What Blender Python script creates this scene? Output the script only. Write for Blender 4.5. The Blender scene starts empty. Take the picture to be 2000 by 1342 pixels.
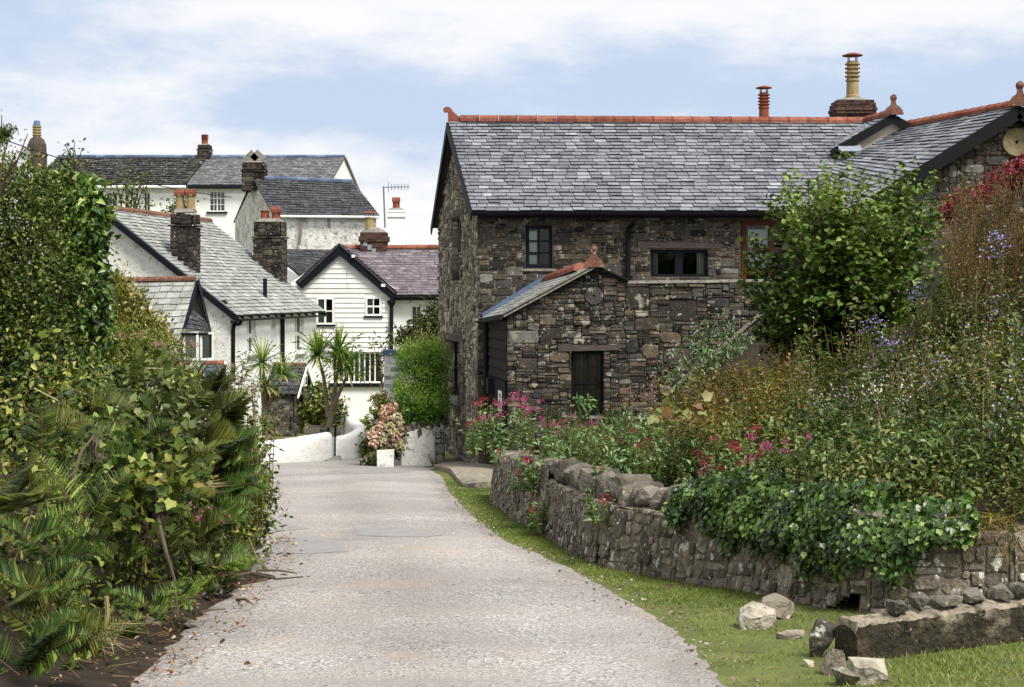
import bpy, bmesh, math, random
import numpy as np
from mathutils import Vector as V, Matrix, noise as mnoise
rnd = random.Random(7)
S = bpy.context.scene
COL = S.collection
F, CX, HY, HC = 3000.0, 1000.0, 570.0, 1.7      # lens in photo pixels, horizon row, eye height

def P(px, py, y):
    """point that a photo pixel shows at distance y"""
    return V(((px-CX)*y/F, y, HC+(HY-py)*y/F))
def hit(px, py, o, n):
    d = V(((px-CX)/F, 1, (HY-py)/F)); c = V((0, 0, HC))
    return c + d*((o-c).dot(n)/d.dot(n))

# ------------------------------------------------------------------ objects
def tag(o, label=None, cat=None, group=None, kind=None):
    if label: o['label'] = label
    if cat: o['category'] = cat
    if group: o['group'] = group
    if kind: o['kind'] = kind
    return o
def thing(name, label, cat, loc=(0, 0, 0), rz=0, group=None):
    o = bpy.data.objects.new(name, None); COL.objects.link(o)
    o.location = loc; o.rotation_euler = (0, 0, rz); o.empty_display_size = .2
    return tag(o, label, cat, group)
def link(name, me, parent=None):
    o = bpy.data.objects.new(name, me); COL.objects.link(o)
    if parent:
        o.parent = parent
        if parent.type == 'EMPTY': o.matrix_parent_inverse = Matrix.LocRotScale(parent.location, parent.rotation_euler, parent.scale).inverted()
    return o

class MB:
    def __init__(s): s.v, s.f, s.t, s.m = [], [], [], []
    def add(s, vs, fs, t=.5, m=0):
        b = len(s.v); s.v += [tuple(p) for p in vs]
        for f in fs:
            s.f.append([b+i for i in f]); s.t.append(t); s.m.append(m)
    def quad(s, a, b, c, d, t=.5, m=0): s.add([a, b, c, d], [(0, 1, 2, 3)], t, m)
    def hexa(s, p, t=.5, m=0):
        """p: 4 bottom corners then 4 top corners"""
        s.add(p, [(3, 2, 1, 0), (4, 5, 6, 7), (0, 1, 5, 4), (1, 2, 6, 5), (2, 3, 7, 6), (3, 0, 4, 7)], t, m)
    def box(s, o, ex, ey, ez, t=.5, m=0):
        o, ex, ey, ez = V(o), V(ex), V(ey), V(ez)
        a = [o, o+ex, o+ex+ey, o+ey]
        s.hexa(a+[p+ez for p in a], t, m)
    def bar(s, a, b, w, h, up=(0, 0, 1), t=.5, m=0):
        """bar from a to b, width w across, height h along up, centred"""
        a, b, up = V(a), V(b), V(up); d = (b-a).normalized(); x = d.cross(up).normalized(); z = x.cross(d)
        s.box(a-x*w/2-z*h/2, x*w, b-a, z*h, t, m)
    def tube(s, pts, r, n=6, t=.5, m=0, caps=True):
        pts = [V(p) for p in pts]; rr = r if isinstance(r, (list, tuple)) else [r]*len(pts)
        vs, fs = [], []; ref = V((.31, .95, .1))
        for i, p in enumerate(pts):
            d = (pts[min(i+1, len(pts)-1)]-pts[max(i-1, 0)]).normalized()
            x = d.cross(ref)
            if x.length < .05: x = d.cross(V((1, 0, 0)))
            x.normalize(); y = d.cross(x)
            vs += [p+(x*math.cos(a)+y*math.sin(a))*rr[i] for a in [2*math.pi*k/n for k in range(n)]]
        for i in range(len(pts)-1):
            fs += [(i*n+k, i*n+(k+1) % n, (i+1)*n+(k+1) % n, (i+1)*n+k) for k in range(n)]
        if caps: fs += [tuple(range(n-1, -1, -1)), tuple(range((len(pts)-1)*n, len(pts)*n))]
        s.add(vs, fs, t, m)
    def lathe(s, c, prof, n=14, t=.5, m=0, sx=1, sy=1):
        vs = [(c[0]+r*math.cos(2*math.pi*k/n)*sx, c[1]+r*math.sin(2*math.pi*k/n)*sy, c[2]+z) for r, z in prof for k in range(n)]
        fs = [(i*n+k, i*n+(k+1) % n, (i+1)*n+(k+1) % n, (i+1)*n+k) for i in range(len(prof)-1) for k in range(n)]
        fs += [tuple(range(n-1, -1, -1)), tuple(range((len(prof)-1)*n, len(prof)*n))]
        s.add(vs, fs, t, m)
    def poly(s, pts, d, t=.5, m=0):
        """closed outline pushed along d"""
        n = len(pts); d = V(d); a = [V(p) for p in pts]
        s.add(a+[p+d for p in a], [tuple(range(n-1, -1, -1)), tuple(range(n, 2*n))]+[(i, (i+1) % n, (i+1) % n+n, i+n) for i in range(n)], t, m)
    def rock(s, c, sx, sy, sz, n=16, t=.5, rz=0, tilt=0, m=0):
        bm = bmesh.new(); R = Matrix.Rotation(rz, 3, 'Z') @ Matrix.Rotation(tilt, 3, 'Y')
        for i in range(n):
            q = V((rnd.uniform(-1, 1), rnd.uniform(-1, 1), rnd.uniform(-1, 1)))
            q = q/max(abs(q.x), abs(q.y), abs(q.z))*rnd.uniform(.75, 1)
            q = q.lerp(q.normalized(), .35)
            bm.verts.new(V(c)+R @ V((q.x*sx, q.y*sy, q.z*sz)))
        bmesh.ops.convex_hull(bm, input=bm.verts)
        for v in [v for v in bm.verts if not v.link_faces]: bm.verts.remove(v)
        if n > 8:
            bmesh.ops.triangulate(bm, faces=bm.faces); bmesh.ops.subdivide_edges(bm, edges=bm.edges[:], cuts=2, use_grid_fill=True); e = min(sx, sy, sz); sd = V((rnd.uniform(0, 50),)*3)
            for v in bm.verts: v.co += mnoise.noise_vector(v.co*(.9/e)+sd)*e*.2+mnoise.noise_vector(v.co*(2.6/e)+sd)*e*.09
        bm.verts.index_update()
        b = {v: i for i, v in enumerate(bm.verts)}
        s.add([v.co[:] for v in b], [[b[v] for v in f.verts] for f in bm.faces], t, m); bm.free()
    def mesh(s, name, mats):
        me = bpy.data.meshes.new(name); me.from_pydata(s.v, [], s.f)
        for q in (mats if isinstance(mats, (list, tuple)) else [mats]): me.materials.append(q)
        me.polygons.foreach_set('material_index', s.m)
        me.attributes.new('tint', 'FLOAT', 'FACE').data.foreach_set('value', s.t)
        me.update(); return me
    def build(s, name, mats, parent=None, smooth=False, normals=True):
        me = s.mesh(name, mats)
        if normals:
            bm = bmesh.new(); bm.from_mesh(me); bmesh.ops.recalc_face_normals(bm, faces=bm.faces); bm.to_mesh(me); bm.free()
        if smooth: me.polygons.foreach_set('use_smooth', [True]*len(me.polygons))
        return link(name, me, parent)

# ------------------------------------------------------------------ materials
def C(h, k=1):
    h = h.lstrip('#'); return tuple((int(h[i:i+2], 16)/255)**2.2*k for i in (0, 2, 4))+(1,)
def mat(name, cols, rough=.85, noise=(5, .3), bump=(30, .25), spots=None, spec=.25, trans=0, stretch=None, step=False, metal=0, patch=None):
    m = bpy.data.materials.new(name); m.use_nodes = True
    N, L = m.node_tree.nodes, m.node_tree.links; N.clear()
    def nd(t, **k):
        q = N.new(t)
        for a, b in k.items(): setattr(q, a, b)
        return q
    out = nd('ShaderNodeOutputMaterial'); pb = nd('ShaderNodeBsdfPrincipled')
    pb.inputs['Roughness'].default_value = rough; pb.inputs['Specular IOR Level'].default_value = spec; pb.inputs['Metallic'].default_value = metal
    at = nd('ShaderNodeAttribute', attribute_name='tint'); tc = nd('ShaderNodeTexCoord')
    cr = nd('ShaderNodeValToRGB'); e = cr.color_ramp.elements
    while len(e) < len(cols): e.new(1)
    for i, c in enumerate(cols): e[i].position = i/max(1, len(cols)-1); e[i].color = c
    if step: cr.color_ramp.interpolation = 'CONSTANT'
    L.new(at.outputs['Fac'], cr.inputs[0]); col = cr.outputs[0]
    vec = tc.outputs['Object']
    if stretch:
        mp = nd('ShaderNodeMapping'); mp.inputs['Scale'].default_value = stretch; L.new(vec, mp.inputs[0]); vec2 = mp.outputs[0]
    else: vec2 = vec
    def noi(sc, det=4, v=None):
        q = nd('ShaderNodeTexNoise'); q.inputs['Scale'].default_value = sc; q.inputs['Detail'].default_value = det; q.inputs['Roughness'].default_value = .6
        L.new(v or vec, q.inputs['Vector']); return q.outputs['Fac']
    def mapr(x, a, b, c, d):
        q = nd('ShaderNodeMapRange'); L.new(x, q.inputs[0])
        for i, z in enumerate((a, b, c, d)): q.inputs[i+1].default_value = z
        return q.outputs[0]
    def mix(fac, a, b, mode='MIX'):
        q = nd('ShaderNodeMix', data_type='RGBA', blend_type=mode)
        for x, i in ((fac, 0), (a, 6), (b, 7)):
            if hasattr(x, 'links'): L.new(x, q.inputs[i])
            else: q.inputs[i].default_value = x
        return q.outputs[2]
    if noise:
        k = mapr(noi(noise[0], 5, vec2), .3, .7, 1-noise[1], 1+noise[1])
        col = mix(1.0, col, k, 'MULTIPLY')
    for sp in (spots or []):      # (scale, lo, hi, colour[, stretched])
        v = vec2 if len(sp) > 4 and sp[4] else vec
        col = mix(mapr(noi(sp[0], 3, v), sp[1], sp[2], 0, 1), col, sp[3])
    L.new(col, pb.inputs['Base Color'])
    if bump:
        b = nd('ShaderNodeBump'); b.inputs['Strength'].default_value = bump[1]; b.inputs['Distance'].default_value = .03
        L.new(noi(bump[0], 4, vec2), b.inputs['Height']); L.new(b.outputs[0], pb.inputs['Normal'])
    sh = pb.outputs[0]
    if trans:
        tr = nd('ShaderNodeBsdfTranslucent'); L.new(mix(1.0, col, (1.0, 1.0, .55, 1), 'MULTIPLY'), tr.inputs[0])
        ms = nd('ShaderNodeMixShader'); ms.inputs[0].default_value = trans
        L.new(sh, ms.inputs[1]); L.new(tr.outputs[0], ms.inputs[2]); sh = ms.outputs[0]
    L.new(sh, out.inputs[0]); return m

def glass_mat():
    m = bpy.data.materials.new('window_glass'); m.use_nodes = True
    N, L = m.node_tree.nodes, m.node_tree.links; N.clear()
    o = N.new('ShaderNodeOutputMaterial'); t = N.new('ShaderNodeBsdfTransparent'); g = N.new('ShaderNodeBsdfGlossy'); x = N.new('ShaderNodeMixShader'); f = N.new('ShaderNodeFresnel')
    t.inputs[0].default_value = (.75, .8, .78, 1); g.inputs['Roughness'].default_value = .03; f.inputs[0].default_value = 1.5
    L.new(f.outputs[0], x.inputs[0]); L.new(t.outputs[0], x.inputs[1]); L.new(g.outputs[0], x.inputs[2]); L.new(x.outputs[0], o.inputs[0]); return m
LICHEN = C('#d8d5c8'); 
K = {}
K['glass'] = glass_mat()
K['stone'] = mat('rubble_stone', [C('#201f1e'), C('#36312d'), C('#4b423a'), C('#3c3c3b'), C('#524d46'), C('#635849'), C('#2a2a29'), C('#76736c')], .9, (9, .4), (38, .6), [(5.5, .60, .66, C('#8f897c')), (17, .65, .70, C('#b5b0a2')), (70, .69, .74, LICHEN)])
K['gstone'] = mat('gable_stone', [C('#55504a'), C('#857b6c'), C('#6a6258'), C('#a69b84'), C('#4a4642'), C('#948c80'), C('#b4aa95')], .9, (9, .34), (38, .5), [(15, .66, .75, C('#c0b8a8'))])
K['mortar'] = mat('lime_mortar', [C('#746d61'), C('#746d61')], .95, (12, .4), (60, .4))
K['dmortar'] = mat('dark_mortar', [C('#37322c'), C('#37322c')], .95, (12, .4), (60, .4))
K['wstone'] = mat('field_wall_stone', [C('#4e4840'), C('#6d6457'), C('#857a6b'), C('#5c554d'), C('#968b7c'), C('#71685d')], .95, (16, .55), (40, .9), [(7, .54, .70, C('#7a6f5e')), (13, .60, .65, C('#d2d0c8'), 1), (34, .64, .70, C('#c4c1b8'))], stretch=(1, 1, .7))
K['slate'] = mat('barn_slate', [C('#38383a'), C('#5a5b5f'), C('#696b70'), C('#777a7f'), C('#87898d'), C('#a8a9a9')], .6, (3, .2), (50, .2), [(2.2, .58, .8, C('#47484b')), (30, .66, .75, C('#adafad'))], spec=.35)
K['pslate'] = mat('pale_slate', [C('#565859'), C('#84867f'), C('#999b95'), C('#aeada5')], .75, (2.2, .2), (40, .2), [(3, .56, .75, C('#6e716b'))], spec=.2)
K['dslate'] = mat('dark_slate', [C('#222224'), C('#3b3c3f'), C('#4a4b4d'), C('#5e5f60')], .8, (4, .28), (40, .2), [(16, .63, .7, C('#9a988f'))], spec=.2)
K['mslate'] = mat('mossy_slate', [C('#242322'), C('#393735'), C('#4d4b47'), C('#6b6862')], .9, (5, .4), (25, .5), [(7, .60, .68, C('#a09d93'))])
K['uslate'] = mat('purple_slate', [C('#443e42'), C('#61595e'), C('#736b70'), C('#8f888c')], .7, (4, .2), (40, .2), [(9, .64, .74, C('#a89fa4'))], spec=.25)
K['bslate'] = mat('blue_slate', [C('#465268'), C('#56647c'), C('#68768c')], .6, (4, .2), (30, .1), spec=.3)
K['terra'] = mat('terracotta', [C('#6c4034'), C('#804e40'), C('#8e5b4b')], .8, (7, .3), (50, .2), [(8, .60, .72, C('#523a31')), (40, .68, .74, C('#b79a88'))], spec=.15)
K['terradk'] = mat('weathered_terracotta', [C('#64463b'), C('#7b5749')], .85, (9, .4), (40, .3), [(20, .6, .7, C('#a59687'))], spec=.15)
K['buff'] = mat('buff_clay', [C('#8a7654'), C('#9c8965')], .85, (7, .25), (40, .15), spec=.15)
K['redclay'] = mat('red_clay', [C('#74402f'), C('#85503f')], .85, (7, .25), (40, .15), spec=.15)
K['brick'] = mat('old_brick', [C('#352824'), C('#4f3a33'), C('#5f473d'), C('#433834')], .9, (12, .4), (40, .4), [(20, .66, .74, C('#857e70'))])
K['white'] = mat('whitewash', [C('#e2e1dd'), C('#eae9e5')], .9, (4, .05), (14, .35), [(2.2, .58, .8, C('#d2d0c8')), (30, .72, .76, C('#a9a69c'))], spec=.2)
K['rwhite'] = mat('rough_whitewash', [C('#d9d7d0'), C('#e3e1dc')], .95, (8, .1), (7, .9), [(3.2, .52, .75, C('#c4c1b8')), (9, .58, .68, C('#a9a59c')), (26, .64, .70, C('#77736c'))], spec=.15)
K['swhite'] = mat('stained_whitewash', [C('#d9d7d0'), C('#d9d7d0')], .95, (6, .15), (7, .9), [(1.6, .48, .66, C('#b9b5ab')), (5, .54, .64, C('#98938a')), (14, .58, .66, C('#77726a'))], spec=.15)
K['gslate'] = mat('grey_brown_slate', [C('#38383a'), C('#575758'), C('#6b6b6b'), C('#86847f')], .8, (4, .28), (40, .2), [(12, .62, .7, C('#a09d94'))], spec=.2)
K['cstone'] = mat('sooty_chimney_stone', [C('#211f1d'), C('#38332d'), C('#4b443b'), C('#2d2b29'), C('#5b544a')], .95, (7, .4), (30, .6), [(14, .66, .70, C('#b9b4a8'))])
K['render'] = mat('white_render', [C('#ecebe8'), C('#ecebe8')], .85, (3, .04), (60, .08), spec=.2)
K['board'] = mat('white_weatherboard', [C('#dcdbd6'), C('#e6e5e1'), C('#d3d1cb')], .6, (3, .07), (30, .1), [(5, .6, .72, C('#b8b5ad'), 1)], stretch=(1, 1, .25))
K['wpaint'] = mat('white_paint', [C('#e6e5e0'), C('#e6e5e0')], .45, (6, .04), None)
K['black'] = mat('black_paint', [C('#0e0f10'), C('#141516')], .6, (8, .2), (30, .1), spec=.2)
K['bluebk'] = mat('blue_black_paint', [C('#10141c'), C('#10141c')], .6, (8, .2), None, spec=.2)
K['timber'] = mat('black_timber', [C('#191817'), C('#262422'), C('#201f1e')], .8, (10, .3), (25, .4), stretch=(1, 1, 6), spec=.15)
K['lintel'] = mat('weathered_oak', [C('#4c4440'), C('#5b524c')], .9, (6, .4), (14, .8), stretch=(.6, 4, 6))
K['brownwood'] = mat('brown_varnish', [C('#4a2817'), C('#56301b')], .5, (9, .3), (20, .2))
K['greywood'] = mat('grey_planks', [C('#716a5e'), C('#857d70')], .9, (7, .3), (20, .4), stretch=(1, 1, 5))
K['interior'] = mat('dark_interior', [C('#141614'), C('#141614')], 1, None, None, spec=0)
K['blindw'] = mat('white_blind', [C('#d8dcd8'), C('#d8dcd8')], .8, None, None)
K['curtain'] = mat('pale_curtain', [C('#8f9a88'), C('#c9cdbf')], .9, (6, .2), (12, .5), stretch=(9, 9, .3))
K['gcurtain'] = mat('green_curtain', [C('#4d7a58'), C('#a9bb9f')], .9, (5, .25), (12, .5), stretch=(9, 9, .3))
K['concrete'] = mat('weathered_concrete', [C('#77736b'), C('#8a867d')], .95, (7, .3), (30, .5), [(12, .6, .7, C('#4a4842'))])
K['lead'] = mat('lead_sheet', [C('#7a8088'), C('#868c94')], .5, (6, .2), (20, .2), spec=.5)
K['steel'] = mat('grey_metal', [C('#7e8184'), C('#8e9194')], .4, (9, .1), None, metal=.7)
K['cream'] = mat('cream_render', [C('#d2c8b4'), C('#d2c8b4')], .9, (7, .1), (8, .5))
K['rock'] = mat('bare_rock', [C('#645d52'), C('#7c7466'), C('#8f8676'), C('#a69e8d')], .95, (9, .35), (22, .9), [(8, .60, .72, C('#bdb6a8')), (30, .62, .7, C('#48443b'))])
K['crag'] = mat('dark_crag', [C('#4a453e'), C('#625c53'), C('#7a7367')], .95, (7, .4), (18, 1), [(12, .62, .70, C('#bab7ac')), (6, .58, .72, C('#54533f'))])
K['millstone'] = mat('ochre_millstone', [C('#8d8062'), C('#8d8062')], .95, (9, .25), (30, .5), [(14, .62, .7, C('#6d6658'))])
K['soil'] = mat('dark_soil', [C('#2a241d'), C('#362e24')], 1, (6, .4), (20, .8), [(14, .6, .68, C('#4d3d2b'))])
K['bark'] = mat('grey_bark', [C('#4a4236'), C('#5b5243')], .95, (10, .4), (25, .7), stretch=(1, 1, .3))
K['pbark'] = mat('palm_bark', [C('#75695a'), C('#8b7e6d')], .95, (12, .35), (20, .8), stretch=(1, 1, 3))
def leafm(name, cols, trans=.22, rough=.5, spec=.3): return mat(name, [C(c) for c in cols], rough, (30, .12), None, spec=spec, trans=trans)
K['stem'] = leafm('plant_stem', ['#4c4a2c', '#6a6238', '#7b5b43'], 0, .7)
# ------------------------------------------------------------------ masonry
def frame_map(o, ex, n):
    o, ex, n = V(o), V(ex).normalized(), V(n).normalized(); z = V((0, 0, 1))
    return lambda u, v, d=0.0: o+ex*u+z*v+n*d
def in_poly(pts):
    def f(x, y):
        c = False; j = len(pts)-1
        for i in range(len(pts)):
            (xi, yi), (xj, yj) = pts[i], pts[j]
            if (yi > y) != (yj > y) and x < (xj-xi)*(y-yi)/(yj-yi)+xi: c = not c
            j = i
        return c
    return f
def rubble(mb, mp, u0, v0, u1, v1, inside, cu=.04, cv=.03, wr=(3, 10), hr=(2, 5), prot=(.012, .04), gap=.006, big=(), seed=1, hide=None, tall=0, mort=1, rnd_=(.12, .42), rough=1, bev=(.72, .86), run=9999):
    """irregular stones packed over a mortar bed; every stone is real geometry. hide(u,v): stones nobody can see"""
    R = random.Random(seed); nu, nv = int((u1-u0)/cu), int((v1-v0)/cv)
    occ = [[not inside(u0+(i+.5)*cu, v0+(j+.5)*cv) for i in range(nu)] for j in range(nv)]
    for j in range(nv):                       # mortar bed as row runs
        i = 0
        while i < nu:
            if occ[j][i]: i += 1; continue
            k = i
            while k < nu and not occ[j][k] and k-i < run: k += 1
            a, b, c, d = u0+i*cu, v0+j*cv, u0+k*cu, v0+(j+1)*cv
            mb.quad(mp(a, b), mp(c, b), mp(c, d), mp(a, d), .5, mort); i = k
    if hide:
        for j in range(nv):
            for i in range(nu):
                if hide(u0+i*cu, v0+j*cv): occ[j][i] = True
    def stone(i, j, w, h):
        for y in range(j, j+h):
            for x in range(i, i+w): occ[y][x] = True
        g = gap*R.uniform(.5, 1.6)
        a, b, c, d = u0+i*cu+g, v0+j*cv+g, u0+(i+w)*cu-g, v0+(j+h)*cv-g
        W, H = c-a, d-b; r = min(W, H)*R.uniform(*rnd_); jt = lambda s: R.uniform(-s, s)
        o = [(a+r, b), (c-r, b), (c, b+r), (c, d-r), (c-r, d), (a+r, d), (a, d-r), (a, b+r)]
        sk = jt(.18)*H
        o = [(x+jt(.12)*r*rough+sk*(y-b)/max(H, .01)*.4, y+jt(.10)*min(W, H)*.8*rough) for x, y in o]
        pr = R.uniform(*prot); mx, my = (a+c)/2, (b+d)/2; e = R.uniform(*bev); tx, ty = jt(.25), jt(.25)
        vs = [mp(x, y, .002) for x, y in o]
        vs += [mp(mx+(x-mx)*.96, my+(y-my)*.96, pr*.72) for x, y in o]
        vs += [mp(mx+(x-mx)*e, my+(y-my)*e, pr*(1+tx*(x-mx)/W+ty*(y-my)/H)*R.uniform(.9, 1.1)) for x, y in o]
        vs.append(mp(mx+jt(.2)*W, my+jt(.2)*H, pr*R.uniform(.95, 1.2)))
        fs = [(k, (k+1) % 8, (k+1) % 8+8, k+8) for k in range(8)]+[(k+8, (k+1) % 8+8, (k+1) % 8+16, k+16) for k in range(8)]+[(k+16, (k+1) % 8+16, 24) for k in range(8)]
        mb.add(vs, fs, R.random(), 0)
    for (bu, bv, bw, bh) in big:
        i, j, w, h = int((bu-u0)/cu), int((bv-v0)/cv), max(2, round(bw/cu)), max(2, round(bh/cv))
        if i < 0 or j < 0 or i+w > nu or j+h > nv: continue
        if any(occ[y][x] for y in range(j, j+h) for x in range(i, i+w)): continue
        stone(i, j, w, h)
    for j in range(nv):
        for i in range(nu):
            if occ[j][i]: continue
            w, h = R.randint(*wr), R.randint(*hr)
            if R.random() < .12: h += 2; w = max(2, w-1)
            if R.random() < .1: w += 4
            if tall and R.random() < tall: w, h = max(1, w//3), h*2
            k = 0
            while k < w and i+k < nu and not occ[j][i+k]: k += 1
            w = k
            while h > 1 and (j+h > nv or any(occ[j+h-1][x] for x in range(i, i+w))): h -= 1
            stone(i, j, w, h)
def stone_stack(mb, c, ex, w, d, h, seed=1, brick=False, **k):
    """square stack, stones on the four sides; c = centre of the foot"""
    ex = V(ex).normalized(); ey = V((-ex.y, ex.x, 0)); c = V(c)
    for s, (a, b, L, D) in enumerate(((ex, -ey, w, d), (-ex, ey, w, d), (ey, ex, d, w), (-ey, -ex, d, w))):
        mp = frame_map(c-a*L/2+b*D/2, a, b)
        if brick: bricks(mb, mp, L, h, seed+s)
        else: rubble(mb, mp, 0, 0, L, h, lambda u, v: True, seed=seed+s, **k)
    t = [c+ex*sx*w/2+ey*sy*d/2+V((0, 0, h)) for sx, sy in ((-1, -1), (1, -1), (1, 1), (-1, 1))]
    mb.quad(*t, .5, 1)
def bricks(mb, mp, L, h, seed, bl=.22, bh=.072):
    R = random.Random(seed); mb.quad(mp(0, 0), mp(L, 0), mp(L, h), mp(0, h), .5, 1); n = max(1, round(h/bh)); bh = h/n
    for j in range(n):
        u = -bl*(.5 if j % 2 else 0)
        while u < L:
            a, b = max(0, u+.006), min(L, u+bl-.006)
            if b-a > .03:
                p = R.uniform(.006, .014); v, t = j*bh+.006, (j+1)*bh-.006
                mb.hexa([mp(a, v), mp(b, v), mp(b, t), mp(a, t), mp(a, v, p), mp(b, v, p), mp(b, t, p), mp(a, t, p)], R.random())
            u += bl
def wall_holes(mb, mp, W, H, holes, depth=.25, v0=0, m=0, rev=0, arch=0):
    us = sorted({0, W}|{h[0] for h in holes}|{h[2] for h in holes}); vs = sorted({v0, H}|{h[1] for h in holes}|{h[3] for h in holes})
    for a, b in zip(us, us[1:]):
        for c, d in zip(vs, vs[1:]):
            if any(h[0] <= (a+b)/2 <= h[2] and h[1] <= (c+d)/2 <= h[3] for h in holes): continue
            mb.quad(mp(a, c), mp(b, c), mp(b, d), mp(a, d), .5, m)
    for h in holes: reveal(mb, mp, h, depth, rev)
    if arch:
        for (a, c, b, d) in holes:
            k = (b-a)/2; n = 6
            for s, x0 in ((1, a), (-1, b)):
                pts = [(x0, d+.001)]+[(x0+s*k*(1-math.cos(q*math.pi/2/n)), d-arch+arch*math.sin(q*math.pi/2/n)) for q in range(n+1)]
                mb.add([mp(u, v, -.002) for u, v in pts]+[mp(u, v, -.08) for u, v in pts], [tuple(range(len(pts)))]+[(i, i+1, i+1+len(pts), i+len(pts)) for i in range(1, len(pts)-1)], .5, m)
def reveal(mb, mp, h, depth, m=0, t=.5):
    a, c, b, d = h
    for q in (((a, c), (a, d)), ((b, d), (b, c)), ((a, d), (b, d)), ((b, c), (a, c))):
        (x, y), (z, w) = q; mb.quad(mp(x, y, 0), mp(z, w, 0), mp(z, w, -depth), mp(x, y, -depth), t, m)
def window(parent, mp, h, fm, recess=.12, fw=.05, nx=2, ny=2, bw=.025, sill=None, curtain=None, name='window', sashes=None, sm=None, blinds=None, lab=None):
    """frame with bars (part), glass and sill and curtain (sub-parts)"""
    a, c, b, d = h; mb = MB(); t = .05
    def fr(x0, y0, x1, y1, r0, r1): mb.hexa([mp(x0, y0, -r1), mp(x1, y0, -r1), mp(x1, y1, -r1), mp(x0, y1, -r1), mp(x0, y0, -r0), mp(x1, y0, -r0), mp(x1, y1, -r0), mp(x0, y1, -r0)])
    fr(a, c, b, c+fw, recess, recess+t); fr(a, d-fw, b, d, recess, recess+t)
    fr(a, c+fw, a+fw, d-fw, recess, recess+t); fr(b-fw, c+fw, b, d-fw, recess, recess+t)
    for i in range(1, nx):
        x = a+fw+(b-a-2*fw)*i/nx; w = bw*(1.8 if sashes == 'v' and i == nx//2 else 1); fr(x-w/2, c+fw, x+w/2, d-fw, recess+.006, recess+.04)
    for j in range(1, ny):
        y = c+fw+(d-c-2*fw)*j/ny; w = bw*(1.6 if sashes == 'h' and j == ny//2 else 1); fr(a+fw, y-w/2, b-fw, y+w/2, recess+.009, recess+.043)
    for q in (((a, c), (a, d)), ((b, d), (b, c)), ((a, d), (b, d)), ((b, c), (a, c))):
        (x, y), (z, w) = q; mb.quad(mp(x, y, -recess-t), mp(z, w, -recess-t), mp(z, w, -recess-.55), mp(x, y, -recess-.55), .5, 1)
    mb.quad(mp(a, c, -recess-.55), mp(b, c, -recess-.55), mp(b, d, -recess-.55), mp(a, d, -recess-.55), .5, 1)
    o = mb.build(name, [fm, K['interior']], parent)
    if lab: o['label'] = lab
    g = MB(); r = recess+.026; g.quad(mp(a+fw, c+fw, -r), mp(b-fw, c+fw, -r), mp(b-fw, d-fw, -r), mp(a+fw, d-fw, -r)); g.build('pane', K['glass'], o, normals=False)
    if sill:
        s = MB(); e, th, out = sill[:3]; s.hexa([mp(a-e, c-th, -recess), mp(b+e, c-th, -recess), mp(b+e, c-th, out), mp(a-e, c-th, out), mp(a-e, c-.002, -recess), mp(b+e, c-.002, -recess), mp(b+e, c-.004, out), mp(a-e, c-.004, out)])
        s.build('sill', sm or fm, o)
    if curtain:
        for (f0, f1) in curtain[1:]:
            q = MB(); n = 12; rr = recess+.09
            for i in range(n):
                x0, x1 = [a+fw+(b-a-2*fw)*(f0+(f1-f0)*k/n) for k in (i, i+1)]
                q.quad(mp(x0, c+fw, -rr-.02*(i % 2)), mp(x1, c+fw, -rr-.02*((i+1) % 2)), mp(x1, d-fw, -rr-.02*((i+1) % 2)), mp(x0, d-fw, -rr-.02*(i % 2)), rnd.random())
            q.build('curtain', curtain[0], o, normals=False)
    if blinds:
        q = MB()
        for (f0, e0, f1, e1) in blinds:
            X = lambda f: a+fw+(b-a-2*fw)*f; Y = lambda f: c+fw+(d-c-2*fw)*f
            q.quad(mp(X(f0), Y(e0), -recess-.07), mp(X(f1), Y(e0), -recess-.07), mp(X(f1), Y(e1), -recess-.07), mp(X(f0), Y(e1), -recess-.07))
        q.build('blind', K['blindw'], o, normals=False)
    return o

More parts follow.
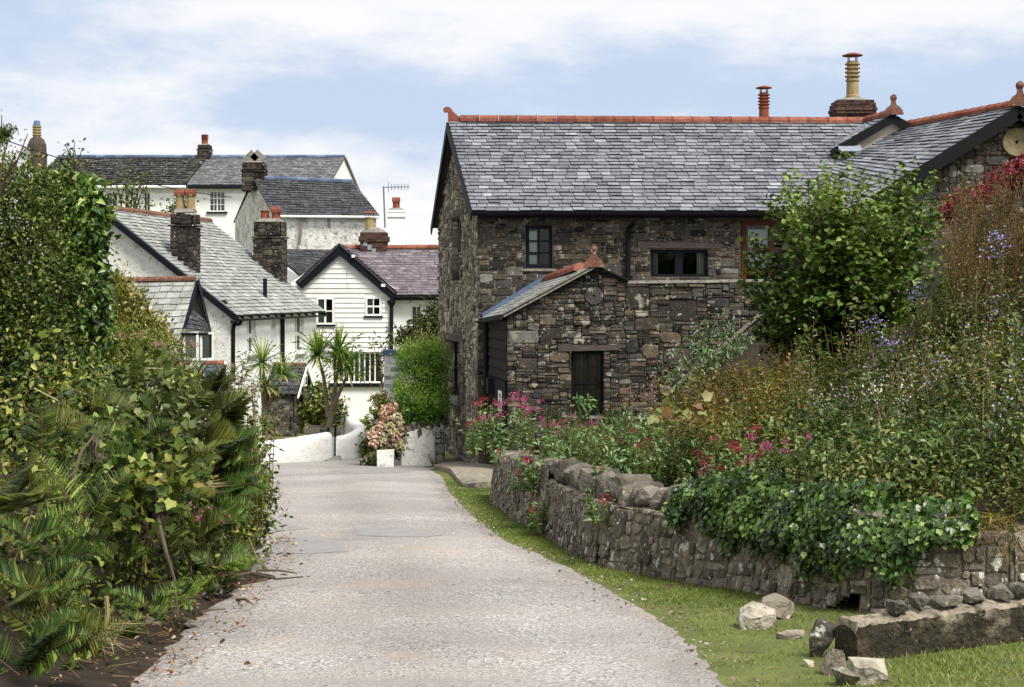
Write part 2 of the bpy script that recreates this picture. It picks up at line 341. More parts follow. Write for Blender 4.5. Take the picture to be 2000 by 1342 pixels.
# ------------------------------------------------------------------ roofs
def slates(mb, A, B, Cc, D, rows, sw, seed=1, pale=.12, under=.05, keep=None, lift=.026, grad=0):
    """A,B eave left/right, C,D ridge right/left. each slate is a slightly proud, slightly skew tile"""
    R = random.Random(seed); A, B, Cc, D = V(A), V(B), V(Cc), V(D)
    n = (B-A).cross(D-A).normalized()
    if n.z < 0: n = -n
    pos = lambda u, v, z=0: (A.lerp(B, u)).lerp(D.lerp(Cc, u), v)+n*z
    q = 8
    for zz in (-.004, -under): mb.add([pos(i/q, j/q, zz) for j in range(q+1) for i in range(q+1)], [(j*(q+1)+i, j*(q+1)+i+1, (j+1)*(q+1)+i+1, (j+1)*(q+1)+i) for j in range(q) for i in range(q)], 0)
    for a, b in (((0, 0), (1, 0)), ((1, 0), (1, 1)), ((1, 1), (0, 1)), ((0, 1), (0, 0))): mb.quad(pos(*a), pos(*b), pos(*b, -under), pos(*a, -under), 0)
    for r in range(rows):
        L = (A.lerp(D, (r+.5)/rows)-B.lerp(Cc, (r+.5)/rows)).length; off = sw*(.5 if r % 2 else 0)+R.uniform(-.1, .1)*sw; u = -off
        while u < L:
            w = sw*R.uniform(.8, 1.2); a, b = max(0, u)/L, min(L, u+w-.014)/L; u += w
            if b-a < .004: continue
            v0, v1 = r/rows, min(1, (r+1.12)/rows)
            if keep and not keep(pos((a+b)/2, (v0+v1)/2)): continue
            e = lift*R.uniform(.7, 1.5); t = R.betavariate(2.6, 2.8)*.6+.05+(R.uniform(.16, .26) if R.random() < pale else 0); j = R.uniform(-.06, .06)/rows
            p = [pos(a, v0+j, e), pos(b, v0+j+R.uniform(-.02, .02)/rows, e*R.uniform(.8, 1.2)), pos(b, v1, .003), pos(a, v1, .003), pos(a, v0+j, .001), pos(b, v0+j, .001)]
            mb.add(p, [(0, 1, 2, 3)], min(1, .12+t)); mb.add(p, [(4, 5, 1, 0), (4, 0, 3), (1, 5, 2)], 0)
def ridge_tiles(mb, A, B, n, r=.12, collar=True, seed=1, drop=.04, k=7):
    R = random.Random(seed); A, B = V(A), V(B); d = (B-A).normalized(); x = d.cross(V((0, 0, 1))).normalized(); z = x.cross(d)
    for i in range(n):
        a, b = A.lerp(B, i/n), A.lerp(B, (i+1)/n); t = R.random()
        vs = []
        for q, (c, rr) in enumerate(((a, r*1.0), (b-d*.012, r*1.0))):
            rr *= 1+R.uniform(-.02, .02)
            for j in range(k): 
                an = math.pi*(-.08+1.16*j/(k-1)); vs.append(c-z*drop+x*rr*math.cos(an)*1.05+z*rr*math.sin(an))
        mb.add(vs, [(j, j+1, k+j+1, k+j) for j in range(k-1)]+[tuple(range(k)), tuple(range(2*k-1, k-1, -1))], t)
        if collar:
            vs = []
            for c, rr in ((b-d*.05, r*1.03), (b-d*.014, r*1.09)):
                for j in range(k): an = math.pi*(-.08+1.16*j/(k-1)); vs.append(c-z*drop+x*rr*math.cos(an)*1.05+z*rr*math.sin(an))
            mb.add(vs, [(j, j+1, k+j+1, k+j) for j in range(k-1)]+[tuple(range(k)), tuple(range(2*k-1, k-1, -1))], max(0, t-.25))
def gutter(mb, A, B, r=.06, t=.5):
    A, B = V(A), V(B); d = (B-A).normalized(); x = d.cross(V((0, 0, 1))).normalized(); k = 7; vs = []
    for rr in (r, r*.82):
        for c in (A, B):
            for j in range(k): an = math.pi+math.pi*j/(k-1); vs.append(c+x*rr*math.cos(an)+V((0, 0, rr*math.sin(an))))
    mb.add(vs, [(j, j+1, k+j+1, k+j) for j in range(k-1)]+[(2*k+j, 3*k+j, 3*k+j+1, 2*k+j+1) for j in range(k-1)]+[(0, k, 3*k, 2*k), (k-1, 3*k-1, 4*k-1, 2*k-1)], t)
def pot(name, c, h, r, m, parent, style='plain', cap=None):
    """chimney pot; returns the part"""
    mb = MB(); pr = [(r*1.12, 0), (r*1.12, h*.06), (r, h*.1)]
    if style == 'louvre':
        pr += [(r*.95, h*.45), (r*1.1, h*.47), (r*1.1, h*.5), (r, h*.52)]
        for i in range(4):
            z = h*(.56+.11*i); pr += [(r*.86, z), (r*1.22, z+h*.025), (r*1.22, z+h*.055), (r*.86, z+h*.075)]
        pr += [(r*.95, h)]
    else: pr += [(r*.9, h*.85), (r*1.1, h*.88), (r*1.1, h*.97), (r, h), (r*.75, h), (r*.75, h*.8)]
    mb.lathe(c, pr); o = mb.build(name, m, parent)
    if cap:
        q = MB(); z = c[2]+h
        if cap == 'hood':
            A, B = V((c[0]-r*1.15, c[1]-.01, z-.0)), V((c[0]+r*1.15, c[1]+.01, z-.0)); ridge_tiles(q, A, B, 1, r*1.05, False, drop=0)
        else:
            q.lathe((c[0], c[1], z+r*.9), [(r*1.65, 0), (r*1.65, .015), (r*.7, r*.45), (.01, r*.55)], 12)
            for k in range(4): an = k*math.pi/2+.4; q.tube([(c[0]+r*.8*math.cos(an), c[1]+r*.8*math.sin(an), z-.03), (c[0]+r*.9*math.cos(an), c[1]+r*.9*math.sin(an), z+r*.95)], .012, 5)
        q.build('cowl', K['terra'] if cap == 'hood' else K['redclay'], o)
    return o
def finial(parent, c, s, d, m, name='finial'):
    """scrolled knob on a half round plate; d = direction it faces"""
    d = V(d).normalized(); x = V((-d.y, d.x, 0)); z = V((0, 0, 1)); c = V(c); mb = MB()
    pr = [(-1, 0), (-.95, .35), (-.6, .8), (-.28, 1.0), (-.2, 1.35), (-.3, 1.6), (-.26, 1.95), (0, 2.12), (.26, 1.95), (.3, 1.6), (.2, 1.35), (.28, 1.0), (.6, .8), (.95, .35), (1, 0)]
    mb.poly([c+x*a*s+z*b*s-d*.05 for a, b in pr], d*.1); mb.lathe(c+z*s*1.72, [(.05*s, -.36*s), (.3*s, -.2*s), (.37*s, 0), (.3*s, .22*s), (.04*s, .38*s)], 10)
    return mb.build(name, m, parent)
# ------------------------------------------------------------------ ground, road, bank
_zy = [-60, -12, 0, 6.6, 36, 44, 50, 60, 75, 140]; _zz = [2.6, 1.3, .52, 0, -2.302, -2.75, -2.95, -3.05, -1.5, 1.0]
zr = lambda y: float(np.interp(y, _zy, _zz))
_ly = [-20, 6.6, 11, 14, 17, 25, 30, 35, 36.4, 38.6, 47]; _lx = [-2.0, -1.63, -1.86, -2.22, -2.72, -3.95, -4.8, -5.6, -4.45, -3.72, -3.5]
_ry = [-20, 4, 6.6, 8.55, 10.3, 12.5, 13.9, 17.3, 22.9, 28.4, 32, 34, 38, 47]; _rx = [1.3, 1.15, .97, .94, .69, .33, .02, -.4, -.88, -1.23, -1.62, -1.95, -2.2, -2.2]
lx = lambda y: float(np.interp(y, _ly, _lx))
rx = lambda y: float(np.interp(y, _ry, _rx))
def zg(x, y):
    z = zr(y); l = lx(y)-.25
    if x < l and y < 40:
        k = min(1, max(0, (34-y)/8)); z += k*min(1.1, .5*(l-x))
    if x > 1 and y < 14: z += .045*min(4, x-1)
    return z
xs = sorted(set([-400, -200, -90, -50, -30]+[round(-20+.5*i, 2) for i in range(34)]+[round(-3+.1*i, 2) for i in range(70)]+[round(4+.5*i, 2) for i in range(22)]+[20, 40, 80, 200, 400]))
ys = sorted(set([-60, -30, -12, -6, -2, 0, 2]+[round(3+.2*i, 2) for i in range(85)]+[20+.5*i for i in range(80)]+[62, 70, 75, 90, 140, 300, 700]))
mb = MB(); n = len(xs)
for y in ys:
    for x in xs: mb.v.append((x, y, zg(x, y)))
for j in range(len(ys)-1):
    for i in range(n-1):
        mb.f.append([j*n+i, j*n+i+1, (j+1)*n+i+1, (j+1)*n+i]); mb.t.append(.5); yc, xc = (ys[j]+ys[j+1])/2, (xs[i]+xs[i+1])/2; mb.m.append(1 if yc < 30 and xc < lx(yc)+.3 else 0)
K['turf'] = mat('short_turf', [C('#4e542e'), C('#646c3a')], 1, (3, .3), (40, .6), [(2.2, .56, .70, C('#6f6a45')), (9, .62, .72, C('#4a4330')), (1.1, .62, .74, C('#574b38'))])
tag(mb.build('ground', [K['turf'], K['soil']], smooth=True, normals=False), kind='structure')

def road_mat():
    m = mat('worn_chip_road', [C('#b3a9a6'), C('#b3a9a6')], .95, None, None, spec=.2)
    N, L = m.node_tree.nodes, m.node_tree.links
    pb = [q for q in N if q.type == 'BSDF_PRINCIPLED'][0]; tc = [q for q in N if q.type == 'TEX_COORD'][0]; vec = tc.outputs['Object']
    def vor(sc):
        q = N.new('ShaderNodeTexVoronoi'); q.inputs['Scale'].default_value = sc; L.new(vec, q.inputs[0]); return q
    def ramp(x, stops, const=False):
        q = N.new('ShaderNodeValToRGB'); e = q.color_ramp.elements
        while len(e) < len(stops): e.new(1)
        for i, (p, c) in enumerate(stops): e[i].position = p; e[i].color = c
        if const: q.color_ramp.interpolation = 'CONSTANT'
        L.new(x, q.inputs[0]); return q.outputs[0]
    def noi(sc, det=5):
        q = N.new('ShaderNodeTexNoise'); q.inputs['Scale'].default_value = sc; q.inputs['Detail'].default_value = det; L.new(vec, q.inputs[0]); return q.outputs['Fac']
    def mix(f, a, b, mode='MIX'):
        q = N.new('ShaderNodeMix'); q.data_type = 'RGBA'; q.blend_type = mode
        for x, i in ((f, 0), (a, 6), (b, 7)):
            if hasattr(x, 'links'): L.new(x, q.inputs[i])
            else: q.inputs[i].default_value = x
        return q.outputs[2]
    v = vor(85); v2 = vor(190); sep = N.new('ShaderNodeSeparateColor'); L.new(v.outputs['Color'], sep.inputs[0]); sep2 = N.new('ShaderNodeSeparateColor'); L.new(v2.outputs['Color'], sep2.inputs[0])
    chips = ramp(sep.outputs[0], [(0, C('#3f3d3b')), (.07, C('#767170')), (.3, C('#9c9893')), (.6, C('#aca7a2')), (.88, C('#cfcac4'))], True)
    fine = ramp(sep2.outputs[1], [(0, C('#5c5853')), (.15, C('#97928c')), (.5, C('#a8a29b')), (.85, C('#c3bdb5'))], True)
    col = mix(ramp(noi(2.2), [(.42, (.25,)*3+(1,)), (.6, (.8,)*3+(1,))]), fine, chips)
    col = mix(ramp(noi(.55, 6), [(.40, (0, 0, 0, 1)), (.62, (1, 1, 1, 1))]), mix(1.0, col, (.78, .77, .78, 1), 'MULTIPLY'), col)
    mpn = N.new('ShaderNodeMapping'); mpn.inputs['Scale'].default_value = (.35, 2.2, 1); L.new(vec, mpn.inputs[0])
    q = N.new('ShaderNodeTexNoise'); q.inputs['Scale'].default_value = 1.1; q.inputs['Detail'].default_value = 5; L.new(mpn.outputs[0], q.inputs[0])
    col = mix(ramp(q.outputs['Fac'], [(.52, (0, 0, 0, 1)), (.7, (.55,)*3+(1,))]), col, C('#8a867f'))
    col = mix(ramp(noi(1.3, 4), [(.6, (0, 0, 0, 1)), (.75, (.5,)*3+(1,))]), col, C('#a8967e'))
    at = N.new('ShaderNodeAttribute'); at.attribute_name = 'across'; ad = N.new('ShaderNodeMath'); ad.operation = 'MULTIPLY_ADD'; L.new(noi(1.7, 4), ad.inputs[0]); ad.inputs[1].default_value = .16; L.new(at.outputs['Fac'], ad.inputs[2])   # worn wheel tracks, dirt along the edges
    tr = ramp(ad.outputs[0], [(0, (.9,)*3+(1,)), (.10, (.5,)*3+(1,)), (.17, (.12,)*3+(1,)), (.33, (0,)*3+(1,)), (.56, (.42,)*3+(1,)), (.78, (0,)*3+(1,)), (.97, (.1,)*3+(1,)), (1, (.5,)*3+(1,))])
    col = mix(tr, col, mix(1.0, col, (.66, .64, .62, 1), 'MULTIPLY'))
    col = mix(ramp(noi(.9, 7), [(.60, (0, 0, 0, 1)), (.66, (.35,)*3+(1,))]), col, mix(1.0, col, (.72, .71, .71, 1), 'MULTIPLY'))
    L.new(col, pb.inputs['Base Color'])
    b = N.new('ShaderNodeBump'); b.inputs['Strength'].default_value = .4; b.inputs['Distance'].default_value = .01
    L.new(v.outputs['Distance'], b.inputs['Height']); L.new(b.outputs[0], pb.inputs['Normal']); return m
K['road'] = road_mat()
def strip(name, ya, yb, L_, R_, lift, m, step=.12, cols=24, edge=.05, seed=3):
    R = random.Random(seed); mb = MB(); N_ = int((yb-ya)/step); w = cols+1; jl = jr = 0
    for j in range(N_+1):
        y = ya+(yb-ya)*j/N_; jl = jl*.55+R.uniform(-edge, edge); jr = jr*.55+R.uniform(-edge, edge)
        a, b = L_(y)+jl, R_(y)+jr
        for i in range(w):
            k = i/cols; x = L_(y)+(R_(y)-L_(y))*k+(jl if i == 0 else jr if i == cols else 0); cam = .035*math.sin(math.pi*k)
            mb.v.append((x, y, zr(y)+lift+cam+(.0 if 0 < i < cols else -.03)))
    for j in range(N_):
        for i in range(cols): mb.f.append([j*w+i, j*w+i+1, (j+1)*w+i+1, (j+1)*w+i]); mb.t.append(.5); mb.m.append(0)
    o = mb.build(name, m, smooth=True, normals=False); o.data.attributes.new('across', 'FLOAT', 'POINT').data.foreach_set('value', [i/cols for j in range(N_+1) for i in range(w)])
    return tag(o, kind='structure')
strip('road', -6, 46, lambda y: lx(y)-.1, rx, .012, K['road'])
road_z = lambda x, y: zr(y)+.012+.035*math.sin(math.pi*min(1, max(0, (x-lx(y)+.1)/(rx(y)-lx(y)+.1))))
K['patch'] = mat('smooth_tarmac', [C('#868481'), C('#868481')], .85, (5, .12), (120, .3), [(60, .64, .7, C('#b3adab'))])
def gpt(px, py, f=road_z):
    """where a photo pixel meets the road surface"""
    y = 15.0
    for _ in range(60):
        x = (px-CX)*y/F; zz = f(x, y); y += (F*(HC-zz)/(py-HY)-y)*.5
    return V(((px-CX)*y/F, y, f((px-CX)*y/F, y)))
def road_patch(pix, lift=.0025, m=None, name='road_patch'):
    bm = bmesh.new(); vs = [bm.verts.new(gpt(*p)) for p in pix]; bm.faces.new(vs)
    bmesh.ops.triangulate(bm, faces=bm.faces)
    for _ in range(3): bmesh.ops.subdivide_edges(bm, edges=bm.edges[:], cuts=1, use_grid_fill=True)
    for v in bm.verts: v.co.z = road_z(v.co.x, v.co.y)+lift
    me = bpy.data.meshes.new(name); bm.normal_update()
    for f in bm.faces:
        if f.normal.z < 0: f.normal_flip()
    bm.to_mesh(me); bm.free(); me.materials.append(m or K['patch']); return tag(link(name, me), kind='structure')
road_patch([(692, 1030), (700, 1046), (760, 1049), (838, 1049), (872, 1044), (820, 1036), (760, 1031)])
road_patch([(500, 1052), (520, 1049), (640, 1051), (668, 1062), (679, 1078), (600, 1082), (490, 1080)])
road_patch([(520, 1022), (560, 1024), (606, 1033), (560, 1037), (500, 1036)])
road_patch([(640, 919), (720, 915), (860, 914), (800, 922), (700, 926)])

# the bank behind the field wall: thin-plate surface through measured heights
WALL = [(-.20, 21.4), (-.16, 19.7), (.05, 17.6), (.40, 14.8), (.62, 12.5), (.78, 11.7), (1.11, 11.0), (1.525, 10.15), (1.74, 9.6), (1.86, 9.1), (2.05, 8.7), (2.4, 8.5), (2.85, 8.45), (4.2, 8.6), (6.0, 8.9)]
WTOP = [-.56, -.42, -.2, .03, .18, .24, .26, .30, .35, .39, .41, .41, .40, .42, .46]
_cp = np.array([(-.1, 20.8, -.62), (.2, 17.8, -.33), (.6, 15, -.1), (.85, 12.8, .06), (1.3, 11.4, .14), (1.85, 10.1, .24), (2.3, 9.2, .31), (3.3, 9.0, .34), (4.6, 9.1, .38), (6, 9.4, .45),
    (.45, 27, -.85), (2.25, 27, -.3), (3.0, 28, -.1), (4.5, 28, 1.25), (4.3, 20, .35), (2.4, 16, .38), (3.03, 13, .42), (3.9, 13, .68), (4.75, 15, 1.15), (5.6, 18, 2.0), (6.5, 14, 1.7),
    (7.2, 22, 2.5), (8.5, 16, 2.7), (7, 28, 2.4), (10, 12, 2.2), (-.1, 24, -1.2), (.2, 29, -1.4), (12, 24, 3.3), (14, 14, 3.2)])
def _tps():
    X = _cp[:, :2]; n = len(X); d = np.linalg.norm(X[:, None]-X[None], axis=2); Kk = np.where(d > 0, d*d*np.log(d+1e-12), 0)+np.eye(n)*.05
    Pm = np.c_[np.ones(n), X]; A = np.block([[Kk, Pm], [Pm.T, np.zeros((3, 3))]]); return np.linalg.solve(A, np.r_[_cp[:, 2], 0, 0, 0])
_w = _tps()
def zb(x, y):
    x = np.atleast_1d(np.asarray(x, float)); y = np.atleast_1d(np.asarray(y, float))
    d = np.sqrt((x[:, None]-_cp[None, :, 0])**2+(y[:, None]-_cp[None, :, 1])**2); Kk = np.where(d > 0, d*d*np.log(d+1e-12), 0)
    return Kk @ _w[:-3]+_w[-3]+_w[-2]*x+_w[-1]*y
zb1 = lambda x, y: float(zb(x, y)[0])
def wall_pt(s):
    """point and height of the wall line at arc length s"""
    a = 0
    for i in range(len(WALL)-1):
        p, q = V(WALL[i]), V(WALL[i+1]); L = (q-p).length
        if s <= a+L or i == len(WALL)-2:
            k = (s-a)/L; return p.lerp(q, k), (q-p).normalized(), WTOP[i]*(1-k)+WTOP[i+1]*k
        a += L
WLEN = sum((V(WALL[i+1])-V(WALL[i])).length for i in range(len(WALL)-1))
# wall line resampled and smoothed so that it curves instead of kinking
_ns = 400; _pp = np.array([list(wall_pt(WLEN*i/_ns)[0])+[wall_pt(WLEN*i/_ns)[2]] for i in range(_ns+1)])
for _ in range(60): _pp[1:-1] = (_pp[:-2]+2*_pp[1:-1]+_pp[2:])/4
_sl = np.r_[0, np.cumsum(np.linalg.norm(np.diff(_pp[:, :2], axis=0), axis=1))]; WLEN = float(_sl[-1])
def wline(s):
    x, y, z = (float(np.interp(s, _sl, _pp[:, k])) for k in range(3)); e = .12
    dx, dy = (float(np.interp(min(WLEN, s+e), _sl, _pp[:, k])-np.interp(max(0, s-e), _sl, _pp[:, k])) for k in (0, 1)); L = math.hypot(dx, dy)
    return x, y, z, dx/L, dy/L
def s_at(px):
    """arc length where the wall shows at photo column px"""
    c = (_pp[:, 0])*F/_pp[:, 1]+CX; return float(np.interp(px, c, _sl))
mb = MB(); rows = []
for i in range(101):
    x, y, z, dx, dy = wline(WLEN*i/100); r = []
    for j in range(26):
        k = (j/25)**1.6*15; ox, oy = (-dy*.25+.6*j/25, dx*.25+.9*j/25) if False else (-dy, dx)
        bx, by = x+ox*.2, y+oy*.2
        tx, ty = (9+4*(i/100-.5), 31-8*i/100)
        u = (j/25)**1.5; qx, qy = bx+(tx-bx)*u, by+(ty-by)*u
        if i < 40: qx = min(qx, bx+(9-bx)*u)
        r.append(len(mb.v)); mb.v.append((qx, qy, zb1(qx, qy)))
    rows.append(r)
for a, b in zip(rows, rows[1:]):
    for j in range(25): mb.f.append([a[j], b[j], b[j+1], a[j+1]]); mb.t.append(.5); mb.m.append(0)
tag(mb.build('earth_bank_terrain', K['soil'], smooth=True), kind='structure')
# ------------------------------------------------------------------ the stone barn
barn = thing('stone_barn', 'long two storey rubble stone barn with grey slate roof and orange ridge tiles', 'barn', (-.69, 32, -2))
G0 = V((-.69, 32, 0)); GD = V((-1.11, 6, 0)).normalized(); GN = V((-GD.y, GD.x, 0)); ZB, ZE, ZRG = -2.1, 3.34, 5.55
gm = frame_map(G0, GD, GN); fmp = frame_map((0, 32, 0), (1, 0, 0), (0, -1, 0))
def rects(*hs): return lambda u, v: any(a <= u <= b and c <= v <= d for a, c, b, d in hs)
# front
h1 = (.268, 2.18, .855, 3.09); h2 = (2.88, 2.0, 4.09, 2.585); h3 = (4.78, 1.5, 6.0, 3.2)
op = rects(h1, h2, h3); mb = MB()
big = [((px-1000)*32/3000, 1.7+(570-py)*32/3000, w*32/3000, h*32/3000) for px, py, w, h in ((937, 470, 30, 30), (985, 480, 38, 14), (962, 488, 60, 9), (1086, 473, 38, 16), (1088, 505, 60, 11), (1115, 540, 46, 30), (1165, 545, 50, 30), (990, 540, 34, 20), (937, 550, 28, 18), (1240, 470, 40, 14), (1318, 465, 26, 34), (1242, 512, 26, 12), (1130, 485, 26, 24), (1145, 462, 36, 16), (1350, 460, 30, 14), (940, 590, 24, 18), (960, 575, 40, 14), (1400, 500, 30, 12), (1395, 520, 40, 10))]
rubble(mb, fmp, -.72, ZB, 10.4, ZE, lambda u, v: not op(u, v), big=big, seed=4, hide=lambda u, v: (u > .3 and v < 1.2) or u > 6.2 or (u > -.1 and v < .9), prot=(.012, .038), wr=(3, 11), hr=(1, 4), rnd_=(.06, .26))
for h in (h1, h2, h3): reveal(mb, fmp, h, .14, 1)
mb.build('wall', [K['stone'], K['mortar']], barn)
# gable end
g1 = (2.2, 1.95, 3.85, 3.38); g2 = (2.6, -.76, 4.85, .56); g3 = (1.6, -1.95, 2.2, .62); op2 = rects(g1, g2, g3)
gp = in_poly([(0, ZB), (6.1, ZB), (6.1, ZE), (3.05, ZRG-.06), (0, ZE)]); mb = MB()
rubble(mb, gm, 0, ZB, 6.1, ZRG, lambda u, v: gp(u, v) and not op2(u, v), cu=.06, cv=.035, wr=(2, 6), hr=(2, 4), seed=9, tall=.22, prot=(.015, .06))
for h in (g1, g2, g3):
    a, c, b, d = h; q = frame_map(gm(b, 0, 0), -GN, -GD)
    JD = .12 if a < 2 else .21; rubble(mb, q, 0, c, JD, d, lambda u, v: True, cu=.05, cv=.035, wr=(3, 7), hr=(3, 6), seed=int(a*10))
    reveal(mb, lambda u, v, dd=0: gm(u, v, dd-.004), (a, c, b+.01, d), JD, 1)
mb.build('wall', [K['gstone'], K['mortar']], barn)
mb = MB(); mb.quad(fmp(10.4, ZB), V((10.4, 38, ZB)), V((10.4, 38, ZE)), fmp(10.4, ZE)); b0 = gm(6.1, 0); mb.quad((b0.x, b0.y, ZB), (10.4, b0.y, ZB), (10.4, b0.y, ZE), (b0.x, b0.y, ZE)); mb.build('rear_wall', [K['stone']], barn)
# lintels and slab sill of the gable openings
for (a, c, b, d) in (g1, g2):
    mb = MB()
    for k in range(1):
        mb.hexa([gm(a-.3, d+.01+.17*k, 0), gm(b+.3, d+.01+.17*k, 0), gm(b+.28, d+.01+.17*k, .055), gm(a-.28, d+.02+.17*k, .05), gm(a-.3, d+.17+.17*k, 0), gm(b+.3, d+.17+.17*k, 0), gm(b+.25, d+.17+.17*k, .05), gm(a-.3, d+.16+.17*k, .06)])
    mb.build('lintel', K['lintel'], barn)
mb = MB(); mb.hexa([gm(g3[0]-.15, g3[3]+.01, 0), gm(g3[2]+.15, g3[3]+.01, 0), gm(g3[2]+.15, g3[3]+.01, .06), gm(g3[0]-.15, g3[3]+.01, .06), gm(g3[0]-.15, g3[3]+.15, 0), gm(g3[2]+.15, g3[3]+.15, 0), gm(g3[2]+.1, g3[3]+.15, .05), gm(g3[0]-.1, g3[3]+.15, .05)])
mb.build('lintel', K['lintel'], barn)
for h, lab in ((g1, 'tall slit window in the barn gable'), (g2, 'deep set ground floor window in the barn gable')):
    window(barn, gm, h, K['bluebk'], .2, .07, 2, 2, .04, (.12, .10, .09) if h is g2 else None, sm=K['concrete'])
mb = MB(); a, c, b, d = g3; mb.quad(gm(a, c, -.14), gm(b, c, -.14), gm(b, d, -.14), gm(a, d, -.14)); mb.build('door', K['timber'], barn)
# front windows
window(barn, fmp, h1, K['bluebk'], .05, .085, 2, 3, .035, (.08, .05, .05), blinds=[(0.02, .36, .40, .95), (.02, .02, .40, .27)], sm=K['concrete'])
window(barn, fmp, h2, K['bluebk'], .08, .07, 2, 1, .09, None, curtain=(K['curtain'], (0, .10), (.86, 1)), sashes='v')
window(barn, fmp, h3, K['brownwood'], .09, .12, 2, 3, .06, None, name='garden_door', blinds=[(.04, .4, .46, .95)])
mb = MB(); mb.hexa([fmp(2.62, 2.59, -.02), fmp(4.34, 2.59, -.02), fmp(4.34, 2.60, .05), fmp(2.62, 2.62, .05), fmp(2.62, 2.77, -.02), fmp(4.38, 2.72, -.02), fmp(4.38, 2.70, .05), fmp(2.62, 2.76, .05)]); mb.build('lintel', K['lintel'], barn)
# roof
eL = V((-.66-.02, 31.68, 3.36)); rL = V((-1.30, 35, ZRG+.04)); eR = V((9.6, 31.68, 3.36)); rR = V((9.2, 35, ZRG+.04)); bL = gm(6.35, 3.2)+GN*.05; bL.z = 3.32
eL = eL+GN*.14; rL = rL+GN*.16; bL = bL+GN*.10
mb = MB(); slates(mb, eL, eR, rR, rL, 27, .255, 5, .10); mb.build('roof', K['slate'], barn, normals=False)
mb = MB(); slates(mb, V((9.6, 38.3, 3.32)), bL, rL, rR, 20, .5, 6, .1); mb.build('roof', K['slate'], barn, normals=False)
mb = MB(); ridge_tiles(mb, rL+V((.28, 0, .05)), P(1692, 238, 35)+V((0, 0, .02)), 21, .125, True, 3); mb.build('ridge', K['terra'], barn)
mb = MB()   # scroll end tile
pr = [(-.02, -.12), (.42, -.1), (.42, .08), (.28, .12), (.14, .24), (.08, .34), (-.02, .40), (-.12, .39), (-.17, .33), (-.16, .25), (-.10, .22), (-.05, .25), (-.03, .18)]
mb.poly([rL+V((.02, 0, .02))+V((x*.75, .05, z*.75)) for x, z in pr], (0, -.1, 0)); mb.build('finial', K['terra'], barn)
mb = MB()
mb.bar(eL+GN*.02-V((0, 0, .12)), rL+GN*.02-V((0, 0, .12)), .03, .2); mb.build('bargeboard', K['black'], barn); mb = MB(); mb.bar(bL+GN*.02-V((0, 0, .12)), rL+GN*.02-V((0, 0, .12)), .03, .2); mb.build('bargeboard', K['black'], barn)
mb = MB(); gutter(mb, eL+V((-.02, -.05, -.03)), eR+V((0, -.05, -.03)), .065); mb.build('gutter', K['black'], barn)
mb = MB(); mb.box((-.66, 31.72, 3.22), (10, 0, 0), (0, .03, 0), (0, 0, .13)); mb.box((-.66, 31.76, 3.25), (10, 0, 0), (0, .25, 0), (0, 0, .02)); mb.build('fascia', K['black'], barn)
mb = MB(); mb.tube([P(1240, 424, 31.64), P(1240, 434, 31.66), P(1228, 446, 31.9), P(1227, 470, 31.9), P(1227, 560, 31.9)], .05, 8)
for py in (450, 500, 540): mb.tube([P(1227, py, 31.9), P(1227, py+6, 31.9)], .062, 8)
mb.build('downpipe', K['black'], barn)
# chimneys on the barn
o = pot('flue_pot', P(1492, 238, 35.05), .66, .115, K['redclay'], barn, 'louvre', 'cap')
cb = P(1665, 250, 36.6); mb = MB(); stone_stack(mb, cb+V((0, 0, -.3)), (1, .0, 0), .86, .7, .62, 3, brick=True)
for i, (w, z, h) in enumerate(((.93, .30, .075), (.98, .375, .075), (.93, .45, .11), (.86, .56, .07))): stone_stack(mb, cb+V((0, 0, z)), (1, 0, 0), w, w-.16, h, 20+i, brick=True)
ch = mb.build('chimney', [K['brick'], K['dmortar']], barn)
mb = MB(); mb.lathe(cb+V((0, 0, .625)), [(.44, 0), (.40, .04), (.25, .08), (.16, .1)], 12, sy=.8); mb.build('mortar_cap', K['concrete'], ch)
pot('chimney_pot', cb+V((0, 0, .70)), .88, .15, K['buff'], ch, 'louvre', 'cap')
# gablet
gF = P(1742, 225, 33.6); gB = P(1690, 240, 35.0); gl = P(1622, 293, 33.6); gB.z = gF.z = ZRG+.03; sl = gl-gF
n_ = 9; mb = MB(); slates(mb, gl+V((0, -.1, 0)), V((gB.x-.04, 35.0, gB.z-.05)), gB, gF+V((0, -.1, 0)), n_, .25, 8); gr = mb.build('dormer_roof', K['slate'], barn, normals=False)
mb = MB(); rr = V((-sl.x, 0, sl.z)); slates(mb, V((gB.x+.04, 35, gB.z-.05)), gF+rr*1.0+V((0, -.1, 0)), gF+V((0, -.1, 0)), gB, n_, .25, 9); mb.build('dormer_roof', K['slate'], barn, normals=False)
mb = MB(); mb.bar(gl+V((0, -.1, -.10)), gF+V((0, -.1, -.10)), .05, .17); mb.build('bargeboard', K['black'], barn); mb = MB(); mb.bar(gF+rr+V((0, -.1, -.10)), gF+V((0, -.1, -.10)), .05, .17); mb.build('bargeboard', K['black'], barn)
mb = MB(); mb.poly([gl+V((.1, .05, -.12)), gF+V((0, .05, -.14)), gF+rr+V((-.1, .05, -.12))], (0, .1, 0)); mb.build('dormer_wall', K['cream'], barn)
mb = MB(); ridge_tiles(mb, gB+V((0, .1, .04)), gF+V((0, .1, .04)), 4, .125, True, 4); mb.build('ridge', K['terra'], barn); finial(barn, gF+V((.0, -.14, -.02)), .21, (-.1, -1, 0), K['terradk'])
mb = MB(); q0 = P(1640, 297, 33.3); mb.hexa([q0, q0+V((.5, 0, 0)), q0+V((.5, .25, .17)), q0+V((0, .25, .17)), q0+V((0, -.01, .02)), q0+V((.5, -.01, .02)), q0+V((.5, .24, .19)), q0+V((0, .24, .19))]); mb.build('lead_apron', K['lead'], barn)
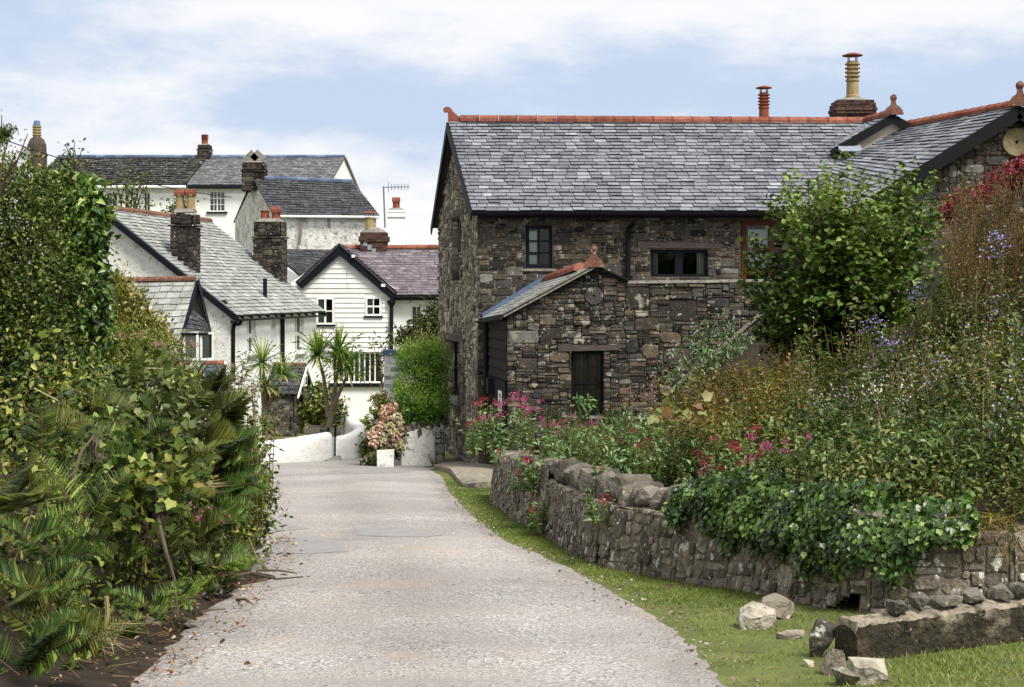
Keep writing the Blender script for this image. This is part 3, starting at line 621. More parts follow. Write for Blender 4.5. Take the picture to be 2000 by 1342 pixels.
# right wing
R1 = P(1760, 250, 33.85); R2 = P(1990, 206, 31.0); L1 = V((6.25, 32.5, 3.99)); L2 = V((6.80, 31.0, 3.34))
wing = thing('barn_wing', 'slate roofed stone wing with a millstone set in its gable, behind the red creeper', 'barn wing', (10.3, 31.2, 1))
mb = MB(); slates(mb, L1, L2, R2, R1, 25, .26, 12, .1); mb.build('roof', K['slate'], wing, normals=False)
mb = MB(); slates(mb, V((14, 31, 3.3)), V((12.7, 36, 3.3)), R1, R2, 20, .5, 13); mb.build('roof', K['slate'], wing, normals=False)
mb = MB(); ridge_tiles(mb, R1+V((-.05, .1, .05)), R2+V((0, .12, .05)), 15, .125, True, 6); mb.build('ridge', K['terra'], wing); finial(wing, R2+V((0, -.06, -.02)), .24, (-.2, -1, 0), K['terradk'])
mb = MB(); mb.bar(L2+V((0, -.03, -.14)), R2+V((0, -.03, -.14)), .04, .26); mb.build('bargeboard', K['black'], wing); mb = MB(); mb.bar(V((14, 30.97, 3.16)), R2+V((0, -.03, -.14)), .04, .26); mb.build('bargeboard', K['black'], wing)
wm = frame_map((0, 31.25, 0), (1, 0, 0), (0, -1, 0)); wp = in_poly([(7.0, 0), (13.6, 0), (13.6, 3.3), (10.23, 5.36), (7.0, 3.38)]); mb = MB()
rubble(mb, wm, 7.0, 0, 13.6, 5.45, wp, seed=15, hide=lambda u, v: u > 10.9 or v < 1.8, wr=(4, 14), hr=(3, 7), gap=.004, prot=(.01, .025)); mb.build('wall', [K['stone'], K['dmortar']], wing)
mb = MB(); mb.quad((7, 31.25, 0), (7, 36, 0), (7, 36, 3.3), (7, 31.25, 3.3)); mb.build('side_wall', K['stone'], wing)
c0 = wm((1984-1000)*31.25/3000, 1.7+(570-278)*31.25/3000); ms = MB(); k = 28
ring = [(math.cos(2*math.pi*i/k), math.sin(2*math.pi*i/k)) for i in range(k)]
def disc(mb, c, ex, n, r, hole, th):
    ex, n = V(ex), V(n); z = V((0, 0, 1)); vs = []
    for rr, d in ((r, 0), (r*1.0, th*.8), (r*.95, th), (hole, th*1.02), (hole, 0)):
        vs += [V(c)+ex*(rr*a)+z*(rr*b)+n*d for a, b in ring]
    mb.add(vs, [(j*k+i, j*k+(i+1) % k, (j+1)*k+(i+1) % k, (j+1)*k+i) for j in range(4) for i in range(k)])
disc(ms, c0, (1, 0, 0), (0, -1, 0), .29, .035, .07); ms.build('millstone', K['millstone'], wing)

# ------------------------------------------------------------------ the lean-to outhouse
out = thing('stone_outhouse', 'low rubble stone outhouse with lean-to slate roof, built against the barn front', 'outhouse', (-.1, 29, -1.4))
om = frame_map((0, 29, 0), (1, 0, 0), (0, -1, 0)); Q = lambda px, py: ((px-1000)*29/3000, 1.7+(570-py)*29/3000)
oh = (*Q(1115, 812), *Q(1180, 685)); pol = [Q(990, 960), Q(990, 614), Q(1160, 522), Q(1226, 549), Q(1560, 546), Q(1560, 960)]; ip = in_poly(pol)
big = [(*Q(px, py), w*29/3000, h*29/3000) for px, py, w, h in ((996, 670, 58, 26), (1055, 662, 50, 26), (1052, 682, 34, 24), (1222, 602, 46, 44), (1310, 628, 52, 44), (1255, 700, 34, 30), (1290, 670, 44, 22), (1295, 712, 58, 36), (1168, 602, 30, 32), (1210, 560, 34, 30), (1240, 645, 44, 28), (1075, 708, 40, 22), (1010, 720, 40, 22), (1040, 845, 30, 24), (1072, 815, 42, 28), (1330, 590, 40, 12), (1400, 600, 26, 20), (1345, 660, 40, 16), (1300, 560, 20, 12), (1225, 690, 28, 30), (1285, 735, 30, 24), (1190, 660, 34, 14))]
mr = Q(1160, 578); mrad = 19*29/3000
rubble(mb := MB(), om, Q(990, 0)[0], -1.7, Q(1560, 0)[0], Q(0, 520)[1], lambda u, v: ip(u, v) and not (oh[0] <= u <= oh[2] and oh[1] <= v <= oh[3]) and (u-mr[0])**2+(v-mr[1])**2 > mrad**2, cu=.032, cv=.024, wr=(4, 14), hr=(1, 4), big=big, seed=22, rnd_=(.08, .3), gap=.004, hide=lambda u, v: v < -1.35 or u > 4.9)
reveal(mb, om, oh, .14, 1); om_ = om(*mr); mb.quad(om(mr[0]-.25, mr[1]-.25, -.01), om(mr[0]+.25, mr[1]-.25, -.01), om(mr[0]+.25, mr[1]+.25, -.01), om(mr[0]-.25, mr[1]+.25, -.01), .5, 1)
mb.build('wall', [K['stone'], K['dmortar']], out)
ms = MB(); disc(ms, om(mr[0], mr[1], -.005), (1, 0, 0), (0, -1, 0), mrad-.01, .022, .045); ms.build('millstone', K['stone'], out)
window(out, om, oh, K['black'], .10, .06, 2, 2, .03, (.06, .05, .05), sashes='h', curtain=(K['greywood'], (0, 1)), sm=K['concrete'])
mb = MB(); a = Q(1090, 684); mb.hexa([om(a[0], a[1]-.02, -.02), om(a[0]+1.16, a[1]-.01, -.02), om(a[0]+1.16, a[1], .05), om(a[0], a[1]-.02, .05), om(a[0], a[1]+.1, -.02), om(a[0]+1.16, a[1]+.11, -.02), om(a[0]+1.15, a[1]+.1, .05), om(a[0], a[1]+.11, .05)]); mb.build('lintel', K['lintel'], out)
eF, eB, rF, rB = P(984, 614, 28.9), P(940, 622, 31.97), P(1160, 520, 28.9), P(1068, 545, 31.97)
mb = MB(); slates(mb, eB, eF, rF, rB, 11, .22, 31, .1, lift=.012); mb.build('roof', K['pslate'], out, normals=False)
kR, kB = P(1228, 549, 28.95), P(1150, 565, 31.97); mb = MB(); slates(mb, kR, kB, rB, rF, 8, .2, 32, .1); mb.build('roof', K['dslate'], out, normals=False)
mb = MB(); mb.bar(eF+V((-.02, -.02, .02)), rF+V((0, -.02, .03)), .07, .035); mb.bar(eF+V((-.0, -.02, -.04)), rF+V((0, -.02, -.03)), .06, .03); mb.build('verge', K['concrete'], out); mb = MB(); mb.bar(kR+V((0, -.02, .02)), rF+V((0, -.02, .02)), .05, .03); mb.build('verge', K['timber'], out)
mb = MB(); up = V((0, 0, .02)); mb.bar(eB+up+V((.03, -.03, .03)), rB+up+V((0, -.03, .03)), .05, .11); mb.build('lead_flashing', K['bslate'], out)
mb = MB(); ridge_tiles(mb, rB+V((.02, -.05, .0)), rF+V((-.22, .75, .0)), 2, .13, False, 9, k=9); mb.build('ridge', K['terra'], out); finial(out, rF+V((.0, -.02, -.02)), .20, (0, -1, 0), K['terradk'])
# planked side with its door
A, B = V((-.075, 29.02, 0)), V((-.56, 31.98, 0)); sd = (B-A).normalized(); sn = V((-sd.y, sd.x, 0)); sm_ = frame_map(A, sd, sn); SL = (B-A).length; zt = 1.05
mb = MB(); mb.quad(sm_(0, -1.7, -.03), sm_(SL, -1.7, -.03), sm_(SL, 1.16, -.03), sm_(0, 1.16, -.03))
z = .02
for i in range(6):
    mb.hexa([sm_(.02, z, 0), sm_(SL-.02, z, 0), sm_(SL-.02, z, .035), sm_(.02, z, .035), sm_(.02, z+.185, -.02), sm_(SL-.02, z+.185, -.02), sm_(SL-.02, z+.18, .012), sm_(.02, z+.18, .012)], rnd.random()); z += .19
mb.build('boarding', K['timber'], out)
mb = MB()
for i in range(9):
    a = .25+i*.19; mb.hexa([sm_(a, -1.6, -.02), sm_(a+.18, -1.6, -.02), sm_(a+.18, -1.6, .02), sm_(a, -1.6, .02), sm_(a, -.0, -.02), sm_(a+.18, -.0, -.02), sm_(a+.18, -.0, .02), sm_(a, -.0, .02)], rnd.random())
dr = mb.build('door', K['timber'], out)
mb = MB(); mb.hexa([sm_(.62, -.62, .02), sm_(1.05, -.62, .02), sm_(1.05, -.62, .03), sm_(.62, -.62, .03), sm_(.62, -.22, .02), sm_(1.05, -.22, .02), sm_(1.05, -.22, .03), sm_(.62, -.22, .03)]); sg = mb.build('notice', K['wpaint'], dr)
mb = MB()
for (x0, z0, x1, z1) in ((.72, -.36, .92, -.27), (.78, -.50, .90, -.38), (.70, -.57, .97, -.53)): mb.quad(sm_(x0, z0, .033), sm_(x1, z0, .033), sm_(x1, z1, .033), sm_(x0, z1, .033))
o = mb.build('notice_print', K['greywood'], dr, normals=False)
mb = MB(); mb.box(P(953, 770, 30.6), (.22, 0, 0), (-.04, .3, 0), (0, 0, .32)); mb.build('meter_box', K['bluebk'], out)
mb = MB(); gutter(mb, eF+V((-.06, .05, -.05)), eB+V((-.06, -.02, -.05)), .06); mb.build('gutter', K['black'], out)
mb = MB(); mb.tube([P(948, 628, 31.4), P(949, 640, 31.4), P(949, 880, 31.4)], .055, 8); mb.build('downpipe', K['black'], out)
mb = MB(); a, b = Q(1222, 552), Q(1560, 548)
mb.hexa([om(a[0], a[1]-.02, -.22), om(b[0], b[1]-.02, -.22), om(b[0], b[1]-.02, .05), om(a[0], a[1]-.02, .05), om(a[0], a[1]+.035, -.22), om(b[0], b[1]+.035, -.22), om(b[0], b[1]+.035, .04), om(a[0], a[1]+.035, .04)]); mb.build('coping', K['concrete'], out)
mb = MB(); mb.box((1.9, 29.05, 1.75), (6, 0, 0), (0, 2.9, 0), (0, 0, .1)); mb.build('terrace_deck', K['concrete'], out)
# stair wall in front of the outhouse
st = thing('stair_wall', 'low stair wall with pale sloping coping, half hidden by the buddleia', 'wall', P(1400, 690, 28.6))
mb = MB(); a, b = P(1300, 772, 28.6), P(1530, 575, 28.6); mb.bar(a, b, .16, .05); mb.build('coping', K['greywood'], st)
mb = MB(); mb.hexa([a-V((0, 0, 1.4)), V((b.x, b.y, a.z-1.4)), V((b.x, b.y+.12, a.z-1.4)), a+V((0, .12, -1.4)), a-V((0, 0, .03)), b-V((0, 0, .03)), b+V((0, .12, -.03)), a+V((0, .12, -.03))]); mb.build('wall', K['stone'], st)
# ------------------------------------------------------------------ white cottage on the left
cot = thing('white_cottage', 'whitewashed cottage with pale slate roof, two stone chimneys and narrow arched windows', 'cottage', (-8.4, 46, -3))
C0 = P(452, 602, 46); AL = V((1.46, 8.5, 0)).normalized(); GD2 = V((-AL.y, AL.x, 0)); CF = V((C0.x, C0.y, 0))
zE, zR, HW, LEN = 1.21, 4.2, 4.0, 8.62
fm2 = frame_map(CF, AL, -GD2); gm2 = frame_map(CF, GD2, -AL)
hs = [(1.42, -.28, 2.2, .93), (3.66, -.3, 4.24, .93), (6.2, -.42, 7.15, .93)]
mb = MB(); wall_holes(mb, fm2, LEN, zE, hs, .2, -4, 0, 0, arch=.14)
mb.add([gm2(0, -4), gm2(2*HW, -4), gm2(2*HW, zE), gm2(HW, zR), gm2(0, zE)], [(0, 1, 2, 3, 4)], .5, 1)
q = frame_map(CF+AL*LEN, GD2, AL); mb.add([q(0, -4), q(2*HW, -4), q(2*HW, zE), q(HW, zR), q(0, zE)], [(0, 1, 2, 3, 4)], .5, 0)
a, c, b, d = hs[1]; mb.quad(fm2(a, c, -.13), fm2(b, c, -.13), fm2(b, d, -.13), fm2(a, d, -.13))
mb.hexa([gm2(0, -4, 0), gm2(2.25, -4, 0), gm2(2.25, -4, .09), gm2(0, -4, .09), gm2(0, zE-.02, 0), gm2(2.25, zE+1.62, 0), gm2(2.25, zE+1.62, .09), gm2(0, zE-.02, .09)], .5, 1)
mb.build('wall', [K['white'], K['rwhite']], cot)
for h in (hs[0], hs[2]): window(cot, fm2, h, K['wpaint'], .10, .12, 2, 2, .08, (.05, .09, .07), sashes='h', sm=K['concrete'], curtain=(K['curtain'], (0, .75)))
rp = lambda u, b, z=0: CF+AL*u+GD2*b+V((0, 0, zE+b*(zR-zE)/HW+z))
mb = MB(); slates(mb, rp(-.28, -.28), rp(LEN+.2, -.28), rp(LEN+.1, HW, .05), rp(-.28, HW, .05), 30, .30, 41, .25); mb.build('roof', K['pslate'], cot, normals=False)
mb = MB(); bk = lambda u: CF+AL*u+GD2*(2*HW+.25)+V((0, 0, zE-.2)); slates(mb, bk(LEN+.2), bk(-.28), rp(-.28, HW, .05), rp(LEN+.1, HW, .05), 14, .5, 42); mb.build('roof', K['pslate'], cot, normals=False)
mb = MB(); ridge_tiles(mb, rp(-.28, HW, .07), rp(LEN+.1, HW, .07), 20, .12, False, 5); mb.build('ridge', K['terradk'], cot)
mb = MB(); mb.bar(rp(-.28, -.3, -.12), rp(-.28, HW, -.10), .03, .17); mb.build('bargeboard', K['bluebk'], cot); mb = MB(); mb.bar(rp(LEN+.18, -.3, -.12), rp(LEN+.08, HW, -.10), .03, .15); mb.build('bargeboard', K['bluebk'], cot)
mb = MB(); gutter(mb, rp(-.25, -.34, -.07), rp(LEN+.15, -.34, -.07), .065)
for i in range(11): mb.bar(rp(.3+i*.8, -.02, -.12), rp(.3+i*.8, -.27, -.1), .05, .07)
mb.build('gutter', K['black'], cot)
mb = MB(); mb.tube([rp(-.1, -.34, -.12), rp(-.1, -.32, -.22)-AL*.05, fm2(.02, .72, .08), fm2(-.03, .55, .07), fm2(-.03, -4, .07)], .06, 8); mb.tube([rp(-.2, -.3, -.1), rp(-.3, -.2, -.25), fm2(-.1, .8, .06)], .05, 8)
mb.build('downpipe', K['black'], cot)
mb = MB(); mb.tube([fm2(4.62, zE-.05, .08), fm2(4.62, -2.2, .08)], .07, 8); mb.build('downpipe', K['bluebk'], cot)
mb = MB(); b0 = rp(4.3, .42, 0); mb.tube([b0-V((0, 0, .1)), b0+V((0, 0, .62))], .07, 8); mb.build('soil_pipe', K['bluebk'], cot)
# stones let into the gable, and the iron bracket
for (px, py) in ((271, 472), (331, 517), (437, 590)):
    p = hit(px, py, CF+(-AL)*.1, AL); mb = MB(); mb.rock(p, .12, .1, .06); mb.build('purlin_end', K['timber'], cot)
def chimney(house, foot, w, d, h, ex, m, pots, seed, band=.35, cap=.12, name='chimney', dip=1.2):
    mb = MB(); foot = V(foot); kw = dict(cu=.06, cv=.05, wr=(3, 8), hr=(2, 4), prot=(.012, .035))
    stone_stack(mb, foot+V((0, 0, -dip)), ex, w, d, h+dip-band-.08, seed, **kw); stone_stack(mb, foot+V((0, 0, h-band-.08)), ex, w+.1, d+.1, .08, seed+7, **kw); stone_stack(mb, foot+V((0, 0, h-band)), ex, w*.97, d*.97, band, seed+9, **kw)
    o = mb.build(name, [K['cstone'] if m == 'stone' else m, K['dmortar']], house)
    top = foot+V((0, 0, h)); q = MB(); q.hexa([top+V((sx*w*.46, sy*d*.46, 0)) for sx, sy in ((-1, -1), (1, -1), (1, 1), (-1, 1))]+[top+V((sx*w*.33, sy*d*.33, cap)) for sx, sy in ((-1, -1), (1, -1), (1, 1), (-1, 1))]); q.build('mortar_cap', K['concrete'], o)
    for (dx, ph, r, mm, stl, cp) in pots: pot('chimney_pot', top+V(ex).normalized()*dx+V((0, 0, cap*.6)), ph, r, mm, o, stl, cp)
    return o
f1 = rp(.75, 1.75); chimney(cot, f1-V((0, 0, .3)), .72, .62, 1.9, -GD2, 'stone', [(-.18, .5, .14, K['buff'], 'plain', 'hood'), (.18, .5, .14, K['buff'], 'plain', 'hood')], 51)
f2 = rp(LEN-.45, 1.55); chimney(cot, f2-V((0, 0, .2)), 1.02, .66, 2.0, -GD2, 'stone', [(-.2, .34, .16, K['redclay'], 'plain', None), (.22, .3, .16, K['redclay'], 'plain', 'hood')], 57, band=.5)
for f, w in ((f1, .72), (f2, 1.02)):
    mb = MB()
    for i in range(6):
        b = -.55+i*.19; z = (zR-zE)/HW; p = f+GD2*b+V((0, 0, b*z)); s = w*0
        for e in (.345,): mb.hexa([p-AL*e-GD2*.09-V((0, 0, .1)), p-AL*e+GD2*.09-V((0, 0, .1)), p-AL*(e-.02)+GD2*.09-V((0, 0, .1)), p-AL*(e-.02)-GD2*.09-V((0, 0, .1)), p-AL*e-GD2*.09+V((0, 0, .1)), p-AL*e+GD2*.09+V((0, 0, .1)), p-AL*(e-.02)+GD2*.09+V((0, 0, .1)), p-AL*(e-.02)-GD2*.09+V((0, 0, .1))])
    mb.build('lead_flashing', K['lead'], cot)
# front extension with the bay window
ext = thing('cottage_extension', 'low slate roofed extension with a small bay window, in front of the white cottage gable', 'extension', P(350, 800, 42))
eA, eB, eC, eD = P(170, 705, 40.5), P(343, 692, 40.5), P(383, 546, 42.1), P(200, 549, 42.1)
mb = MB(); slates(mb, eA, eB, eC, eD, 12, .32, 61, .25); mb.build('roof', K['pslate'], ext, normals=False)
kB, kA = P(411, 664, 43.7), P(220, 664, 43.7); mb = MB(); slates(mb, kB, kA, eD, eC, 8, .4, 62); mb.build('roof', K['pslate'], ext, normals=False)
mb = MB(); ridge_tiles(mb, eD+V((0, 0, .04)), eC+V((0, 0, .04)), 8, .1, False, 8); mb.build('ridge', K['terradk'], ext)
mb = MB(); mb.bar(eB+V((.03, 0, -.08)), eC+V((.03, 0, -.06)), .04, .12); mb.build('bargeboard', K['bluebk'], ext); mb = MB(); mb.bar(kB+V((.05, 0, -.08)), eC+V((.05, 0, -.06)), .05, .2); mb.build('bargeboard', K['bluebk'], ext)
i1, i2, i3 = P(348, 690, 40.8), P(378, 566, 42.1), P(400, 668, 43.4); dn = V((0, 0, -2.6))
mb = MB(); mb.add([i1+dn, i3+dn, i3, i2, i1], [(0, 1, 2, 3, 4)]); mb.add([i1+dn, i1, P(170, 705, 40.8), P(170, 705, 40.8)+dn], [(0, 1, 2, 3)]); mb.build('wall', [K['rwhite']], ext)
mb = MB(); w0 = P(360, 640, 41.4); mb.add([P(374, 575, 42)+V((.05, 0, 0)), P(383, 570, 42.2)+V((.06, 0, 0)), P(404, 648, 43)+V((.06, 0, 0)), P(364, 640, 41.4)+V((.05, 0, 0))], [(0, 1, 2, 3)]); mb.build('gable_shadow', K['black'], ext)  # black sheet paints the shadow at the top of the gable
# bay
by = 41.0; u = lambda px, py: P(px, py, by); bay = frame_map((P(358, 0, by).x, by, 0), (1, 0, 0), (0, -1, 0)); zz = lambda py: 1.7+(570-py)*by/3000
bw = 30*by/3000; mb = MB(); bx = P(358, 0, by).x; mb.box((bx, by+.04, zz(760)), (bw, 0, 0), (0, .9, 0), (0, 0, zz(648)-zz(760)-.01)); mb.build('bay', K['wpaint'], ext)
window(ext, bay, (.0, zz(704), bw, zz(648)), K['wpaint'], -.03, .06, 1, 1, curtain=(K['gcurtain'], (0, .42), (.7, 1)))
sdir = V((.42, 1, 0)).normalized(); bs = frame_map((bx+bw+.02, by, 0), sdir, (1, -.42, 0)); window(ext, bs, (.04, zz(704), .62, zz(650)), K['wpaint'], -.03, .05, 1, 1, curtain=(K['blindw'], (0, 1)))
mb = MB(); slates(mb, P(352, 652, by-.12), P(405, 652, by-.0), P(396, 622, 42), P(376, 603, 41.9), 5, .2, 64); slates(mb, P(405, 652, by), P(410, 650, 42.6), P(398, 622, 42.4), P(396, 622, 42), 4, .2, 65); mb.build('bay_roof', K['dslate'], ext, normals=False)
mb = MB(); mb.tube([P(404, 652, 41.5), P(409, 664, 42.5), P(412, 668, 43)], .06, 6); mb.build('downpipe', K['black'], ext)
# little blue roofed porch nearer the lane
bp = thing('blue_slate_porch', 'small porch with blue slate roof and red ridge tiles, half hidden by the flower heads', 'porch', P(425, 850, 40))
mb = MB(); slates(mb, P(398, 772, 39.2), P(444, 772, 39.2), P(437, 708, 40), P(402, 710, 40), 7, .22, 66, .1); mb.build('roof', K['bslate'], bp, normals=False)
mb = MB(); slates(mb, P(455, 765, 40.9), P(405, 765, 40.9), P(402, 710, 40), P(437, 708, 40), 5, .3, 67); mb.build('roof', K['bslate'], bp, normals=False)
mb = MB(); ridge_tiles(mb, P(400, 709, 40), P(438, 707, 40), 3, .09, False, 4); mb.build('ridge', K['terra'], bp)
mb = MB(); mb.bar(P(448, 770, 39.2), P(439, 709, 40), .05, .12); mb.bar(P(462, 770, 41), P(439, 709, 40), .05, .12); mb.build('bargeboard', K['wpaint'], bp)
mb = MB(); a = P(402, 770, 39.4); mb.box(a-V((0, 0, 1.6)), (.5, 0, 0), (0, 1.3, 0), (0, 0, 1.6)); mb.build('wall', K['rwhite'], bp)
# stone porch of the cottage
sp = thing('stone_porch', 'dark stone porch with slate gable roof and arched doorway, on the white cottage front', 'porch', fm2(3.9, -3, .5))
u0, u1, po, ze, zt = 3.2, 4.75, .92, -1.52, -.66; um = (u0+u1)/2
pl = frame_map(fm2(u0, 0), -GD2, -AL); pe = frame_map(fm2(u0, 0, po), AL, -GD2); pr_ = frame_map(fm2(u1, 0), -GD2, AL); W = u1-u0
kw = dict(cu=.055, cv=.045, wr=(3, 8), hr=(2, 4), prot=(.012, .04))
mb = MB(); rubble(mb, pl, 0, -4.2, po, ze, lambda u, v: True, seed=71, hide=lambda u, v: v < -3.6, **kw)
arch = lambda u, v: .32 < u < W-.32 and v < -2.0+.35*math.sqrt(max(0, 1-((u-W/2)/(W/2-.32))**2))
gab = in_poly([(0, -4.2), (W, -4.2), (W, ze), (W/2, zt-.08), (0, ze)])
rubble(mb, pe, 0, -4.2, W, zt, lambda u, v: gab(u, v) and not arch(u, v), seed=72, **kw); rubble(mb, pr_, 0, -4.2, po, ze, lambda u, v: True, seed=73, hide=lambda u, v: True, **kw)
mb.build('wall', [K['stone'], K['mortar']], sp)
mb = MB(); mb.quad(pe(.1, -4.2, -.6), pe(W-.1, -4.2, -.6), pe(W-.1, -1.5, -.6), pe(.1, -1.5, -.6)); mb.build('door', K['timber'], sp)
mb = MB(); o = .14; slates(mb, fm2(u0-.15, ze-.05, 0), fm2(u0-.15, ze-.05, po+o), fm2(um, zt, po+o), fm2(um, zt, 0), 7, .2, 74, .1); slates(mb, fm2(u1+.15, ze-.05, po+o), fm2(u1+.15, ze-.05, 0), fm2(um, zt, 0), fm2(um, zt, po+o), 7, .2, 75); mb.build('roof', K['dslate'], sp, normals=False)
mb = MB(); ridge_tiles(mb, fm2(um, zt+.03, 0), fm2(um, zt+.03, po+o), 3, .08, False, 5); mb.build('ridge', K['terradk'], sp)
mb = MB()
for ua, s in ((u0-.18, 1), (u1+.18, -1)):
    n = 8; pts = []
    for i in range(n+1): k = i/n; pts.append((ua+(um-ua)*k, ze-.1+(zt-ze+.08)*k))
    low = [(x, z-.07-.04*math.sin(i/n*math.pi*3)**2) for i, (x, z) in enumerate(pts)]
    mb.poly([fm2(x, z, po+o+.03) for x, z in pts]+[fm2(x, z, po+o+.03) for x, z in reversed(low)], -GD2*.04)
mb.lathe(fm2(um, zt-.05, po+o+.05), [(.04, 0), (.04, .25), (.06, .3), (.02, .38)], 8); mb.build('bargeboard', K['wpaint'], sp)
mb = MB(); mb.box(fm2(um-.12, -1.35, po+.02), AL*.24, -GD2*.14, (0, 0, .4)); sg = mb.build('sign_box', K['wpaint'], sp)  # white sign box with a dark panel, not a lamp
mb = MB(); mb.quad(fm2(um-.07, -1.3, po+.165), fm2(um+.07, -1.3, po+.165), fm2(um+.07, -1.05, po+.165), fm2(um-.07, -1.05, po+.165)); mb.build('sign_panel', K['bluebk'], sg, normals=False)
# white trellis post and frame by the porch
fr = thing('trellis', 'white painted timber trellis posts beside the stone porch', 'trellis', P(500, 840, 44))
mb = MB(); mb.bar(P(499, 880, 44), P(499, 735, 44), .09, .09, (0, 1, 0)); mb.build('post', K['wpaint'], fr); mb = MB(); mb.bar(P(470, 742, 44.4), P(506, 740, 44), .06, .07); mb.build('rail', K['wpaint'], fr); mb = MB(); mb.bar(P(472, 880, 44.4), P(472, 742, 44.4), .07, .07, (0, 1, 0)); mb.build('post', K['wpaint'], fr)

# ------------------------------------------------------------------ weatherboarded house
wb = thing('weatherboard_house', 'white house with weatherboarded gable, black bargeboards and purple slate roof', 'house', (-6.1, 57, -3))
wf = frame_map((0, 57, 0), (1, 0, 0), (0, -1, 0)); D = 57; X = lambda px: (px-1000)*D/3000; Z = lambda py: 1.7+(570-py)*D/3000
xl, xr, xm = X(556), X(767), X(664); zlo, zhi = Z(560), Z(487); ap = (xm, zhi)
wins = [(X(618), Z(634), X(653), Z(581)), (X(714), Z(617), X(745), Z(580)), (X(648), Z(748), X(745), Z(688))]
mb = MB(); mb.add([wf(xl, zlo), wf(xr, zlo), wf(xm, zhi)], [(0, 1, 2)]); wall_holes(mb, lambda u, v, d=0: wf(xl+u, v, d), xr-xl, zlo, [(a-xl, c, b-xl, d) for a, c, b, d in wins], .2, -4.4)
mb.quad((xl, 57, -4.4), (xl, 60, -4.4), (xl, 60, zlo), (xl, 57, zlo)); mb.quad((xr, 57, -4.4), (xr, 57.4, -4.4), (xr, 57.4, zlo), (xr, 57, zlo)); mb.build('wall', K['render'], wb)
mb = MB(); z = Z(688)+.02; st = .182
while z < zhi-.1:
    zt_ = min(z+st, zhi-.05); k = lambda zz: max(0, min(1, (zhi-zz)/(zhi-zlo))); a0 = xl if z < zlo else xm-(xm-xl)*k(z); b0 = xr if z < zlo else xm+(xr-xm)*k(z)
    if zt_ > zlo-.02: a0, b0 = xm-(xm-xl)*max(0, k(zt_+.05))+.02, xm+(xr-xm)*max(0, k(zt_+.05))-.02
    if b0-a0 < .1: break
    segs = [(a0, b0)]
    for (a, c, b, d) in wins[:2]:
        if z+st*.6 > c and z < d-.02: segs = [s for (p, q_) in segs for s in ((p, min(q_, a-.03)), (max(p, b+.03), q_)) if s[1]-s[0] > .05]
    for p, q_ in segs: mb.hexa([wf(p, z, .002), wf(q_, z, .002), wf(q_, z, .045), wf(p, z, .045), wf(p, zt_+.012, .002), wf(q_, zt_+.012, .002), wf(q_, zt_+.012, .012), wf(p, zt_+.012, .012)], rnd.random())
    z += st
mb.build('weatherboarding', K['board'], wb)
window(wb, wf, wins[0], K['wpaint'], -.05, .07, 2, 2, .04, (.06, .07, .09), curtain=(K['curtain'], (0, .42)), sashes='v', sm=K['bluebk'])
window(wb, wf, wins[1], K['wpaint'], -.05, .07, 2, 2, .04, (.06, .07, .09), curtain=(K['curtain'], (0, .4)), sashes='h', sm=K['bluebk'])
window(wb, wf, wins[2], K['wpaint'], .08, .05, 9, 1, .05, (.1, .14, .12), sm=K['bluebk'], curtain=(K['greywood'], (0, 1)))
for xe, s in ((X(584), -1), (X(772), 1)):
    mb = MB(); ze_ = Z(557) if s < 0 else Z(577); mb.bar((xe, 56.82+.003*s, ze_-.02), (xm, 56.82+.003*s, zhi+.02), .05, .36); mb.build('bargeboard', K['bluebk'], wb)
mb = MB(); a, b, c, d = V((X(583), 56.75, Z(552))), V((xm, 56.75, zhi+.22)), V((X(773), 56.75, Z(572))), V((xm, 60, zhi+.22))
slates(mb, a+V((0, 3.3, 0)), a, b, d, 14, .3, 80, .05); slates(mb, c, c+V((0, 3.3, 0)), d, b, 14, .3, 81, .05)
e0, e1 = V((X(766), 56.98, Z(576))), V((X(885), 56.98, Z(576))); rg0, rg1 = V((xm+.1, 59.8, 1.7+85*59.8/3000)), V((X(890), 59.8, 1.7+85*59.8/3000))
mb2 = MB(); slates(mb2, e0, e1, rg1, rg0, 19, .28, 82, .2, lift=.018); mb2.build('roof', K['uslate'], wb, normals=False); mb.build('roof', K['uslate'], wb, normals=False)
mb = MB(); ridge_tiles(mb, rg0+V((-.2, 0, .06)), rg1+V((0, 0, .06)), 11, .12, False, 6); mb.build('ridge', K['terra'], wb)
mb = MB(); gutter(mb, e0+V((0, -.08, -.08)), e1+V((0, -.08, -.08)), .075); mb.box(e0+V((0, .0, -.2)), (2.5, 0, 0), (0, .04, 0), (0, 0, .15)); mb.build('gutter', K['bluebk'], wb)
mb = MB(); mb.tube([V((X(768), 56.8, Z(583))), V((X(765), 56.85, Z(592))), V((X(765), 56.9, Z(600))), V((X(765), 56.9, Z(690)))], .075, 8); mb.lathe((X(765), 56.88, Z(592)), [(.08, -.12), (.16, .02), (.16, .1), (.08, .1)], 8); mb.build('downpipe', K['bluebk'], wb)
rw = frame_map((0, 57.35, 0), (1, 0, 0), (0, -1, 0)); wr_ = (X(802), Z(650), X(822), Z(597)); mb = MB(); wall_holes(mb, lambda u, v, d=0: rw(X(764)+u, v, d), X(890)-X(764), Z(574), [(wr_[0]-X(764), wr_[1], wr_[2]-X(764), wr_[3])], .16, -4.4); mb.build('side_wall', K['render'], wb)
window(wb, rw, wr_, K['wpaint'], .1, .05, 2, 2, .035, (.03, .05, .04), sashes='h', curtain=(K['curtain'], (0, 1)))
mb = MB(); mb.box(P(687, 503, 56.7), (.12, 0, 0), (0, -.08, 0), (0, 0, .1)); mb.build('bracket', K['wpaint'], wb); mb = MB(); mb.box(P(745, 560, 56.7), (.14, 0, 0), (0, -.08, 0), (0, 0, .1)); mb.build('bracket', K['wpaint'], wb)
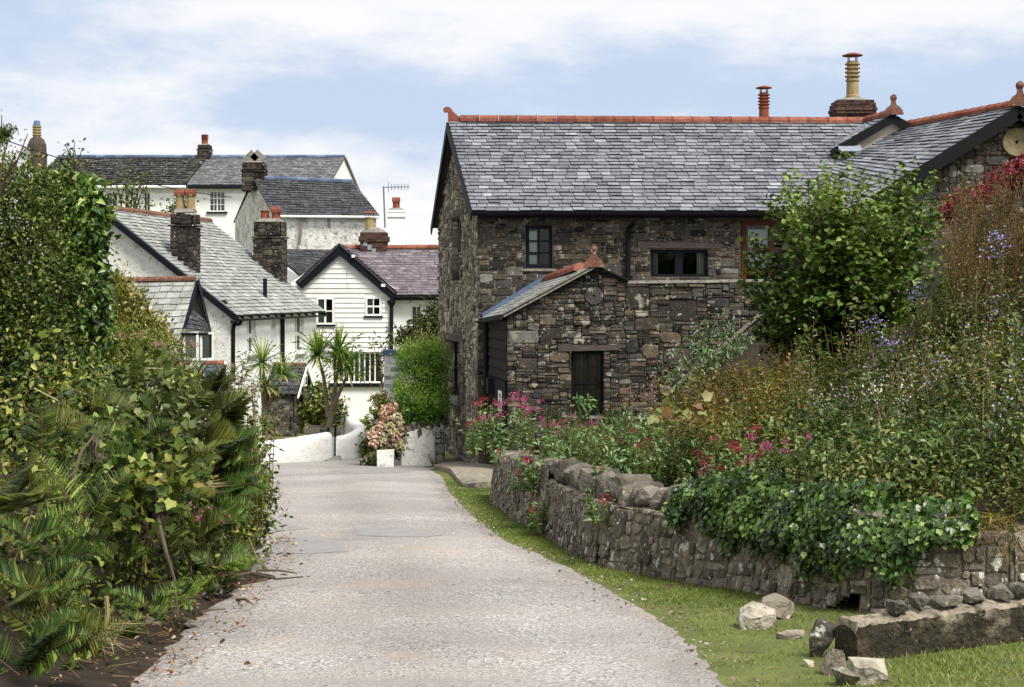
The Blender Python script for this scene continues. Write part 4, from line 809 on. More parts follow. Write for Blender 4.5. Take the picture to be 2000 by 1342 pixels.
f = P(731, 500, 59.9); mb = MB(); stone_stack(mb, f-V((0, 0, .6)), (1, 0, 0), 1.02, .7, 1.15, 85, brick=True); stone_stack(mb, f+V((0, 0, .55)), (1, 0, 0), 1.14, .8, .2, 86, brick=True); stone_stack(mb, f+V((0, 0, .75)), (1, 0, 0), 1.02, .7, .16, 87, brick=True)
o = mb.build('chimney', [K['brick'], K['dmortar']], wb); mb = MB(); mb.lathe(f+V((0, 0, .91)), [(.48, 0), (.4, .1), (.18, .2)], 12, sy=.7); mb.build('mortar_cap', K['concrete'], o); pot('chimney_pot', f+V((-.18, 0, 1.05)), .46, .17, K['buff'], o, 'plain', 'cap')
mb = MB()
for i in range(5): mb.box(f+V((-.4+.17*i, -.37, .38-i*.15)), (.16, 0, 0), (0, .02, 0), (0, 0, .2))
mb.build('lead_flashing', K['lead'], o)
# tall white chimney of a house hidden behind
wc = thing('white_chimney', 'tall white rendered chimney stack with red pot, beyond the purple slate roof', 'chimney', P(774, 490, 63)); f = P(774, 492, 63)
mb = MB()
for w, z0, z1 in ((.86, -1, .26), (.74, .26, .28), (.66, .28, 1.42), (.76, 1.42, 1.5), (.66, 1.5, 1.62), (.72, 1.62, 1.7)):
    mb.box(f+V((-w/2, -w/2, z0)), (w, 0, 0), (0, w, 0), (0, 0, z1-z0))
mb.build('stack', K['render'], wc); mb = MB(); mb.lathe(f+V((0, 0, 1.7)), [(.36, 0), (.3, .06), (.2, .1)], 10); mb.build('mortar_cap', K['concrete'], wc)
pot('chimney_pot', f+V((0, 0, 1.76)), .32, .15, K['redclay'], wc, 'plain', 'hood')
an = thing('tv_aerial', 'television aerial on a thin mast above the brick chimney', 'aerial', P(750, 440, 60.2))
mb = MB(); mb.tube([P(752, 445, 60.2), P(749, 364, 60.2)], .035, 6); mb.build('mast', K['steel'], an)
mb = MB(); a, b = P(747, 366, 60.2), P(800, 365, 60.2); mb.tube([a, b], .02, 5)
for i in range(7): p = a.lerp(b, .22+.12*i); h = .2 if i == 0 else .12; mb.tube([p-V((0, 0, h)), p+V((0, 0, h))], .014, 4)
mb.build('aerial_arms', K['steel'], an)

# ------------------------------------------------------------------ low dark roof between the houses
lt = thing('dark_roof_annexe', 'low white annexe with a dark lean-to roof, between cottage and weatherboarded house', 'annexe', P(590, 700, 59))
a, b, c, d = P(600, 548, 58.6), P(700, 590, 58.6), P(700, 488, 62), P(520, 486, 62)
mb = MB(); slates(mb, a, b, c, d, 14, .3, 90, .05); mb.build('roof', K['dslate'], lt, normals=False)
mb = MB(); dn = V((0, 0, -4)); mb.add([P(470, 484, 60)+dn, P(606, 552, 58.6)+dn, P(604, 551, 58.7), P(520, 489, 61.9), P(495, 484, 62)], [(0, 1, 2, 3, 4)]); mb.build('wall', K['render'], lt)
mb = MB(); mb.tube([P(505, 494, 60), P(512, 498, 60), P(527, 500, 60), P(529, 520, 60)], .03, 5); mb.build('cable_pipe', K['wpaint'], lt)

# ------------------------------------------------------------------ middle house
mh = thing('middle_house', 'old whitewashed house with dark slate roof, stained gable and a squat stone chimney', 'house', P(620, 600, 62))
a, b = V((P(541, 0, 62).x, 62, 0)), V((P(735, 0, 62).x, 62, 0)); sh = V((-1.3, 2.5, 0)); z0, z1 = 4.86, 6.45
fm3 = frame_map(a, (1, 0, 0), (0, -1, 0)); W = b.x-a.x; ws = (P(638, 0, 62).x-a.x, 1.7+(570-447)*62/3000, P(646, 0, 62).x-a.x, 1.7+(570-425)*62/3000)
mb = MB(); wall_holes(mb, fm3, W, z0, [ws], .15, -1.5)
gx = frame_map(a, sh, (-2.5, -1.3, 0)); gl_ = sh.length
mb.add([gx(0, -1.5), gx(2*gl_, -1.5), gx(2*gl_, z0), gx(gl_, z1), gx(0, z0)], [(0, 1, 2, 3, 4)]); q = frame_map(b, sh, (2.5, 1.3, 0)); mb.add([q(0, -1.5), q(2*gl_, -1.5), q(2*gl_, z0), q(gl_, z1), q(0, z0)], [(0, 1, 2, 3, 4)]); mb.build('wall', K['swhite'], mh)
window(mh, fm3, ws, K['wpaint'], .06, .03, 2, 2, .02, curtain=(K['curtain'], (0, 1)))
up = V((0, 0, 1)); e = .15; eL_, eR_ = a+V((-.12, -.2, z0-.06)), b+V((.15, -.2, z0-.1)); rL_, rR_ = a+sh+V((-.12, 0, z1+.05)), b+sh+V((.1, 0, z1-.12)); b2 = 2*sh
mb = MB(); slates(mb, eL_, eR_, rR_, rL_, 15, .32, 91, .03, lift=.03); mb.build('roof', K['dslate'], mh, normals=False)
mb = MB(); slates(mb, b+b2+V((.1, .2, z0-.1)), a+b2+V((-.1, .2, z0-.1)), rL_, rR_, 10, .5, 92); mb.build('roof', K['dslate'], mh, normals=False)
mb = MB(); ridge_tiles(mb, rL_+up*.03, rR_+up*.03, 9, .1, False, 3); mb.build('ridge', K['bslate'], mh)
mb = MB(); mb.tube([eL_+V((.1, -.05, -.06)), eR_+V((0, -.05, -.06))], .05, 6); mb.build('gutter', K['wpaint'], mh)
mb = MB(); p0 = P(587, 424, 61.85); mb.tube([p0, P(588, 450, 61.85), P(585, 478, 61.85)], .06, 6); mb.build('downpipe', K['greywood'], mh)
f = a+sh+V((-.05, .15, z1-.38)); o = chimney(mh, f, .92, .8, 1.05, (1, 0, 0), 'stone', [], 95, band=.3, cap=.05, dip=.15)
t = f+V((0, 0, 1.1)); mb = MB(); mb.bar(t+V((-.34, 0, 0)), t+V((.03, 0, .34)), .45, .06, (0, 1, 0)); mb.bar(t+V((.36, 0, 0)), t+V((-.03, 0, .36)), .45, .06, (0, 1, 0)); mb.build('slab_cowl', K['concrete'], o)
# dark staining band on the gable
# ------------------------------------------------------------------ far terrace
ft = thing('far_terrace', 'long white terrace on the hill under one mossy and one cleaner slate roof', 'terrace', P(350, 480, 75))
X7 = lambda px, y: (px-1000)*y/3000; z0, z1 = 6.9, 8.42; xa, xs_, xb = X7(58, 74), X7(364, 74), X7(641, 74); sh = V((.42, 3, 0))
fm4 = frame_map((xa, 74.2, 0), (1, 0, 0), (0, -1, 0)); w1 = (X7(407, 74)-xa, 1.7+(570-413)*74/3000, X7(438, 74)-xa, 1.7+(570-373)*74/3000); w2 = (X7(205, 74)-xa, w1[1]+.1, X7(228, 74)-xa, w1[3]-.05)
w3 = (X7(278, 74)-xa, w1[1]+.0, X7(292, 74)-xa, w1[3]-.05)
mb = MB(); wall_holes(mb, fm4, xb-xa, z0, [w1, w2, w3], .15, 1)
q = frame_map((xb, 74.2, 0), sh, (3, -.42, 0)); L_ = sh.length; mb.add([q(0, 1), q(2*L_, 1), q(2*L_, z0), q(L_, z1), q(0, z0)], [(0, 1, 2, 3, 4)]); mb.build('wall', K['white'], ft)
window(ft, fm4, w1, K['wpaint'], .04, .05, 4, 3, .035, (.12, .08, .1), curtain=(K['curtain'], (0, 1)), sashes='v', sm=K['bluebk']); window(ft, fm4, w2, K['wpaint'], .04, .05, 2, 2, .03, curtain=(K['curtain'], (0, 1))); window(ft, fm4, w3, K['wpaint'], .04, .05, 2, 2, .03)
pt = lambda x, y, z: V((x, y, z)); ev = lambda x: pt(x, 73.9, z0-.05); rd = lambda x: pt(x+.42, 77.2, z1+.05)
mb = MB(); slates(mb, ev(xa), ev(xs_), rd(xs_), rd(xa), 15, .3, 101, .1, lift=.05); mb.build('roof', K['mslate'], ft, normals=False).__setitem__('label', 'mossy slate roof of the terrace')
mb = MB(); slates(mb, ev(xs_+.02), ev(xb+.05), rd(xb+.05), rd(xs_+.02), 17, .28, 102, .1, lift=.02); mb.build('roof', K['gslate'], ft, normals=False)
mb = MB(); slates(mb, pt(xb+.9, 80.4, z0), pt(xa, 80.4, z0), rd(xa), rd(xb+.05), 10, .5, 103); mb.build('roof', K['dslate'], ft, normals=False)
mb = MB(); ridge_tiles(mb, rd(xa)+V((0, 0, .05)), rd(xb+.05)+V((0, 0, .05)), 30, .11, False, 3); mb.build('ridge', K['bslate'], ft)
mb = MB(); mb.tube([ev(xa)+V((0, -.06, -.1)), ev(xs_)+V((0, -.06, -.1))], .07, 6); mb.build('gutter', K['wpaint'], ft); mb = MB(); mb.tube([ev(xs_+.1)+V((0, -.06, -.12)), ev(xb)+V((0, -.06, -.12))], .07, 6); mb.build('gutter', K['bluebk'], ft)
mb = MB(); mb.bar(rd(xb+.08)-V((0, 0, .05)), pt(xb+.9, 80.4, z0), .06, .12); mb.build('bargeboard', K['concrete'], ft)
f = P(72, 312, 77.5); mb = MB(); mb.lathe(f+V((0, 0, -.6)), [(.52, 0), (.52, .75), (.56, .78), (.56, .86), (.5, .9), (.48, 1.35), (.36, 1.62), (.2, 1.75)], 8); o = mb.build('chimney', K['cstone'], ft)
q = MB(); q.lathe(f+V((0, 0, 1.1)), [(.19, 0), (.19, .6)], 10)
for i in range(4): q.lathe(f+V((0, 0, 1.2+.14*i)), [(.19, 0), (.24, .02), (.24, .05), (.19, .07)], 10)
q.build('chimney_pot', K['buff'], o); q = MB(); q.lathe(f+V((0, 0, 1.7)), [(.2, 0), (.15, .22), (.15, .26)], 10); q.build('metal_cowl', K['bslate'], o)
q = MB(); q.lathe((0, 0, 0), [(.02, -.1), (.2, -.06), (.3, 0)], 14)
o2 = q.build('satellite_dish', K['steel'], ft); dm = Matrix.Translation(f+V((-.35, -.75, .15))) @ Matrix.Rotation(math.radians(68), 4, 'X'); o2.data.transform(dm)
o = chimney(ft, P(400, 310, 77.2)-V((0, 0, .05)), .62, .6, .72, (1, 0, 0), 'stone', [(0, .5, .16, K['redclay'], 'louvre', None)], 105, band=.2, cap=.06)
# overhead cables
cw = thing('overhead_cable', 'thin black overhead cable sagging across in front of the far terrace', 'cable', P(240, 340, 50))
def cable(a, b, sag, r): 
    m_ = MB(); m_.tube([a.lerp(b, i/16)-V((0, 0, sag*4*(i/16)*(1-i/16))) for i in range(17)], r, 4); return m_
cable(P(5, 272, 33), P(452, 385, 54.5), .2, .016).build('wire', K['black'], cw)

# ------------------------------------------------------------------ lane walls
K['gwhite'] = mat('garden_whitewash', [C('#dcdad5'), C('#dcdad5')], .95, (6, .08), (7, 1), [(11, .60, .72, C('#bdb9b0')), (30, .68, .74, C('#8d887e'))], spec=.15)
def path_wall(mb, pts, th, hts, m=0, base=-.4, seed=1):
    """rounded, slightly lumpy whitewashed wall along pts"""
    R = random.Random(seed); P2 = []
    for i in range(len(pts)-1):
        for k in range(10): P2.append((V(pts[i]).lerp(V(pts[i+1]), k/10), hts[i]+(hts[i+1]-hts[i])*k/10))
    P2.append((V(pts[-1]), hts[-1]))
    for _ in range(8): P2 = [P2[0]]+[((P2[i-1][0]+P2[i][0]*2+P2[i+1][0])/4, P2[i][1]) for i in range(1, len(P2)-1)]+[P2[-1]]
    rows = []
    for i, (p, h) in enumerate(P2):
        d = (P2[min(i+1, len(P2)-1)][0]-P2[max(i-1, 0)][0]); d.z = 0; d.normalize(); x = V((-d.y, d.x, 0)); h += R.uniform(-.006, .006); r = th/2; j = lambda: R.uniform(-.005, .005)
        prof = [(-r*1.1, base), (-r*1.08, h*.4), (-r, h*.8), (-r*.82, h*.95), (-r*.3, h), (r*.3, h), (r*.82, h*.95), (r, h*.8), (r*1.08, h*.4), (r*1.1, base)]
        rows.append([p+x*(a+j())+V((0, 0, z+j())) for a, z in prof])
    n = 10; vs = [v for r_ in rows for v in r_]
    mb.add(vs, [(i*n+k, i*n+k+1, (i+1)*n+k+1, (i+1)*n+k) for i in range(len(rows)-1) for k in range(n-1)]+[tuple(range(n)), tuple(range((len(rows)-1)*n, len(rows)*n))], .5, m)
G = lambda px, y, dz=0: V(((px-1000)*y/3000, y, zr(y)+dz))
w1 = thing('garden_wall', 'low rough whitewashed garden wall on the near side of the small gate', 'wall', G(580, 35.6))
mb = MB(); path_wall(mb, [G(430, 34.6), G(500, 35.2), G(560, 35.8), G(600, 36.3), G(639, 36.9)], .34, [.42, .48, .56, .62, .68], seed=2); mb.build('masonry', K['gwhite'], w1, smooth=True)
w2 = thing('curved_garden_wall', 'rounded whitewashed garden wall curving away from the small gate up the lane', 'wall', G(690, 37.6))
mb = MB(); path_wall(mb, [G(654, 37.2), G(685, 37.6), G(703, 38.2), G(706, 39.6), G(697, 41.5), G(683, 44.0), G(668, 48)], .36, [.55, .62, .72, .75, .78, .95, 1.15], seed=3); mb.build('masonry', K['gwhite'], w2, smooth=True)
gt = thing('garden_gate', 'small black iron gate with spiked bars between the two white walls', 'gate', G(646, 37))
mb = MB(); a, b = G(641, 37), G(655, 37.2)
for p, h in ((a, .72), (b, .78)): mb.tube([p, p+V((0, 0, h))], .03, 6); mb.lathe(p+V((0, 0, h)), [(.03, 0), (.045, .04), (.01, .09)], 6)
gpost = mb.build('gate_post', K['bluebk'], gt)
mb = MB(); c = G(626, 38.0)
for z in (.12, .58): mb.bar(a+V((0, 0, z)), c+V((0, 0, z+.1)), .02, .03)
for i in range(7): p = a.lerp(c, i/6); mb.tube([p+V((0, 0, .1)), p+V((0, 0, .72+.02*(i % 2)))], .012, 5)
mb.build('gate_leaf', K['bluebk'], gt)
mb = MB(); mb.rock(G(648, 36.7, .04), .25, .25, .09); tag(mb.build('stone_step', K['concrete']), 'single worn grey stone step below the small garden gate', 'step')
sw = thing('stub_wall', 'whitewashed wall with upright dark coping stones under the clipped green hedge', 'wall', G(820, 33.6))
mb = MB(); a, b = G(784, 33.3, -.3), G(868, 34.0, -.3); ex = b-a
mb.hexa([a, b, b+V((0, .35, 0)), a+V((0, .35, 0)), a+V((0, 0, 1.0)), b+V((0, 0, 1.28)), b+V((0, .35, 1.28)), a+V((0, .35, 1.0))]); mb.build('masonry', K['rwhite'], sw)
mb = MB()
for i in range(9):
    k = (i+.5)/9; p = a.lerp(b, k)+V((0, .15, 1.02+.28*k)); mb.rock(p, .075, .22, rnd.uniform(.13, .2), 14, rnd.random(), tilt=rnd.uniform(-.25, .25))
mb.build('coping', K['crag'], sw)
mb = MB(); rubble(mb, frame_map(G(851, 33.8, -.35)+V((0, -.04, 0)), (1, 0, 0), (0, -1, 0)), 0, 0, .2, 1.1, lambda u, v: True, cu=.06, cv=.05, wr=(2, 4), hr=(2, 4), seed=4); mb.build('stone_end', [K['concrete'], K['dmortar']], sw)
wp = thing('white_brick_wall', 'white painted brick garden wall with blue slate capping, left of the green hedge', 'wall', G(770, 38))
mb = MB(); p0 = V((P(751, 0, 38).x, 38, 0)); zt_ = 1.7+(570-694)*38/3000; m_ = frame_map(p0+V((0, 0, -3)), (1, 0, 0), (0, -1, 0)); bricks(mb, m_, 1.3, zt_+3, 5, .33, .1); bricks(mb, frame_map(p0+V((0, 0, -3)), (0, 1, 0), (-1, 0, 0)), .35, zt_+3, 6, .33, .1); mb.build('masonry', [mat('painted_brick', [C('#85838a'), C('#d2d1ce'), C('#dddcd9'), C('#e2e1de')], .9, (5, .1), (30, .3), [(6, .6, .72, C('#8f8c8c'))]), K['white']], wp)
mb = MB(); mb.box(p0+V((-.05, -.06, zt_)), (1.45, 0, 0), (0, .5, 0), (0, 0, .13)); mb.build('capping', K['bslate'], wp)
pl_ = thing('plant_trough', 'grey timber trough that holds the tall palm behind the white wall', 'planter', G(630, 40))
mb = MB(); zb_ = 1.7+(570-868)*40/3000; zt2 = 1.7+(570-834)*40/3000
for i in range(3): 
    h = (zt2-zb_)/3; x0, x1 = P(599-2*(i-2), 0, 40).x-.02*i, P(660, 0, 40).x+.02*i
    mb.box((x0, 39.7, zb_+h*i+.006), (x1-x0, 0, 0), (0, .06, 0), (0, 0, h-.012), rnd.random()); mb.box((x0, 40.5, zb_+h*i+.006), (x1-x0, 0, 0), (0, .06, 0), (0, 0, h-.012)); mb.box((x0, 39.762, zb_+h*i+.006), (.05, 0, 0), (0, .735, 0), (0, 0, h-.012)); mb.box((x1-.05, 39.762, zb_+h*i+.006), (.05, 0, 0), (0, .735, 0), (0, 0, h-.012))
mb.build('boards', K['greywood'], pl_); mb = MB(); mb.box((P(601, 0, 40).x, 39.77, zt2-.1), (.75, 0, 0), (0, .72, 0), (0, 0, .02)); mb.build('soil', K['soil'], pl_)
st = thing('white_plinth', 'small white painted block at the foot of the hydrangea', 'plinth', G(752, 33))
mb = MB(); mb.hexa([G(737, 32.1, -.2), G(769, 32.1, -.2), G(769, 32.4, -.2), G(737, 32.4, -.2), G(736, 32.1, .36), G(770, 32.1, .40), G(769, 32.4, .40), G(737, 32.4, .38)]); mb.build('masonry', K['rwhite'], st)
bn = thing('dark_bin', 'dark blue bin standing in the lane behind the hydrangea', 'bin', G(716, 37.3))
mb = MB(); p = G(713, 37.4); mb.hexa([p, p+V((.28, 0, 0)), p+V((.28, .3, 0)), p+V((0, .3, 0))]+[p+V(q) for q in ((-.03, -.03, .42), (.31, -.03, .42), (.31, .33, .42), (-.03, .33, .42))]); o = mb.build('body', K['bluebk'], bn); mb = MB(); mb.hexa([p+V(q) for q in ((-.05, -.06, .425), (.33, -.06, .425), (.33, .35, .425), (-.05, .35, .425), (-.02, -.03, .47), (.3, -.03, .47), (.3, .33, .5), (-.02, .33, .5))]); mb.build('lid', K['bluebk'], bn)
# ------------------------------------------------------------------ leaves: every leaf is a small mesh face set
rng = np.random.default_rng(11)
def nrm(a): return a/np.maximum(np.linalg.norm(a, axis=-1, keepdims=True), 1e-9)
TPL = {   # x along the leaf, y across, z off the plane; unit length and unit half width
    'oval': ([(0, 0, 0), (.3, .42, .10), (.72, .36, .08), (1, 0, -.10), (.72, -.36, .08), (.3, -.42, .10)], [(0, 3, 2, 1), (0, 5, 4, 3)]),
    'round': ([(0, 0, 0), (.08, .42, .08), (.5, .52, .10), (.85, .3, .03), (1, 0, -.12), (.85, -.3, .03), (.5, -.52, .10), (.08, -.42, .08)], [(0, 4, 3, 2, 1), (0, 7, 6, 5, 4)]),
    'lance': ([(0, 0, 0), (.35, .5, .12), (1, 0, -.25), (.35, -.5, .12)], [(0, 2, 1), (0, 3, 2)]),
    'lobed': ([(0, 0, 0), (-.08, .4, .04), (.16, .42, .03), (.42, .58, .0), (.6, .33, .05), (1, 0, -.1), (.6, -.33, .05), (.42, -.58, .0), (.16, -.42, .03), (-.08, -.4, .04)], [(0, 5, 4, 3, 2, 1), (0, 9, 8, 7, 6, 5)]),
    'ivy': ([(0, 0, 0), (-.1, .45, .03), (.4, .33, .08), (1, 0, -.15), (.4, -.33, .08), (-.1, -.45, .03)], [(0, 3, 2, 1), (0, 5, 4, 3)]),
    'strip': ([(0, -.5, 0), (0, .5, 0), (1, .35, 0), (1, -.35, 0)], [(0, 3, 2, 1)]),
    'blade': ([(0, -.5, 0), (0, .5, 0), (.55, .4, .0), (1, 0, 0), (.55, -.4, .0)], [(0, 4, 3, 2, 1)]),
    'petal': ([(0, 0, 0), (.6, .5, .1), (1, 0, .2), (.6, -.5, .1)], [(0, 3, 2, 1)]),
}
class Lv:
    """arrays of leaves gathered for one mesh"""
    def __init__(s): s.a = []
    def add(s, pos, d, up, ln, wd, t, tpl='oval', m=0):
        n = len(pos); f = lambda x: np.broadcast_to(np.asarray(x, float), (n,))
        s.a.append((np.asarray(pos, float), nrm(np.asarray(d, float)), np.asarray(up, float), f(ln), f(wd), np.clip(f(t), 0, 1), tpl, m)); return s
    def moved(s, loc, rz=0, sc=1, dt=0):
        """the same leaves turned and scaled about the origin, then moved"""
        c, q = math.cos(rz), math.sin(rz); R = np.array([[c, -q, 0], [q, c, 0], [0, 0, 1]])
        return [(p @ R.T*sc+np.asarray(loc), d @ R.T, u @ R.T, l*sc, w_*sc, np.clip(t+dt, 0, 1), k, m) for p, d, u, l, w_, t, k, m in s.a]
    def n(s): return sum(len(x[0]) for x in s.a)
    def build(s, name, mats, parent=None, mesh_only=False):
        VV, LI, LS, TT, MM = [], [], [], [], []; b = 0
        for pos, d, up, ln, wd, t, tpl, m in s.a:
            if not len(pos): continue
            y = nrm(np.cross(up, d)+1e-6); z = np.cross(d, y); tv, tf = TPL[tpl]; k = len(tv); n = len(pos)
            v = np.empty((n, k, 3))
            for i, (a, c, e) in enumerate(tv): v[:, i] = pos+d*(ln*a)[:, None]+y*(wd*c)[:, None]+z*(ln*e)[:, None]
            VV.append(v.reshape(-1, 3)); base = (np.arange(n)*k+b)[:, None]; b += n*k
            fl = np.array([i for f in tf for i in f]); LI.append((base+fl[None]).ravel()); LS.append(np.tile([len(f) for f in tf], n)); TT.append(np.repeat(t, len(tf))); MM.append(np.full(n*len(tf), m))
        VV = np.concatenate(VV).astype(np.float32); LI = np.concatenate(LI).astype(np.int32); LS = np.concatenate(LS).astype(np.int32); TT = np.concatenate(TT).astype(np.float32); MM = np.concatenate(MM).astype(np.int32)
        me = bpy.data.meshes.new(name); me.vertices.add(len(VV)); me.vertices.foreach_set('co', VV.ravel()); me.loops.add(len(LI)); me.loops.foreach_set('vertex_index', LI); me.polygons.add(len(LS))
        me.polygons.foreach_set('loop_start', np.r_[0, np.cumsum(LS)[:-1]].astype(np.int32)); me.polygons.foreach_set('material_index', MM)
        for q in (mats if isinstance(mats, (list, tuple)) else [mats]): me.materials.append(q)
        me.attributes.new('tint', 'FLOAT', 'FACE').data.foreach_set('value', TT); me.update(calc_edges=True)
        return me if mesh_only else link(name, me, parent)
rv = lambda n, s=1.0: rng.normal(size=(n, 3))*s
def crown(blobs, ncl, per, spread, ln, asp=.6, tpl='oval', shell=.55, droop=.15, tint=(.5, .18, .12), up=.7, m=0, lv=None, lvar=.3, topl=.0, flat=None):
    """leaf clumps spread through the outer part of a union of ellipsoids. blobs: (centre, radii)"""
    lv = lv or Lv(); Cc = np.array([b[0] for b in blobs], float); Rr = np.array([b[1] for b in blobs], float)
    w_ = np.prod(Rr, axis=1)**(2/3); i = rng.choice(len(blobs), ncl, p=w_/w_.sum()); q = nrm(rv(ncl)); r = 1-shell*rng.random(ncl)**1.6; r *= 1+.12*rng.normal(size=ncl)
    cp = Cc[i]+q*Rr[i]*r[:, None]; od = nrm(q/Rr[i])
    ct = tint[0]+tint[1]*rng.normal(size=ncl)+topl*q[:, 2]  # topl tints upward-facing clumps lighter, light from above put into leaf colour
    k = np.repeat(np.arange(ncl), per); n = len(k)
    pos = cp[k]+rv(n, spread); d = nrm(od[k]*.6+rv(n, .65)+np.array([0, 0, -droop])); u = nrm(od[k]*(1-up)+np.array([0, 0, up])+rv(n, .38))
    L_ = ln*(1+lvar*rng.uniform(-1, 1, n)); lv.add(pos, d, u, L_, L_*asp, ct[k]+tint[2]*rng.normal(size=n), tpl, m); lv.cp, lv.od = cp, od
    return lv
def branches(name, root, targets, r0, parent, m, r1=.006, wig=.12, n=5, seed=2, mid=.5):
    R = random.Random(seed); mb = MB(); root = V(root)
    for t in targets:
        t = V(t); pts = [root+V((R.uniform(-.06, .06), R.uniform(-.06, .06), 0))]
        for i in range(1, n): k = i/n; p = root.lerp(t, k); p.z = root.z+(t.z-root.z)*k**(.8); pts.append(p+V((R.uniform(-1, 1), R.uniform(-1, 1), R.uniform(-.5, .5)))*wig*(t-root).length*.3)
        pts.append(t); mb.tube(pts, [r0+(r1-r0)*(i/n)**.7 for i in range(n+1)], 5, R.random())
    return mb.build(name, m, parent)
def herb(nst, H, spread, nl, ln, asp, tpl='lance', lo=.08, lt=.5, lift=.35, lean=(0, 0), flower=None, sw=.008, m=0, ms=1, hv=.2, base=.08, taper=.45):
    """stems that lean outward, leaves along them, flower heads on top (kept in .fl)"""
    lv, fl = Lv(), Lv(); az = rng.random(nst)*2*math.pi; s = spread*rng.random(nst)**.6; h = H*(1+hv*rng.uniform(-1, 1, nst))
    top = np.c_[np.cos(az)*s+lean[0]*h, np.sin(az)*s+lean[1]*h, h]; b0 = np.c_[np.cos(az)*base*rng.random(nst), np.sin(az)*base*rng.random(nst), np.zeros(nst)]
    P_ = lambda k, t: b0[k]+(top[k]-b0[k])*np.c_[t**1.5, t**1.5, t]
    for j in range(4):
        k = np.arange(nst); a, b = P_(k, np.full(nst, j/4)), P_(k, np.full(nst, (j+1)/4)); d = b-a; L_ = np.linalg.norm(d, axis=1)*1.02
        lv.add(a, d, rv(nst), L_, sw*(1.2-.15*j), rng.random(nst), 'strip', ms); lv.add(a, d, rv(nst), L_, sw*(1.2-.15*j), rng.random(nst), 'strip', ms)
    if nl:
        k = np.repeat(np.arange(nst), nl); n = len(k); t = lo+(1-lo)*np.tile((np.arange(nl)+.5)/nl, nst)+rng.uniform(-.03, .03, n); a = rng.random(n)*2*math.pi
        d = np.c_[np.cos(a), np.sin(a), lift+rng.normal(size=n)*.35]; L_ = ln*(1-taper*t)*(1+.25*rng.uniform(-1, 1, n)); lv.add(P_(k, np.clip(t, 0, 1)), d, nrm(rv(n, .3)+np.array([0, 0, 1])), L_, L_*asp, lt+.16*rng.normal(size=n)+.1*rng.normal(size=nst)[k], tpl, m)
    if flower:
        f = dict(frac=1, n=14, r=.03, ln=.02, asp=.8, tpl='petal', m=2, flat=.5, t=.5, lo=1.0); f.update(flower); q = np.where(rng.random(nst) < f['frac'])[0]; q = q if len(q) else np.array([0])
        k = np.repeat(q, f['n']); n = len(k)
        lv.heads = []
        for h_ in ([k[k == i] for i in q] if f.get('each') else [k]):
            k = h_; n = len(k); fl = Lv(); lv.heads.append(fl)
            tt = f['lo']+(1-f['lo'])*rng.random(n); o = rv(n, f['r']); o[:, 2] *= f['flat']; fl.add(P_(k, tt)+o, rv(n), rv(n), f['ln']*(1+.3*rng.uniform(-1, 1, n)), f['ln']*f['asp'], f['t']+.22*rng.normal(size=n), f['tpl'], f['m'])
    lv.fl = fl; lv.tops = top; return lv
def bloom_meshes(h, m, name): return [q.build(name, m, mesh_only=True) for q in h.heads]
def on_bank(n, poly, margin=0):
    """n random points of the bank whose picture position falls inside a photo polygon (x, y, distance range)"""
    pass
def gbank(px, py, lo=8.7, hi=33):
    """first point of the bank surface a photo pixel shows"""
    ys = np.linspace(lo, hi, 240); x_ = (px-CX)*ys/F; z_ = HC+(HY-py)*ys/F; b = zb(x_, ys); i = np.argmax(z_ < b)
    if not (z_ < b).any(): return None
    return V((x_[i], ys[i], b[i]))
# ------------------------------------------------------------------ the curving field wall and what lies on the verge
fw = thing('field_wall', 'long curving drystone field wall holding back the overgrown bank', 'wall', (wline(2)[0], wline(2)[1], -1))
def wmap(u, v, d=0.0):
    x, y, z, dx, dy = wline(min(max(u, 0), WLEN)); bat = .10*(1-min(1, max(0, v/.7)))
    return V((x+dy*(d+bat), y-dx*(d+bat), zg(x, y)+v))
hw = lambda u: wline(u)[2]-zg(*wline(u)[:2])
ua, ub = s_at(1075), s_at(1345); dh1, dh2 = s_at(1189), s_at(1668)
holes = lambda u, v: (abs(u-dh1) < .05 and v < .17) or (abs(u-dh2) < .12 and v < .06+.04*math.sin((u-dh2)*20))
mb = MB(); rubble(mb, wmap, 0, -.15, WLEN-.1, .8, lambda u, v: v < hw(u)-(.15 if ua < u < ub else .02)-.02*math.sin(u*9) and not holes(u, v), cu=.024, cv=.021, wr=(3, 8), hr=(2, 5), prot=(.004, .024), seed=31, gap=.0045, rnd_=(.1, .36), rough=1.7, bev=(.8, .93), run=7)
for h, w in ((dh1, .1), (dh2, .2)): mb.quad(wmap(h-w, -.1, -.2), wmap(h+w, -.1, -.2), wmap(h+w, .3, -.2), wmap(h-w, .3, -.2), 0, 2)  # dark sheet stands in for the shade inside the drain holes
for i in range(80):      # rough top behind the face
    a, b = WLEN*i/80, WLEN*(i+1)/80; mb.quad(wmap(a, hw(a)-.16, .0), wmap(b, hw(b)-.16, .0), wmap(b, hw(b)-.12, -.4), wmap(a, hw(a)-.12, -.4), .5, 1)
e = frame_map(wmap(0, 0, 0), (1, .1, 0), (0, -1, 0)); mb.quad(wmap(0, -.2, 0), wmap(0, -.2, -.45), wmap(0, .65, -.45), wmap(0, .65, 0), .5, 1)
mb.build('facing', [K['wstone'], mat('weathered_mortar', [C('#82796a'), C('#82796a')], .95, (12, .5), (60, .5)), K['interior']], fw)
mb = MB(); u = .0
